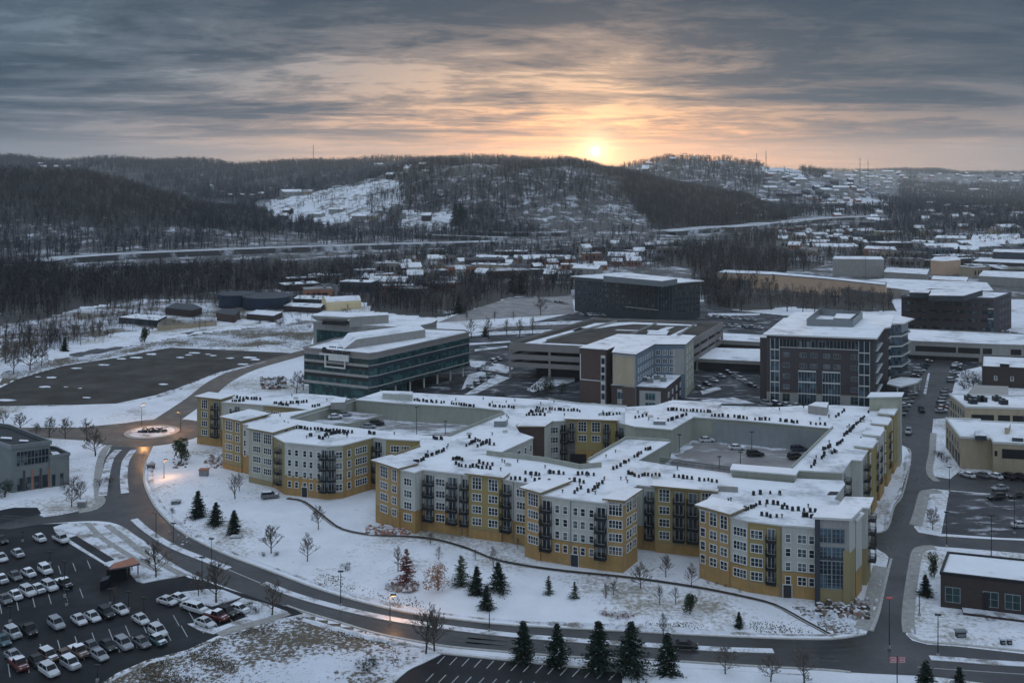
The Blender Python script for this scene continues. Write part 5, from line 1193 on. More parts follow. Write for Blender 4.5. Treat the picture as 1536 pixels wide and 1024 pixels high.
# highways
def highway(pts,wd,name='highway',m='highway'):
    W=[ground_pt(*p) for p in pts]; c=smooth([(a,b) for a,b,_ in W],6); mb=MB(); r=ribbon(c,wd); n=len(r)//2
    zz=[float(terrain(*c[i]))+5.0 for i in range(n)]
    for i in range(n-1):
        a,b,c2,d=r[i],r[i+1],r[2*n-2-i],r[2*n-1-i]
        mb.poly([(a[0],a[1],zz[i]),(b[0],b[1],zz[i+1]),(c2[0],c2[1],zz[i+1]),(d[0],d[1],zz[i])],m)
        mb.poly([(a[0],a[1],zz[i]-7),(b[0],b[1],zz[i+1]-7),(b[0],b[1],zz[i+1]),(a[0],a[1],zz[i])],'snow_far')
    structure(mb.build(name)); return c,zz
M['highway']=asphalt('highway',c=(.40,.41,.43),snow=.5,scale=.02,snowc=(.66,.67,.70))
HW1,_=highway([(60,400),(95,394),(180,388),(300,382.5),(450,376.5),(600,372),(745,368)],26)
HW2,_=highway([(700,352),(760,354),(850,354)],16)
HW3,_=highway([(1000,352),(1060,346),(1130,342),(1190,336),(1240,331),(1320,328)],34)
HW4,_=highway([(620,357),(700,360),(760,362)],14)
for pts,wd in (([(95,392.5),(180,386.6),(300,381.2),(450,375.2),(600,370.8),(745,367)],2.5),):
    W=[ground_pt(*p) for p in pts]; c=smooth([(a,b) for a,b,_ in W],6); mb=MB(); r=ribbon(c,wd);n=len(r)//2
    for i in range(n-1):
        mb.poly([(q[0],q[1],float(terrain(*c[min(i+(k in(1,2)),n-1)]))+5.25) for k,q in enumerate((r[i],r[i+1],r[2*n-2-i],r[2*n-1-i]))],'asphalt')
    structure(mb.build('road_markings'))
# ------------------------------------------------------------ cars
def loft(mb,secs,m,cap=True):
    """secs: list of (x,[(y,z)...]) rings of equal length"""
    R_=[[(x,y,z) for y,z in ring] for x,ring in secs]; n=len(R_[0])
    for i in range(len(R_)-1):
        for k in range(n): mb.poly([R_[i][k],R_[i+1][k],R_[i+1][(k+1)%n],R_[i][(k+1)%n]],m)
    if cap: mb.poly(R_[0],m); mb.poly(R_[-1][::-1],m)
def ring(w_,z0,z1,ch=.12): return [(-w_+ch,z0),(-w_,z0+ch),(-w_,z1-ch*1.3),(-w_+ch*1.2,z1),(w_-ch*1.2,z1),(w_,z1-ch*1.3),(w_,z0+ch),(w_-ch,z0)]
CARM={}
def car_meshes(kind,colr,snow):
    key=(kind,colr,snow)
    if key in CARM: return CARM[key]
    m='car_'+colr; b=MB(); tp='snow_roof' if snow else m
    if kind=='car':
        loft(b,[(-2.28,ring(.70,.38,.72)),(-2.2,ring(.82,.28,.92)),(-1.55,ring(.90,.22,1.0)),(.75,ring(.91,.22,1.0)),(1.7,ring(.88,.24,.86)),(2.18,ring(.80,.28,.72)),(2.3,ring(.66,.38,.60))],m)
        G_=(-1.75,-1.05,.25,1.15,1.0,1.43,.80,.62)
    elif kind=='suv':
        loft(b,[(-2.38,ring(.80,.42,.9)),(-2.3,ring(.9,.34,1.12)),(-1.6,ring(.95,.28,1.15)),(.9,ring(.96,.28,1.15)),(1.9,ring(.93,.3,1.02)),(2.3,ring(.85,.36,.85)),(2.4,ring(.7,.45,.7))],m)
        G_=(-2.25,-1.95,.35,1.15,1.15,1.72,.86,.72)
    else:
        loft(b,[(-2.75,ring(.90,.5,1.1)),(-2.65,ring(.95,.42,1.12)),(.9,ring(.97,.38,1.14)),(2.3,ring(.95,.4,1.08)),(2.65,ring(.85,.45,.85))],m)
        G_=(-.75,-.45,.75,1.25,1.14,1.82,.88,.74)
    xb,xtb,xtf,xf,z0,z1,wb,wt=G_
    g=MB(); A=[(xb,-wb,z0-.02),(xf,-wb,z0-.02),(xf,wb,z0-.02),(xb,wb,z0-.02)];B=[(xtb,-wt,z1),(xtf,-wt,z1),(xtf,wt,z1),(xtb,wt,z1)]
    for k in range(4): g.poly([A[k],A[(k+1)%4],B[(k+1)%4],B[k]],'carglass')
    r_=MB(); e=.05; r_.prism([(xtb-e,-wt-e),(xtf+e,-wt-e),(xtf+e,wt+e),(xtb-e,wt+e)],z1-.02,z1+.06,m,tp)
    for s_ in (-1,1):
        for (p,q_) in ((A[0] if s_<0 else A[3],B[0] if s_<0 else B[3]),(A[1] if s_<0 else A[2],B[1] if s_<0 else B[2])):
            r_.tube(p,q_,.06,.05,4,m)
        xm=(xtb+xtf)/2; r_.tube((xm,s_*wb,z0),(xm,s_*wt,z1),.05,.05,4,m)
    if kind=='pickup':
        b.box(-2.6,-.95,-.80,.80,1.145,1.16,'black' if not snow else 'snow_roof')
    if snow: b.box(xf+.1,2.05 if kind!='suv' else 2.1,-.68,.68,z0-.12,z0-.04,'snow_roof')
    wz=.33 if kind=='car' else .40; w_=MB(); wx=1.38 if kind!='pickup' else 1.75
    w_.tube((0,-.11,0),(0,.11,0),wz,wz,12,'tyre'); w_.tube((0,-.12,0),(0,.12,0),wz*.6,wz*.6,8,'steel')
    h=MB(); x0=2.28 if kind=='car' else 2.38 if kind=='suv' else 2.62; h.box(x0-.12,x0+.03,-.14,.14,.60,.74,'trim')
    hb=MB(); hb.box(-x0-.02,-x0+.12,-.12,.12,.66,.82,'lamp_red')
    CARM[key]=(b.mesh('body'),g.mesh('windows'),r_.mesh('roof'),w_.mesh('wheel'),h.mesh('headlight'),hb.mesh('tail_light'),wz,wx,x0); return CARM[key]
NC=[0]
def car(x,y,kind,colr,ang,label,group,z=0,full=True,snow=None,cat=None):
    p=P(x,y,z); snow=(random.random()<.5) if snow is None else snow
    mm=car_meshes(kind,colr,snow); t=thing({'car':'parked_car','suv':'parked_suv','pickup':'pickup_truck'}[kind],label,cat or {'car':'car','suv':'SUV','pickup':'pickup truck'}[kind],(p[0],p[1],z+.02),group)
    t.rotation_euler=(0,0,ang); t.scale=(.93,.93,.93)
    def ch(n_,me,l=(0,0,0),rx=0):
        o=bpy.data.objects.new(n_,me); col.objects.link(o); o.parent=t; o.location=l; return o
    ch('body',mm[0]); ch('windows',mm[1]); ch('roof',mm[2])
    for sx_ in (-1,1):
        for sy in (-1,1): ch('wheel',mm[3],(sx_*mm[7],sy*.80,mm[6]))
    if full:
        for sy in (-1,1): ch('headlight',mm[4],(0,sy*.58,0 if kind=='car' else .2)); ch('tail_light',mm[5],(0,sy*.6,0 if kind=='car' else .2))
    return t
def C1(x,y): return (x/4.196,780+y/4.196)
def C2(x,y): return (200+x/5.02,820+y/5.02)
def C6(x,y): return (1336+x/5.12,600+y/5.12)
LOTG='cars parked in the lower left car park'; A0=R(-42)
rows=[('in the top row of the left lot',C1,[(10,140,'car','black'),(250,128,'car','white'),(385,135,'pickup','white')]),
('in the short second row of the left lot',C1,[(8,252,'car','white'),(112,225,'car','silver')]),
('in the third row of the left lot',C1,[(10,388,'car','silver'),(95,368,'car','grey'),(180,348,'car','white'),(285,330,'suv','white')]),
('in the fourth row of the left lot',C1,[(30,515,'car','grey'),(97,490,'car','white'),(175,468,'suv','white'),(238,450,'car','silver'),(312,435,'suv','white'),(400,418,'pickup','black')]),
('in the fifth row of the left lot',C1,[(20,775,'car','teal'),(80,732,'suv','silver'),(180,712,'pickup','black'),(355,672,'suv','silver'),(497,645,'car','white'),(582,625,'car','white'),(670,604,'suv','black'),(757,580,'car','white'),(886,642,'car','white')]),
('in the sixth row of the left lot',C1,[(85,872,'car','silver'),(230,905,'car','black'),(305,875,'suv','brown'),(405,868,'car','brown'),(492,848,'pickup','brown'),(575,815,'car','grey'),(678,808,'car','black'),(778,800,'suv','silver'),(890,788,'car','grey'),(995,720,'suv','white')]),
('in the bottom row of the left lot',C1,[(118,928,'pickup','dark red'),(310,968,'suv','white'),(445,925,'suv','silver'),(625,868,'car','silver'),(990,772,'car','teal')]),
('at the upper curved island',C2,[(255,428,'car','white'),(345,408,'car','white'),(432,468,'car','white'),(485,490,'suv','white')]),
('between the two curved islands',C2,[(540,592,'car','white'),(628,545,'pickup','dark red'),(705,515,'suv','black'),(800,488,'car','white')])]
for ph,fn,cs in rows:
    n=len(cs)
    for i,(x,y,k,c) in enumerate(cs):
        px,py=fn(x,y); an=A0 if fn is C1 else A0+R(12)
        if (c=='silver' or c=='white') and random.random()<.3: sn=True
        else: sn=random.random()<.35
        car(px,py,k,c,an+random.uniform(-.05,.05),'%s %s, %s %s'%(c,{'car':'saloon car','suv':'SUV','pickup':'pickup'}[k],ordw(i,n),ph),LOTG,snow=sn)
for i,(x,y,k,c) in enumerate([(590,588,'car','white'),(700,588,'car','grey'),(800,596,'car','white'),(893,600,'suv','black'),(985,605,'suv','black')]):
    px,py=C6(x,y); car(px,py,k,c,R(-62)+math.pi,'%s %s, %s in the row before the tan office'%(c,'SUV' if k=='suv' else 'car',ordw(i,5)),'cars before the tan office',snow=c=='white')
for (x,y,k,c,lb) in ((840,690,'car','silver','silver car at the rear of the kerbside group of three'),(812,762,'suv','black','large black SUV alone in the half-empty right lot'),(965,748,'car','black','low black car beside the SUV in the right lot'),(1000,975,'car','white','white car cut by the right edge of the photo')):
    px,py=C6(x,y); car(px,py,k,c,R(-170) if c!='white' else R(0),lb,'cars in the right lot',snow=False)
px,py=C6(137,255); car(px,py,'suv','silver',R(-115),'silver SUV driving down the side street','cars on the side street',snow=False)
px,py=C6(237,85); car(px,py,'pickup','black',R(-105),'black pickup further up the side street','cars on the side street',snow=False)
car(405,746.5,'suv','grey',R(12),'grey SUV standing on the snow by the left apartment wall','cars by the apartments',snow=True)
car(1028,972,'car','black',R(-5),'black car driving on the bottom road by the spruces','cars on the bottom road',snow=False)
for i,(x,y,k,c,z,a,lb) in enumerate([(487,633,'suv','black',8.6,20,'black car at the wall of the left courtyard deck'),(503,627.5,'car','white',10.9,20,'white car on the raised left deck'),(517,624,'car','silver',10.9,20,'silver car on the raised left deck'),
  (553,642,'car','silver',8.6,0,'pale car under the left courtyard ramp'),(565,638,'suv','black',8.6,15,'black SUV under the left courtyard ramp'),
  (1060,662.5,'car','white',9.0,5,'white car by the courtyard garage door'),(1105,674,'car','white',9.0,-5,'white car in the middle of the courtyard deck'),(1133,684,'suv','black',9.0,5,'black SUV beside the courtyard lamp post'),
  (1199,677,'suv','dark blue',9.0,10,'dark blue SUV at the right courtyard wall'),(1194,688,'suv','black',9.0,20,'black SUV nearest the right courtyard wall')]):
    car(x,y,k,c,R(a),lb,'cars on the courtyard decks',z=z,full=False,snow=c=='white')
far_rows=[('beside the brick tower flank',1350,622,1368,592,6),('across the side street from the tower',1412,618,1420,588,7),('behind the brick tower',1372,566,1392,544,6),('across the street behind the tower',1428,572,1436,548,5),
 ('below the brick tower front',1150,607,1210,612,5),('left of the brick tower',1104,566,1128,580,4),('in the lot left of the tower',1050,584,1092,560,5),('by the dark office',872,473,905,474,7),('right of the dark office',1062,476,1130,481,7),('second line right of the dark office',1072,489,1140,493,7),
 ('behind the garage on the right',1500,498,1535,505,4),('on the hill lot',820,452,850,456,5),('right of the glass office',720,556,748,540,5),('by the curving drive',705,582,735,566,4),('by the shelter street corner',1440,632,1455,640,2)]
for ph,x1,y1,x2,y2,n in far_rows:
    for i in range(n):
        t=i/(n-1); c=random.choice(['white','silver','grey','black','white','dark blue','brown' if 'hill' in ph else 'silver']); k=random.choice(['car','car','suv'])
        if ph.startswith('across the side') and i==1: c='dark red'
        car(x1+(x2-x1)*t,y1+(y2-y1)*t,k,c,R(5 if 'flank' in ph or 'street' in ph or 'behind the brick' in ph else -60)+random.uniform(-.1,.1),'%s %s, %s of %d %s'%(c,'SUV' if k=='suv' else 'car',ordw(i,n) if x2>=x1 else ordw(n-1-i,n),n,ph),'cars parked '+ph,full=False)
# ------------------------------------------------------------ vegetation
def bare_mesh(seed,lv=4,dens=1.0,spread=.75,fork=0,k0=15):
    rs=random.Random(seed); tr=MB(); cr=MB()
    def br(p,d,L_,r0,lev):
        r0=max(r0,.0042); r1=max(r0*.6,.0034); b=Vector((rs.uniform(-1,1),rs.uniform(-1,1),rs.uniform(-.2,.5)))*.12; m=p+d*L_*.5; q=m+(d+b).normalized()*L_*.5
        n=4 if lev<2 else 3; mt='bark' if lev<2 else 'barkgrey'
        cr.tube(p,m,r0,(r0+r1)/2,n,mt,False); cr.tube(m,q,(r0+r1)/2,r1,n,mt,False)
        if lev>=lv: return
        k=rs.randint(3,4) if lev<3 else 3
        for i in range(k):
            a=rs.uniform(0,2*math.pi); u=Vector((math.cos(a),math.sin(a),rs.uniform(-.25,.35))); t=rs.uniform(.35,1)
            st=p.lerp(m,t*2) if t<.5 else m.lerp(q,t*2-1)
            br(st,(d+u*rs.uniform(.45,.9)+Vector((0,0,.16))).normalized(),L_*rs.uniform(.48,.70),r1*.75,lev+1)
    lean=Vector((rs.uniform(-.06,.06),rs.uniform(-.06,.06),1)); pts=[Vector((0,0,-.03))]
    for i in range(1,6): pts.append(Vector((lean.x*i*.16+rs.uniform(-.012,.012),lean.y*i*.16+rs.uniform(-.012,.012),i*.16)))
    for i in range(5): tr.tube(pts[i],pts[i+1],.026*(1-i*.17),.026*(1-(i+1)*.17),6,'bark',False)
    for i in range(int(k0*dens)):
        f=(i+rs.random()*.8)/(k0*dens); z=.16+.62*f; j=min(4,int(z/.16)); p=pts[j].lerp(pts[j+1],(z-j*.16)/.16); a=i*2.4+rs.uniform(-.5,.5); u=Vector((math.cos(a),math.sin(a),0))
        br(p,(u*spread*(1.1-f*.5)+Vector((0,0,.75+f*.4))).normalized(),(.34-.15*f)*rs.uniform(.8,1.15),.011*(1-f*.5),1)
    zm=max(v[2] for v in cr.v)
    for b in (tr,cr): b.v=[(x/zm,y/zm,z/zm) for x,y,z in b.v]
    return tr.mesh('trunk'),cr.mesh('crown')
def con_mesh(seed,leaf='leafdark',wd=.30,base=.06,lean=0,nl=22,dens=1.0):
    rs=random.Random(seed); tr=MB(); tr.tube((0,0,-.02),(0,0,.95),.018,.004,6,'bark',False); cr=MB()
    for lv in range(nl):
        f=lv/(nl-1); z=base+(.97-base)*f; rad=wd*(1-f)**.82*rs.uniform(.68,1.2)+.012; nb=max(4,int((13-7*f)*dens))
        for b in range(nb):
            a=rs.uniform(0,6.283); rr_=rad*rs.uniform(.5,1.2); u=Vector((math.cos(a),math.sin(a),0)); v=Vector((-u.y,u.x,0))
            st=7 if f<.7 else 4
            for k in range(st):
                t=(k+.4)/st; c=u*rr_*t+Vector((0,0,z-.10*rr_/wd*t*(1-f*.5)+.035*t*t)); s_=.034*(1.25-t*.55)*rs.uniform(.7,1.4)
                for q in range(3):
                    o=c+Vector((rs.uniform(-1,1),rs.uniform(-1,1),rs.uniform(-.6,.6)))*.018
                    sg=rs.choice((-1,1)); e1=(u*.9+v*sg*rs.uniform(.2,1.2)+Vector((0,0,rs.uniform(-.55,.15)))).normalized()*s_*1.7; e2=Vector((rs.uniform(-1,1),rs.uniform(-1,1),rs.uniform(-.3,.8))).normalized()*s_*.55
                    cr.poly([o-e2,o+e1,o+e2],'snow_verge' if (e1.z>0 and rs.random()<.16 and t>.4 and leaf[:7] in('leafdar','leafpal')) else leaf)
    return tr.mesh('trunk'),cr.mesh('crown')
def blob_mesh(seed,leaf='leafdark',n=900,h=1,wd=.42,twigs=0):
    rs=random.Random(seed); cr=MB(); cl=[(rs.uniform(-.26,.26),rs.uniform(-.26,.26),rs.uniform(.25,.8),rs.uniform(.14,.26)) for _ in range(9)]
    for _ in range(n):
        c=rs.choice(cl); d=Vector((rs.gauss(0,1),rs.gauss(0,1),rs.gauss(0,1))).normalized()*c[3]*rs.uniform(.6,1.1); o=Vector(c[:3])+d
        o.x*=wd/.42;o.y*=wd/.42; s_=rs.uniform(.02,.05)
        e1=Vector((rs.uniform(-1,1),rs.uniform(-1,1),rs.uniform(-1,1))).normalized()*s_;e2=Vector((rs.uniform(-1,1),rs.uniform(-1,1),rs.uniform(-1,1))).normalized()*s_
        cr.poly([o-e1,o+e2,o+e1],leaf)
    tr=MB(); tr.tube((0,0,-.02),(0,0,.5),.03,.02,6,'bark',False)
    for c in cl: tr.tube((0,0,.15),(c[0]*.8,c[1]*.8,c[2]),.014,.006,4,'bark',False)
    return tr.mesh('trunk'),cr.mesh('crown')
BM=[bare_mesh(i,spread=.85+.12*(i%3),dens=1.1) for i in range(5)]; BSP=[bare_mesh(20+i,lv=3,spread=.55) for i in range(2)]; BW_=[bare_mesh(30+i,spread=1.35,dens=1.2) for i in range(3)]; CM=[con_mesh(i,wd=.44+.05*(i%3),nl=24,dens=1.5,base=.04) for i in range(4)]; CG=[con_mesh(40+i,'leafpale',.42,.08,nl=16,dens=.8) for i in range(2)]; CR_=[con_mesh(50,'leafred',.42,.10,nl=15,dens=.8)]; CO_=[blob_mesh(51,'leaforange',1100,wd=.5)]; CB=[blob_mesh(60+i,'leafgreen',1800,wd=.40) for i in range(2)]; SH=[blob_mesh(70+i,'leafdark',900,wd=.55) for i in range(2)]; SR=[blob_mesh(75,'leafred',500,wd=.7),blob_mesh(76,'bark',700,wd=.7)]
NN=[0]
def tree(name,meshes,x,y,hp,label,cat,group=None,z=None,wide=1.0,leafname='crown'):
    """base pixel x,y and height in picture pixels"""
    if z is None: p=P(x,y,0)
    else: p=P(x,y,z)
    if y<440: p=ground_pt(x,y)
    s=hp*p[1]/F; NN[0]+=1; tm,cm=meshes[NN[0]%len(meshes)]
    t=thing(name,label,cat,p,group); t.scale=(s*wide,s*wide,s); t.rotation_euler=(0,0,random.uniform(0,6.28))
    for n_,me in (('trunk',tm),(leafname,cm)):
        o=bpy.data.objects.new(n_,me); col.objects.link(o); o.parent=t
    return t
def trees(name,meshes,lst,fmt,cat,group,**k):
    n=len(lst); lst=sorted(lst)
    for i,(x,y,h) in enumerate(lst): tree(name,meshes,x,y,h,fmt%ordw(i,n),cat,group,**k)
trees('spruce_tree',CM,[(297,776,40),(324,789,36),(351,803,38)],'dark spruce, %s of three on the snowy lawn before the left apartments','spruce','spruces on the upper lawn')
trees('spruce_tree',CM,[(715,893,44),(730,913,36),(747,889,46)],'dark spruce, %s of the three clustered on the lower lawn','spruce','clustered lawn spruces')
trees('spruce_tree',CM,[(784.6,991,60),(835.6,997,62),(897.6,1003,72),(947,1008,76),(1001,1013,64)],'tall dark spruce, %s of the five along the bottom road','spruce','spruces along the bottom road')
trees('young_pine',CG,[(823,891,28),(862,902,30)],'small pale pine, %s of two in the middle of the lawn','pine','small lawn pines')
tree('pine_tree',CG,691.6,880,47,'wide grey-green pine left of the clustered spruces','pine',wide=1.1)
tree('evergreen_tree',CB,1035,921.6,38,'rounded green evergreen alone on the right lawn','evergreen',wide=.8)
tree('young_spruce',CM,1108.5,941,24,'tiny dark spruce near the right end of the lawn','spruce')
tree('red_tree',CR_,609.6,877,54,'crimson cone-shaped tree in its stone ring','tree'); tree('orange_tree',CO_,657,886,42,'rusty orange small tree beside the crimson one','tree')
trees('spruce_tree',CM,[(1389,1052,62),(1439,1052,52)],'dark spruce top, %s of two at the bottom right edge','spruce','spruces at the bottom right')
tree('spruce_tree',CM,1388,893,32,'dark spruce left of the brick shop','spruce'); tree('evergreen_tree',CB,1401,866,42,'narrow evergreen hedge tree at the brick shop corner','evergreen',wide=.5)
tree('pine_tree',CB,272,694,44,'dense dark pine by the roundabout verge','pine',wide=.8)
tree('spruce_tree',CM,97,528,22,'dark spruce at the far road left','spruce'); tree('evergreen_tree',CB,217,515,28,'tall dark evergreen beside the far road','evergreen',wide=.7)
trees('spruce_tree',CM,[(769,438,26),(781,440,30),(688,470,26)],'dark spruce, %s of three in the middle distance','spruce','middle distance spruces')
tree('spruce_tree',CM,728,505,16,'small dark evergreen right of the striped glass office','spruce'); trees('spruce_tree',CM,[(1492,536,24),(1503,538,26)],'slim dark conifer, %s of two before the low garage','spruce','conifers at the low garage')
trees('pine_tree',CM,[(683,338,32),(690,339,34)],'tall dark pine, %s of two on the snowy hillside','pine','hillside pines')
trees('spruce_tree',CM,[(312,296,24),(352,293,22),(452,282,18),(470,280,16),(555,264,12),(1216,378,16),(1245,385,16),(1290,382,18),(1446,382,18),(1438,383,14),(1322,366,14),(1390,374,14)],'dark conifer on the distant slopes, %s','spruce','distant conifers')
# bare trees
B=lambda l,f,g,**k: trees('bare_tree',k.pop('m',BM),l,f,'bare tree',g,**k)
B([(5,637,24),(30.6,647,30),(54,656,22),(74,656,34),(98,657,33),(130,661,33),(143,684,42)],'leafless rounded tree, %s in the row behind the left office','row of bare trees, upper left',wide=1.15)
B([(107.6,759,35),(120,751,30)],'spreading leafless shrub tree, %s of two before the grey cabinet','bare trees at the junction',m=BW_)
B([(234,866,58),(171.6,906,28)],'leafless tree near the rusty shelter, %s of two','bare trees at the shelter')
B([(297.6,894,40),(324.5,904,66),(408,923,56)],'leafless tree on the curved islands, %s of three','bare trees on the islands')
B([(353,750,42),(359,738,30),(477.4,793,38)],'slender leafless tree by the left apartments, %s of three','bare trees by the left apartments',m=BSP+BM[:1])
B([(407,831,46),(461,841,42)],'leafless tree on the open lawn slope, %s of two','bare trees on the slope')
B([(597,858,40),(645.7,818,22),(658,842,24),(713,840,18),(740,850,32),(776.6,824,20)],'thin sapling along the footpath, %s of six','saplings along the footpath',m=BSP)
B([(920,895,26),(961,883,42),(998.5,865,34),(1037,880,36)],'leafless tree in the recess of the facade, %s of four','bare trees in the recess')
B([(908.8,903,30),(990,907,32),(1013.7,905,28),(995,953,36)],'thin bare tree on the right lawn, %s of four','bare trees on the right lawn',m=BSP)
B([(638.8,980,74),(651.5,976,66)],'large bare tree over the bottom road, %s of two','large bare trees at the bottom road')
B([(1088,1010,44),(1156,1022,46),(1206.7,1025,56)],'low spreading fruit tree, %s of three at the bottom','spreading trees at the bottom',m=BW_,wide=1.2)
tree('bare_tree',BM,1398.5,794,35,'single bare tree on the snowy strip by the side street','bare tree')
B([(1089,462,42),(1112,466,30),(1157,466,56),(1181,468,36),(1204,468,34),(1222,469,38),(1240,468,32),(1273,466,40),(1290,470,34),(1308,468,40),(1325,468,34)],'bare tree, %s in the row before the peach store','bare trees before the peach store')
B([(811,473,30),(690,464,40),(655,470,34),(672,476,30),(700,470,26),(640,462,30)],'bushy bare tree, %s in the clump above the hill lot','bare trees by the hill lot')
B([(707,506,30),(733,508,34),(760,503,26),(779,506,30),(799,502,28),(700,482,14),(742,482,16),(770,481,15)],'thin street tree, %s along the road behind the offices','street trees behind the offices',m=BSP)
B([(445,590,34),(455,585,26),(418,582,20)],'leafless tree left of the striped office, %s of three','bare trees beside the striped office')
B([(20,560,40),(45,556,44),(62,550,34),(8,545,38),(35,520,30),(78,508,26),(110,505,24),(150,500,22)],'dark leafless tree in the clump at far left, %s','far left clump')
# shrubs and rocks
def shrubs(lst,fmt,g,m=SH,name='shrub',cat='shrub'):
    trees(name,m,lst,fmt,cat,g,leafname='foliage')
shrubs([(818,588,26),(808,592,22),(824,586,18),(842,590,18),(750,603,16),(1460,580,22),(1452,572,20),(1446,585,16),(1470,583,14)],'dark evergreen clump, %s in the town blocks','town evergreens')
shrubs([(258,770,10),(395,835,8),(414,835,9),(518,855,14),(520,690,6),(1010,986,14),(1000,992,12),(545,1005,22),(560,1000,16),(372,915,14),(384,920,12)],'low dark scrub on the snow, %s','scrub on the snow')
shrubs([(730,792,12),(703,802,14),(1412,690,16),(1420,695,14),(1407,686,12),(150,730,16),(165,726,14),(110,728,16),(122,731,12),(96,735,14)],'leafless hedge shrub beside a wall, %s','wall shrubs',m=[SR[1]])
shrubs([(903,924,11),(910,926,13),(918,925,12),(926,928,12),(934,926,13),(943,928,11),(950,926,10),(600,879,10),(594,880,9),(618,880,9)],'low russet shrub on the lawn, %s','russet shrubs',m=[SR[0]])
shrubs([(i,j,5) for i,j in ((850,859),(868,861),(884,863),(903,865),(912,867),(925,868),(1062,875),(1075,877),(1088,880),(1110,888))],'tiny foundation shrub along the front facade, %s','foundation shrubs',m=[SR[1]])
shrubs([(1480,930,7),(1490,931,6),(1500,929,7),(1438,922,4)],'snowy tuft behind the kerb at right, %s','tufts at right',m=[SR[1]])
shrubs([(30,700,18),(8,745,26),(14,738,22)],'brownish garden shrub before the grey office, %s','office shrubs',m=SH)
shrubs([(190,455,16),(230,452,14),(262,450,12),(430,468,14),(455,466,12),(480,470,12),(560,462,14),(590,460,16),(610,458,14),(625,455,16),(520,472,12),(350,484,10),(390,486,12),(420,490,12),(448,486,10)],'leafless brushwood beyond the gravel lot, %s','brushwood',m=[SR[1]])
def rocks(cx0,cy0,wx,wy,n,name,label,cat,smin=.25,smax=.9,mats=('rock','snow_verge')):
    mb=MB(); c=P(cx0,cy0)
    for i in range(n):
        p=P(cx0+random.uniform(-wx,wx),cy0+random.uniform(-wy,wy)); s_=random.uniform(smin,smax); k=random.choice(mats); a=random.uniform(0,3)
        b=[Vector((math.cos(a+j*1.257)*s_*random.uniform(.7,1.1),math.sin(a+j*1.257)*s_*random.uniform(.7,1.1),0)) for j in range(5)]
        h=s_*random.uniform(.5,1.1); base=[(p[0]+v.x,p[1]+v.y,-.05) for v in b]; top=[(p[0]+v.x*.55,p[1]+v.y*.55,h*random.uniform(.8,1)) for v in b]
        for j in range(5): mb.poly([base[j],base[(j+1)%5],top[(j+1)%5],top[j]],k)
        mb.poly(top,'snow_verge' if random.random()<.6 else k)
    o=mb.build(name,None,loc=c); tag(o,label,cat); o['kind']='stuff'; return o
rocks(583,796,32,5,420,'rubble','reddish snow-dusted rubble bank at the corner of the front apartments','rubble',.3,.9,('rust','rock','snow_verge'))
rocks(603,880,24,5,90,'stone_ring','stone border round the crimson tree','stones',.2,.6)
rocks(1262,915,40,14,230,'rubble','broken ground and stones below the glazed corner tower','rubble',.3,1.0,('rock','bark','snow_verge'))
rocks(410,575,18,8,150,'rubble','snowy stone bank beside the curving drive','rubble',.4,1.2,('rock','slate','snow_verge'))
rocks(322,690,14,12,60,'rubble','rocky strip below the left apartments','rubble',.3,.8)
rocks(270,690,10,12,50,'rubble','dark stones under the roundabout pine','rubble',.3,.8,('slate','rock'))
rocks(270,800,20,20,40,'rubble','scattered stones on the lawn by the bend','stones',.15,.4)
rocks(228,647,20,2.2,60,'roundabout_planting','dark rock planting in the middle of the roundabout','rock garden',.5,1.2,('slate','black'))
# grass and weeds breaking through the snow
mb=MB()
for reg,n in (([(160,1020),(350,950),(455,925),(600,965),(600,1000),(560,1040),(160,1040)],9000),([(480,860),(560,870),(640,900),(640,915),(520,895),(470,870)],900),([(900,930),(1000,935),(1180,930),(1220,950),(1000,945),(880,940)],900),([(300,500),(450,485),(450,520),(300,528)],500)):
    a=np.array(reg); 
    px=np.random.uniform(a[:,0].min(),a[:,0].max(),n*2);py=np.random.uniform(a[:,1].min(),a[:,1].max(),n*2); s_=inpoly(px,py,reg); 
    cl=np.sin(px*.03+py*.05)+np.sin(px*.05-py*.08+1)+np.random.normal(0,.6,len(px))
    for x,y in zip(px[s_&(cl>.2)][:n],py[s_&(cl>.2)][:n]):
        p=P(x,y); h=random.uniform(.05,.22); a1=random.uniform(0,6.28)
        for k in range(3):
            a2=a1+k*2.1; mb.poly([(p[0]+math.cos(a2)*.1,p[1]+math.sin(a2)*.1,0),(p[0]-math.cos(a2)*.1,p[1]-math.sin(a2)*.1,0),(p[0]+math.cos(a2+1)*h*.6,p[1]+math.sin(a2+1)*h*.6,h+.05)],'bark' if k else 'beige')
o=mb.build('dry_grass'); o['kind']='stuff'; o['label']='tufts of dry grass poking through thin snow'
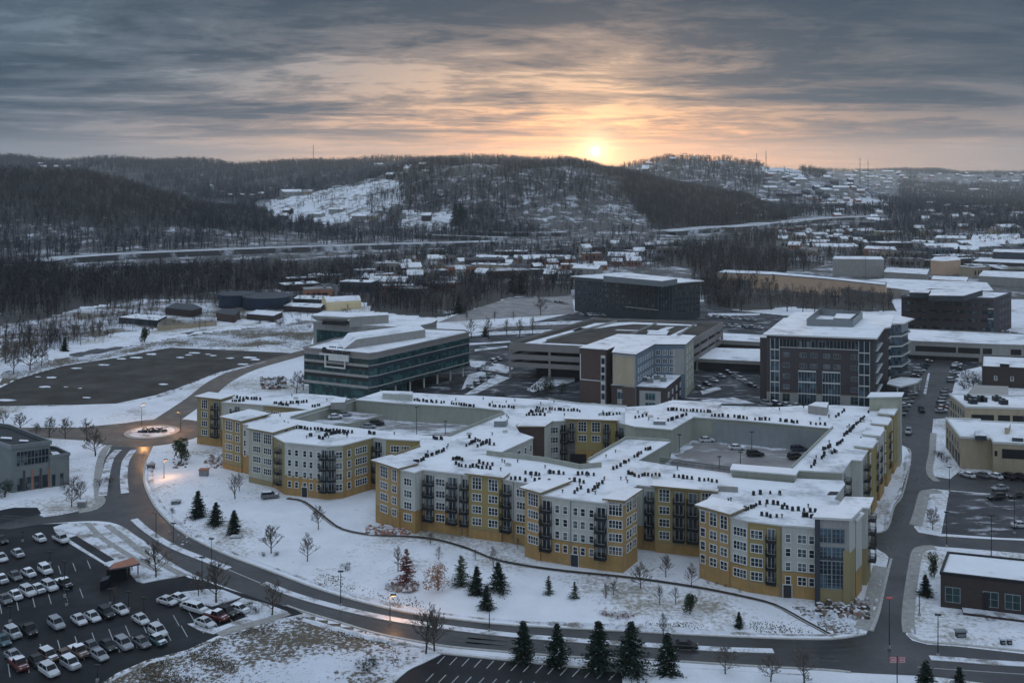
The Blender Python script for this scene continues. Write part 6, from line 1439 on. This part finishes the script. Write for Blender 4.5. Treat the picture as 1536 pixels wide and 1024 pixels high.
# ------------------------------------------------------------ poles, signs, boxes
def pole(x,yb,yt,label,z=0,arm=0,head='darkmetal',lit=0,group='street lamps',name='street_lamp',cat='street lamp',r0=.10):
    p=P(x,yb,z); h=(yb-yt)*p[1]/F; t=thing(name,label,cat,p,group); mb=MB(); mb.tube(p,(p[0],p[1],p[2]+h),r0,r0*.6,6,'darkmetal'); mb.box(p[0]-.2,p[0]+.2,p[1]-.2,p[1]+.2,p[2],p[2]+.5,'concrete'); mb.build('pole',t)
    mb=MB(); zt=p[2]+h
    if arm: mb.tube((p[0],p[1],zt-.1),(p[0]+arm,p[1],zt+.1),.05,.04,5,'darkmetal'); mb.build('arm',t); mb=MB()
    mb.box(p[0]+arm-.5,p[0]+arm+.5,p[1]-.2,p[1]+.2,zt-.02+(.1 if arm else 0),zt+.18+(.1 if arm else 0),head); mb.build('lamp_head',t)
    if lit:
        mb=MB(); mb.box(p[0]+arm-.4,p[0]+arm+.4,p[1]-.15,p[1]+.15,zt-.06,zt-.03,'lampglow'); mb.build('lamp',t)
        l_=bpy.data.lights.new('lamp_light','POINT'); l_.energy=lit; l_.color=(1,.50,.18); l_.shadow_soft_size=.4; lo_=bpy.data.objects.new('lamp_light',l_); col.objects.link(lo_); lo_.parent=t; lo_.location=(arm,0,h-.5)
    return t
pole(212.5,641,606,'lit street lamp on the roundabout rim glowing orange',lit=LAMP,arm=.8)
pole(271,648,618,'lit street lamp where the curving drive leaves the roundabout',lit=LAMP*.7,arm=-.8)
pole(246,718,690,'short lit path lamp spilling orange light on the lawn',lit=LAMP*.45,arm=.5)
pole(234,806,769,'street lamp with red-brown head arm over the bend',arm=-1.4,head='rust'); pole(260,817,785,'plain street lamp on the bend median')
pole(303,888,836,'tall lamp at the curved island'); pole(511,909,857,'street lamp on the long median by the spruces',arm=.0)
pole(585,934,893,'lit street lamp over the long median glowing orange',lit=LAMP*.45,arm=.6) 
pole(734,947,906,'street lamp on the long median below the clustered spruces'); pole(1407,984,922,'street lamp on the right median')
pole(1379,923,888,'thin pole beside the brick shop lawn',name='post',cat='post',group='posts')
pole(1487,836,773,'tall lamp post behind the brick shop'); pole(1521.5,800,746,'lamp post at the right edge of the right lot'); pole(1424,736,701,'lamp post at the corner of the right lot')
pole(1420,820,768,'lamp post at the snowy corner of the right lot'); pole(1487,772+30,772,'short post in the right lot',name='post',cat='post',group='posts')
pole(1334,972,897,'lamp pole with red top at the junction',head='lamp_red'); pole(165,906,884,'lamp post in the left lot near the sapling')
for i,(x,yb,yt) in enumerate(((34,812,797),(75,846,828),(97,895,842),(100,908,885),(15,933,910),(216,925,897),(193,915,888),(146,1022,998),(317,846,808))):
    pole(x,yb,yt,'thin dark lamp post in the left lot, %s'%ordw(i,9),r0=.08)
for x,yb,yt,z,lb in ((625,657,611,8.6,'tall lamp on the left courtyard deck'),(709,637,617,8.6,'lamp at the back wall of the left courtyard'),(668,651,632,8.6,'short lamp in the middle of the left courtyard'),(1019,677,652,9,'lamp at the left wall of the right courtyard'),(1127.7,682,648,9,'tall lamp in the right courtyard'),(1079,701,685,9,'lamp near the deck railing'),(1110.6,698,678,9,'slim lamp right of the railing lamp'),(980,690,676,9,'small lamp at the connecting roof wall')):
    pole(x,yb,yt,lb,z=z)
pole(1145,460,424,'tall mast lamp before the peach store') ; pole(1298,425,378,'tall thin mast rising before the pale warehouse',name='mast',cat='mast',group='masts')
# junction sign with two panels
p=P(1345.7,1040); t=thing('road_sign','pink-red double sign on a tall pole at the bottom right','sign',p); mb=MB(); h=(1040-983)*p[1]/F; mb.tube(p,(p[0],p[1],h),.09,.08,6,'darkmetal'); mb.build('pole',t)
M['signpink']=varmat('signpink',(.42,.14,.17),.6,.1,1)
for s_,w_ in ((-1,1.1),(1,1.1)):
    mb=MB(); x0=p[0]+s_*.12; x1=p[0]+s_*(.12+w_); xa,xb=min(x0,x1),max(x0,x1); mb.box(xa,xb,p[1]-.16,p[1]-.1,h-1.0,h-.1,'signpink'); pn=mb.build('sign_panel',t)
    mb=MB(); mb.box(xa+.1,xb-.1,p[1]-.175,p[1]-.162,h-.93,h-.86,'trim'); mb.box(xa+.1,xb-.1,p[1]-.175,p[1]-.162,h-.24,h-.17,'trim'); mb.box(xa+.2,xb-.25,p[1]-.175,p[1]-.162,h-.62,h-.5,'trim'); mb.box(xb-.17,xb-.1,p[1]-.175,p[1]-.162,h-.86,h-.24,'trim'); mb.build('sign_marks',pn)
def cabinet(x,y,sx_,sy,h,m,top,label,name='utility_cabinet',cat='cabinet'):
    p=P(x,y); t=thing(name,label,cat,p); mb=MB(); mb.box(p[0]-sx_/2,p[0]+sx_/2,p[1]-sy/2,p[1]+sy/2,0,h,m); mb.box(p[0]-sx_/2+.1,p[0]+sx_/2-.1,p[1]-sy/2-.02,p[1]-sy/2-.003,.25,h-.3,'steel'); mb.build('body',t); mb=MB(); mb.box(p[0]-sx_/2-.15,p[0]+sx_/2+.15,p[1]-sy/2-.15,p[1]+sy/2+.15,h,h+.25,top); mb.build('lid',t)
cabinet(306,715,2.2,1.6,1.9,'steel','rust','small red-topped kiosk on the snow left of the apartments','kiosk','kiosk'); cabinet(226.5,703,1.7,1.4,1.1,'slate','steel','grey utility box on the verge right of the road')
cabinet(123,761,1.9,1.0,1.5,'greywall','snow_verge','square grey board by the left junction'); cabinet(264,756,2.0,1.2,.8,'slate','snow_verge','low bench-like box on the lawn bend')
cabinet(1441,955,1.6,.8,1.0,'darkmetal','steel','dark box on the shop lawn'); cabinet(1504,966,.7,.6,.9,'darkmetal','snow_verge','left of two small boxes near the right kerb'); cabinet(1514,966,.7,.6,.9,'darkmetal','snow_verge','right of two small boxes near the right kerb')
cabinet(355,808,2.2,1.0,.5,'slate','snow_verge','flat dark cover on the snow below the spruces') 
# horizon masts
def mast(x,yt,D,label,w_=3.0):
    X=(x-CX)/F*D; z0=float(terrain(X,D)); z1=H-(yt-YH)/F*D; t=thing('radio_mast',label,'mast',(X,D,z0),'radio masts on the horizon'); mb=MB()
    n=9
    for k in range(3):
        a=k*2.094; mb.tube((X+w_*.5*math.cos(a),D+w_*.5*math.sin(a),z0),(X+.3*math.cos(a),D+.3*math.sin(a),z1),.35,.22,3,'darkmetal')
    mb.build('legs',t); mb=MB()
    for i in range(n):
        z=z0+(z1-z0)*i/n; ww=w_*.5*(1-i/n)+.3; zz=z0+(z1-z0)*(i+1)/n
        for k in range(3):
            a=k*2.094;b=a+2.094; mb.tube((X+ww*math.cos(a),D+ww*math.sin(a),z),(X+ww*.9*math.cos(b),D+ww*.9*math.sin(b),zz),.15,.15,3,'darkmetal')
    mb.build('bracing',t)
    mb=MB(); 
    for f_ in (.55,.72,.9): z=z0+(z1-z0)*f_; mb.box(X-1.4,X+1.4,D-.5,D+.5,z,z+2.2,'darkmetal')
    mb.build('antennas',t)
mast(470,217,3150,'lattice radio mast on the left horizon ridge',5)
for x,yt,lb in ((1149,226,'leftmost thin mast on the right ridge'),(1135,230,'shorter mast beside it on the right ridge'),(1290,236,'taller of two masts at the far right horizon'),(1302,240,'shorter of two masts at the far right horizon')): mast(x,yt,3000,lb,3)
# ------------------------------------------------------------ distant houses
def house_mesh(seed,wall,w_=9,d_=7,h_=4.2,rf='snow_roof'):
    rs=random.Random(seed); mb=MB(); mb.box(-w_/2,w_/2,-d_/2,d_/2,-2,h_,wall); rh=2.6; e=.5
    mb.poly([(-w_/2-e,-d_/2-e,h_-.2),(w_/2+e,-d_/2-e,h_-.2),(w_/2+e,0,h_+rh),(-w_/2-e,0,h_+rh)],rf); mb.poly([(w_/2+e,d_/2+e,h_-.2),(-w_/2-e,d_/2+e,h_-.2),(-w_/2-e,0,h_+rh),(w_/2+e,0,h_+rh)],rf)
    for s_ in (-1,1): mb.poly([(s_*w_/2,-d_/2,h_),(s_*w_/2,d_/2,h_),(s_*w_/2,0,h_+rh-.1)],wall)
    n=4
    for i in range(n): 
        x=-w_/2+w_*(i+.5)/n; mb.box(x-.5,x+.5,-d_/2-.05,-d_/2,1.2,2.7,'glass')
    mb.box(w_*.2,w_*.2+.8,.4,1.2,h_+1,h_+3.6,'rust'); return mb.mesh('house')
HM=[house_mesh(1,'greywall'),house_mesh(2,'slate',11,8,rf='slate'),house_mesh(3,'brick',9,8,5),house_mesh(4,'beige',12,7,rf='snow_rough'),house_mesh(5,'cream',8,7,5.5),house_mesh(6,'rust',10,7)]
HB=house_mesh(7,'greywall',24,14,5)
def house(x,y,k,label,group,big=False,s=1.0):
    X,Y,z=ground_pt(x,y); o=bpy.data.objects.new('house',HB if big else HM[k%6]); col.objects.link(o); o.location=(X,Y,z); o.rotation_euler=(0,0,random.uniform(-.6,.6)); o.scale=(s,s,s); tag(o,label,'house',group); WL[o]=(X,Y,z)
def houses(poly,n,fmt,group,seed,mind=7,s=1.0,bigp=.12):
    rs=random.Random(seed); a=np.array(poly); pts=[]; tries=0
    while len(pts)<n and tries<6000:
        tries+=1; x=rs.uniform(a[:,0].min(),a[:,0].max());y=rs.uniform(a[:,1].min(),a[:,1].max())
        if not inpoly(np.array([x]),np.array([y]),poly)[0]: continue
        if any(abs(x-u_)<mind*1.6 and abs(y-v_)<mind*.42 for u_,v_ in pts): continue
        pts.append((x,y))
    pts.sort()
    for i,(x,y) in enumerate(pts): house(x,y,rs.randrange(6),fmt%ordw(i,len(pts)),group,big=rs.random()<bigp,s=s*rs.uniform(.85,1.25))
TOWN=[[(640,392),(760,384),(880,372),(1000,372),(1010,400),(900,405),(860,420),(700,420),(640,410)],
 [(1170,352),(1300,345),(1300,372),(1240,380),(1180,388)],[(1150,262),(1220,270),(1350,262),(1350,300),(1290,296),(1200,300),(1150,285)],
 [(1370,262),(1536,262),(1536,278),(1380,276)],[(1240,258),(1360,258),(1360,272),(1240,272)],[(300,282),(400,286),(470,280),(470,292),(400,300),(300,300)]]
houses(TOWN[0],30,'snow-roofed house in the valley town, %s','houses in the valley town',1)
houses(TOWN[1],30,'snow-roofed house beyond the pale warehouse, %s','houses beyond the warehouse',2)
houses(TOWN[2],34,'snowy house high on the right hillside, %s','houses on the right hillside',3,6,1.5)
houses(TOWN[3],20,'tiny house near the far right horizon, %s','houses at the far right horizon',4,6,2.0)
houses(TOWN[4],18,'tiny house below the right ridge masts, %s','houses below the masts',5,6,1.9)
houses(TOWN[5],14,'house among trees behind the left hill, %s','houses behind the left hill',6,7,1.3)
houses([(1370,285),(1536,285),(1536,320),(1400,318)],16,'house among dark trees at right, %s','houses among the right woods',7,8,1.3)
houses([(1380,372),(1536,366),(1536,376),(1420,384)],8,'flat snowy store lot building at right, %s','far right store roofs',8,10,1.4,.9)
houses([(1050,322),(1160,300),(1200,315),(1180,332)],9,'house on the dark hill flank, %s','houses on the dark flank',9,8,1.1)
houses([(560,396),(660,392),(660,430),(600,436),(540,430)],13,'house left of the valley town, %s','houses left of the valley town',10)
houses([(560,243),(640,246),(640,262),(560,262)],8,'snowy house on top of the central hill, %s','houses on the central hilltop',11,8,1.2)
houses([(60,245),(150,247),(150,255),(60,255)],6,'house on the left hilltop, %s','houses on the left hilltop',12,8,1.3)
houses([(930,240),(1080,238),(1060,252),(940,262)],9,'house on the ridge right of the sun, %s','houses right of the sun',13,8,1.8)
for x,y,k,lb in ((432,322,2,'dark barn at the left foot of the snow field'),(505,318,1,'long dark house at the foot of the snow field'),(540,328,1,'tall dark green house below the snow field'),(425,330,2,'dark shed below the left barn'),(586,268,2,'dark brown lodge above the snow field'),(640,330,2,'brown chalet on the snowy terrace'),(560,330,3,'low pale house right of the dark green house'),(475,325,1,'dark roofed carport below the snow field')):
    house(x,y,k,lb,None,big=k in(1,),s=.9 if k==1 else 1.4)
# ------------------------------------------------------------ woods (masses too many to count)
def far_tree(seed,n,near=True):
    rs=random.Random(seed); V=[];T=[]
    def tri(a,b,c): V.extend([a,b,c]); T.append(0)
    w0=.020 if near else .03
    for k in range(3 if near else 2):
        a=k*2.1+rs.random(); tri((math.cos(a)*w0,math.sin(a)*w0,0),(-math.cos(a)*w0,-math.sin(a)*w0,0),(rs.uniform(-.02,.02),rs.uniform(-.02,.02),.85))
    for i in range(n):
        z=rs.uniform(.22,.85); a=rs.uniform(0,6.28); L_=rs.uniform(.12,.34)*(1.1-abs(z-.5)*.8); up=rs.uniform(.3,1.1); u=Vector((math.cos(a),math.sin(a),0)); v=Vector((-u.y,u.x,rs.uniform(-.5,.5)))
        p=u*rs.uniform(0,.14)+Vector((0,0,z)); q=p+u*L_*.75+Vector((0,0,L_*up)); w_=rs.uniform(.008,.020) if near else rs.uniform(.02,.04)
        tri(tuple(p-v*w_),tuple(p+v*w_),tuple(q))
    return np.array(V,np.float32)
def merged(name,temps,pos,hs,wd,mats,label,prob=None):
    idx=np.random.randint(0,len(temps),len(pos)); rot=np.random.uniform(0,6.28,len(pos)); allv=[];allm=[]
    for k,t in enumerate(temps):
        s=idx==k
        if not s.any(): continue
        p=pos[s];h=hs[s];c=np.cos(rot[s]);sn=np.sin(rot[s]); x=t[None,:,0];y=t[None,:,1];z=t[None,:,2]
        X=(x*c[:,None]-y*sn[:,None])*h[:,None]*wd+p[:,0:1];Y=(x*sn[:,None]+y*c[:,None])*h[:,None]*wd+p[:,1:2];Z=z*h[:,None]+p[:,2:3]-.3
        allv.append(np.stack([X,Y,Z],-1).reshape(-1,3)); mi_=np.random.choice(len(mats),s.sum(),p=prob); allm.append(np.repeat(mi_,len(t)//3))
    v=np.concatenate(allv).astype(np.float32); me=bpy.data.meshes.new(name); me.vertices.add(len(v)); me.vertices.foreach_set('co',v.ravel()); nt_=len(v)//3
    me.loops.add(len(v)); me.loops.foreach_set('vertex_index',np.arange(len(v),dtype=np.int32)); me.polygons.add(nt_); me.polygons.foreach_set('loop_start',np.arange(0,len(v),3,dtype=np.int32)); me.polygons.foreach_set('material_index',np.concatenate(allm).astype(np.int32))
    for m_ in mats: me.materials.append(M[m_])
    me.update(calc_edges=True); o=bpy.data.objects.new(name,me); col.objects.link(o); o['kind']='stuff'; o['label']=label; o['category']='woodland'; print(name,len(pos),nt_); return o
def scatter(poly,Yr_,per,clear=()):
    """poly in picture space of the ground points; per = m2 for one tree"""
    a=np.array(poly,float); x0,x1=a[:,0].min(),a[:,0].max(); area=(x1-x0)/F*(Yr_[1]**2-Yr_[0]**2)/2; n=int(area/per)
    px=np.random.uniform(x0,x1,n); Y=np.sqrt(np.random.uniform(Yr_[0]**2,Yr_[1]**2,n)); X=(px-CX)/F*Y; z=terrain(X,Y); py=YH+F*(H-z)/Y
    jx=px+9*np.sin(X*.05+Y*.021)+np.random.normal(0,7,n); jy=py+2.2*np.sin(X*.043-Y*.02)+np.random.normal(0,1.6,n); s=inpoly(jx,jy,poly)
    s&=(np.sin(X*.013+Y*.007)+np.sin(X*.031-Y*.012+2)+np.sin(Y*.021+X*.004)+np.random.normal(0,.9,n))>-1.6
    for c in clear: s&=~inpoly(px+np.random.normal(0,3,n),py+np.random.normal(0,.7,n),c)
    return np.stack([X,Y,z],-1)[s]
NT=[far_tree(i,34) for i in range(6)]; FT=[far_tree(10+i,12,False) for i in range(4)]
HWc=[(60,404),(95,388),(180,381),(300,376),(450,370),(600,365),(760,361),(760,384),(600,391),(450,398),(300,405),(180,410),(100,414)]
HWd=[(990,366),(1060,360),(1130,355),(1190,350),(1330,340),(1330,322),(1240,324),(1190,328),(1120,336),(1000,346)]
cl=SN+[HWc,HWd]+TOWN[2:5]
def wood(name,label,poly,Yr_,per,h0,h1,temps=NT,mats=('farbark','farsnowbark'),prob=(.8,.2),wd=1.0,clear=cl):
    p=scatter(poly,Yr_,per,clear)
    if len(p): merged(name,temps,p,np.random.uniform(h0,h1,len(p)),wd,mats,label,prob)
wood('woods','dense leafless woods on the left hill above the highway',[(-200,240),(160,245),(300,295),(420,325),(480,342),(300,345),(150,335),(-200,325)],(980,1900),34,11,20,prob=(.88,.12))
wood('woods','thinner leafless woods on snow above the highway',[(-200,318),(150,328),(300,336),(480,340),(600,345),(740,358),(740,372),(400,380),(90,388),(-200,392)],(960,1500),72,10,18,prob=(.7,.3))
wood('woods','dark leafless woods between the highway and the gravel lot',[(-200,398),(90,400),(400,388),(640,380),(700,384),(640,392),(560,396),(500,425),(340,436),(240,446),(120,462),(60,480),(-200,520)],(560,1060),22,7,14,prob=(.93,.07),clear=[HWc])
wood('woods','leafless woods on the central hill below the sun',[(540,255),(620,236),(860,232),(960,252),(1050,270),(1180,315),(1200,345),(1000,350),(960,352),(800,356),(700,350),(600,350),(600,300)],(1270,2300),42,11,18,prob=(.8,.2))
wood('woods','dark wooded flank right of the central hill',[(930,262),(960,260),(1050,272),(1180,315),(1200,345),(1000,350),(975,330),(930,296)],(1290,2300),34,11,18,prob=(1,0))
wood('woods','bare trees on the snow field slope',[(470,282),(610,262),(640,330),(560,335),(470,330),(410,335),(400,300)],(1250,1900),330,8,14,clear=[])
wood('woods','far leafless woods along the horizon ridges',[(-300,225),(700,225),(900,235),(900,262),(560,270),(420,312),(300,300),(160,260),(-300,250)],(2250,4100),110,15,25,FT,('farbark',),(1,),1.1)
wood('woods','far woods on the right hills',[(900,225),(1250,240),(1536,250),(1800,250),(1800,345),(1536,345),(1300,345),(1200,330),(1100,290),(900,258)],(1900,6100),210,14,24,FT,('farbark',),(1,),1.3)
wood('woods','dark wood at the right below the hills',[(1230,335),(1320,328),(1400,322),(1536,318),(1800,318),(1800,352),(1440,356),(1380,362),(1240,350)],(1200,2600),120,10,18,prob=(.8,.2))
wood('woods','dark tree belt before the valley town on the right',[(1000,372),(1170,352),(1180,388),(1240,392),(1240,400),(1180,405),(1180,430),(1050,440),(1040,405),(1000,400)],(640,1400),46,9,15,prob=(1,0),clear=[HWd])
wood('woods','tree belt behind the hill lot',[(560,438),(640,425),(700,422),(860,425),(856,442),(760,446),(690,468),(640,474),(560,462)],(560,800),34,8,13,prob=(1,0),clear=[])
wood('woods','scattered bare trees through the valley town',[(480,400),(760,372),(1000,360),(1010,405),(860,410),(860,430),(560,445),(480,430)],(640,1400),60,6,13,clear=[HWd])
wood('woods','scattered bare trees among the right hand stores',[(1160,340),(1536,340),(1536,400),(1340,410),(1240,400),(1170,395)],(800,1600),85,6,12,clear=[])
wood('woods','bare belt between the pale warehouse and the stores',[(1320,385),(1395,378),(1398,400),(1330,402)],(800,1100),55,8,12,clear=[])
wood('woods','bare trees beyond the peach store',[(1060,440),(1340,452),(1340,466),(1060,462)],(590,720),26,5,10,clear=[])
wood('woods','brush along the highway shoulder',[(560,372),(760,366),(860,352),(860,362),(760,376),(560,388)],(900,1300),150,5,9,clear=[])
wood('woods','thickets on the snowy rock slope',[(800,352),(830,325),(870,308),(920,300),(955,315),(975,335),(960,350)],(1250,1700),70,5,11,clear=[])
wood('brush','brush and reddish scrub beyond the gravel lot',[(60,500),(170,478),(240,470),(330,488),(200,505),(60,530)],(440,600),22,2,6,clear=[])
wood('brush','bare brush at the far left edge',[(-100,500),(60,490),(90,505),(60,535),(-100,560)],(400,560),30,5,9,clear=[])

wood('woods','bare trees and scrub around the sheds left of the offices',[(160,440),(480,425),(660,440),(660,466),(480,462),(300,460),(160,470)],(520,740),20,3,8,prob=(1,0),clear=[])
wood('woods','dark bare trees between the dark office and peach store',[(1050,430),(1090,420),(1110,440),(1110,462),(1055,458)],(590,760),22,7,13,prob=(1,0),clear=[])

houses([(1240,330),(1320,322),(1536,314),(1536,350),(1400,356),(1300,345)],26,'small house among the bare woods at right, %s','houses in the right woods',15,8,1.2)
houses([(1160,300),(1536,300),(1536,330),(1200,330)],20,'house on the mid right slopes, %s','houses on the mid right slopes',16,9,1.4)
wood('brush','reddish brush left of the gravel lot',[(0,505),(60,480),(170,468),(240,462),(240,480),(160,498),(60,530),(0,545)],(430,640),16,2,6,mats=('brushred','farbark'),prob=(.7,.3),clear=[])
wood('brush','reddish brush below the storage tanks',[(290,470),(470,462),(470,484),(380,486),(290,482)],(500,640),22,2,4,mats=('brushred','farbark'),prob=(.6,.4),clear=[])
wood('brush','scrub on the rough snow left of the curved roof office',[(340,492),(468,486),(468,516),(380,520)],(440,560),30,1,2.5,mats=('farbark','brushred'),prob=(.6,.4),clear=[])

wood('woods','bare trees at the foot of the central hill',[(550,292),(615,275),(700,318),(800,330),(800,356),(560,350)],(1150,1900),60,9,16,prob=(.7,.3),clear=[SN[2]])
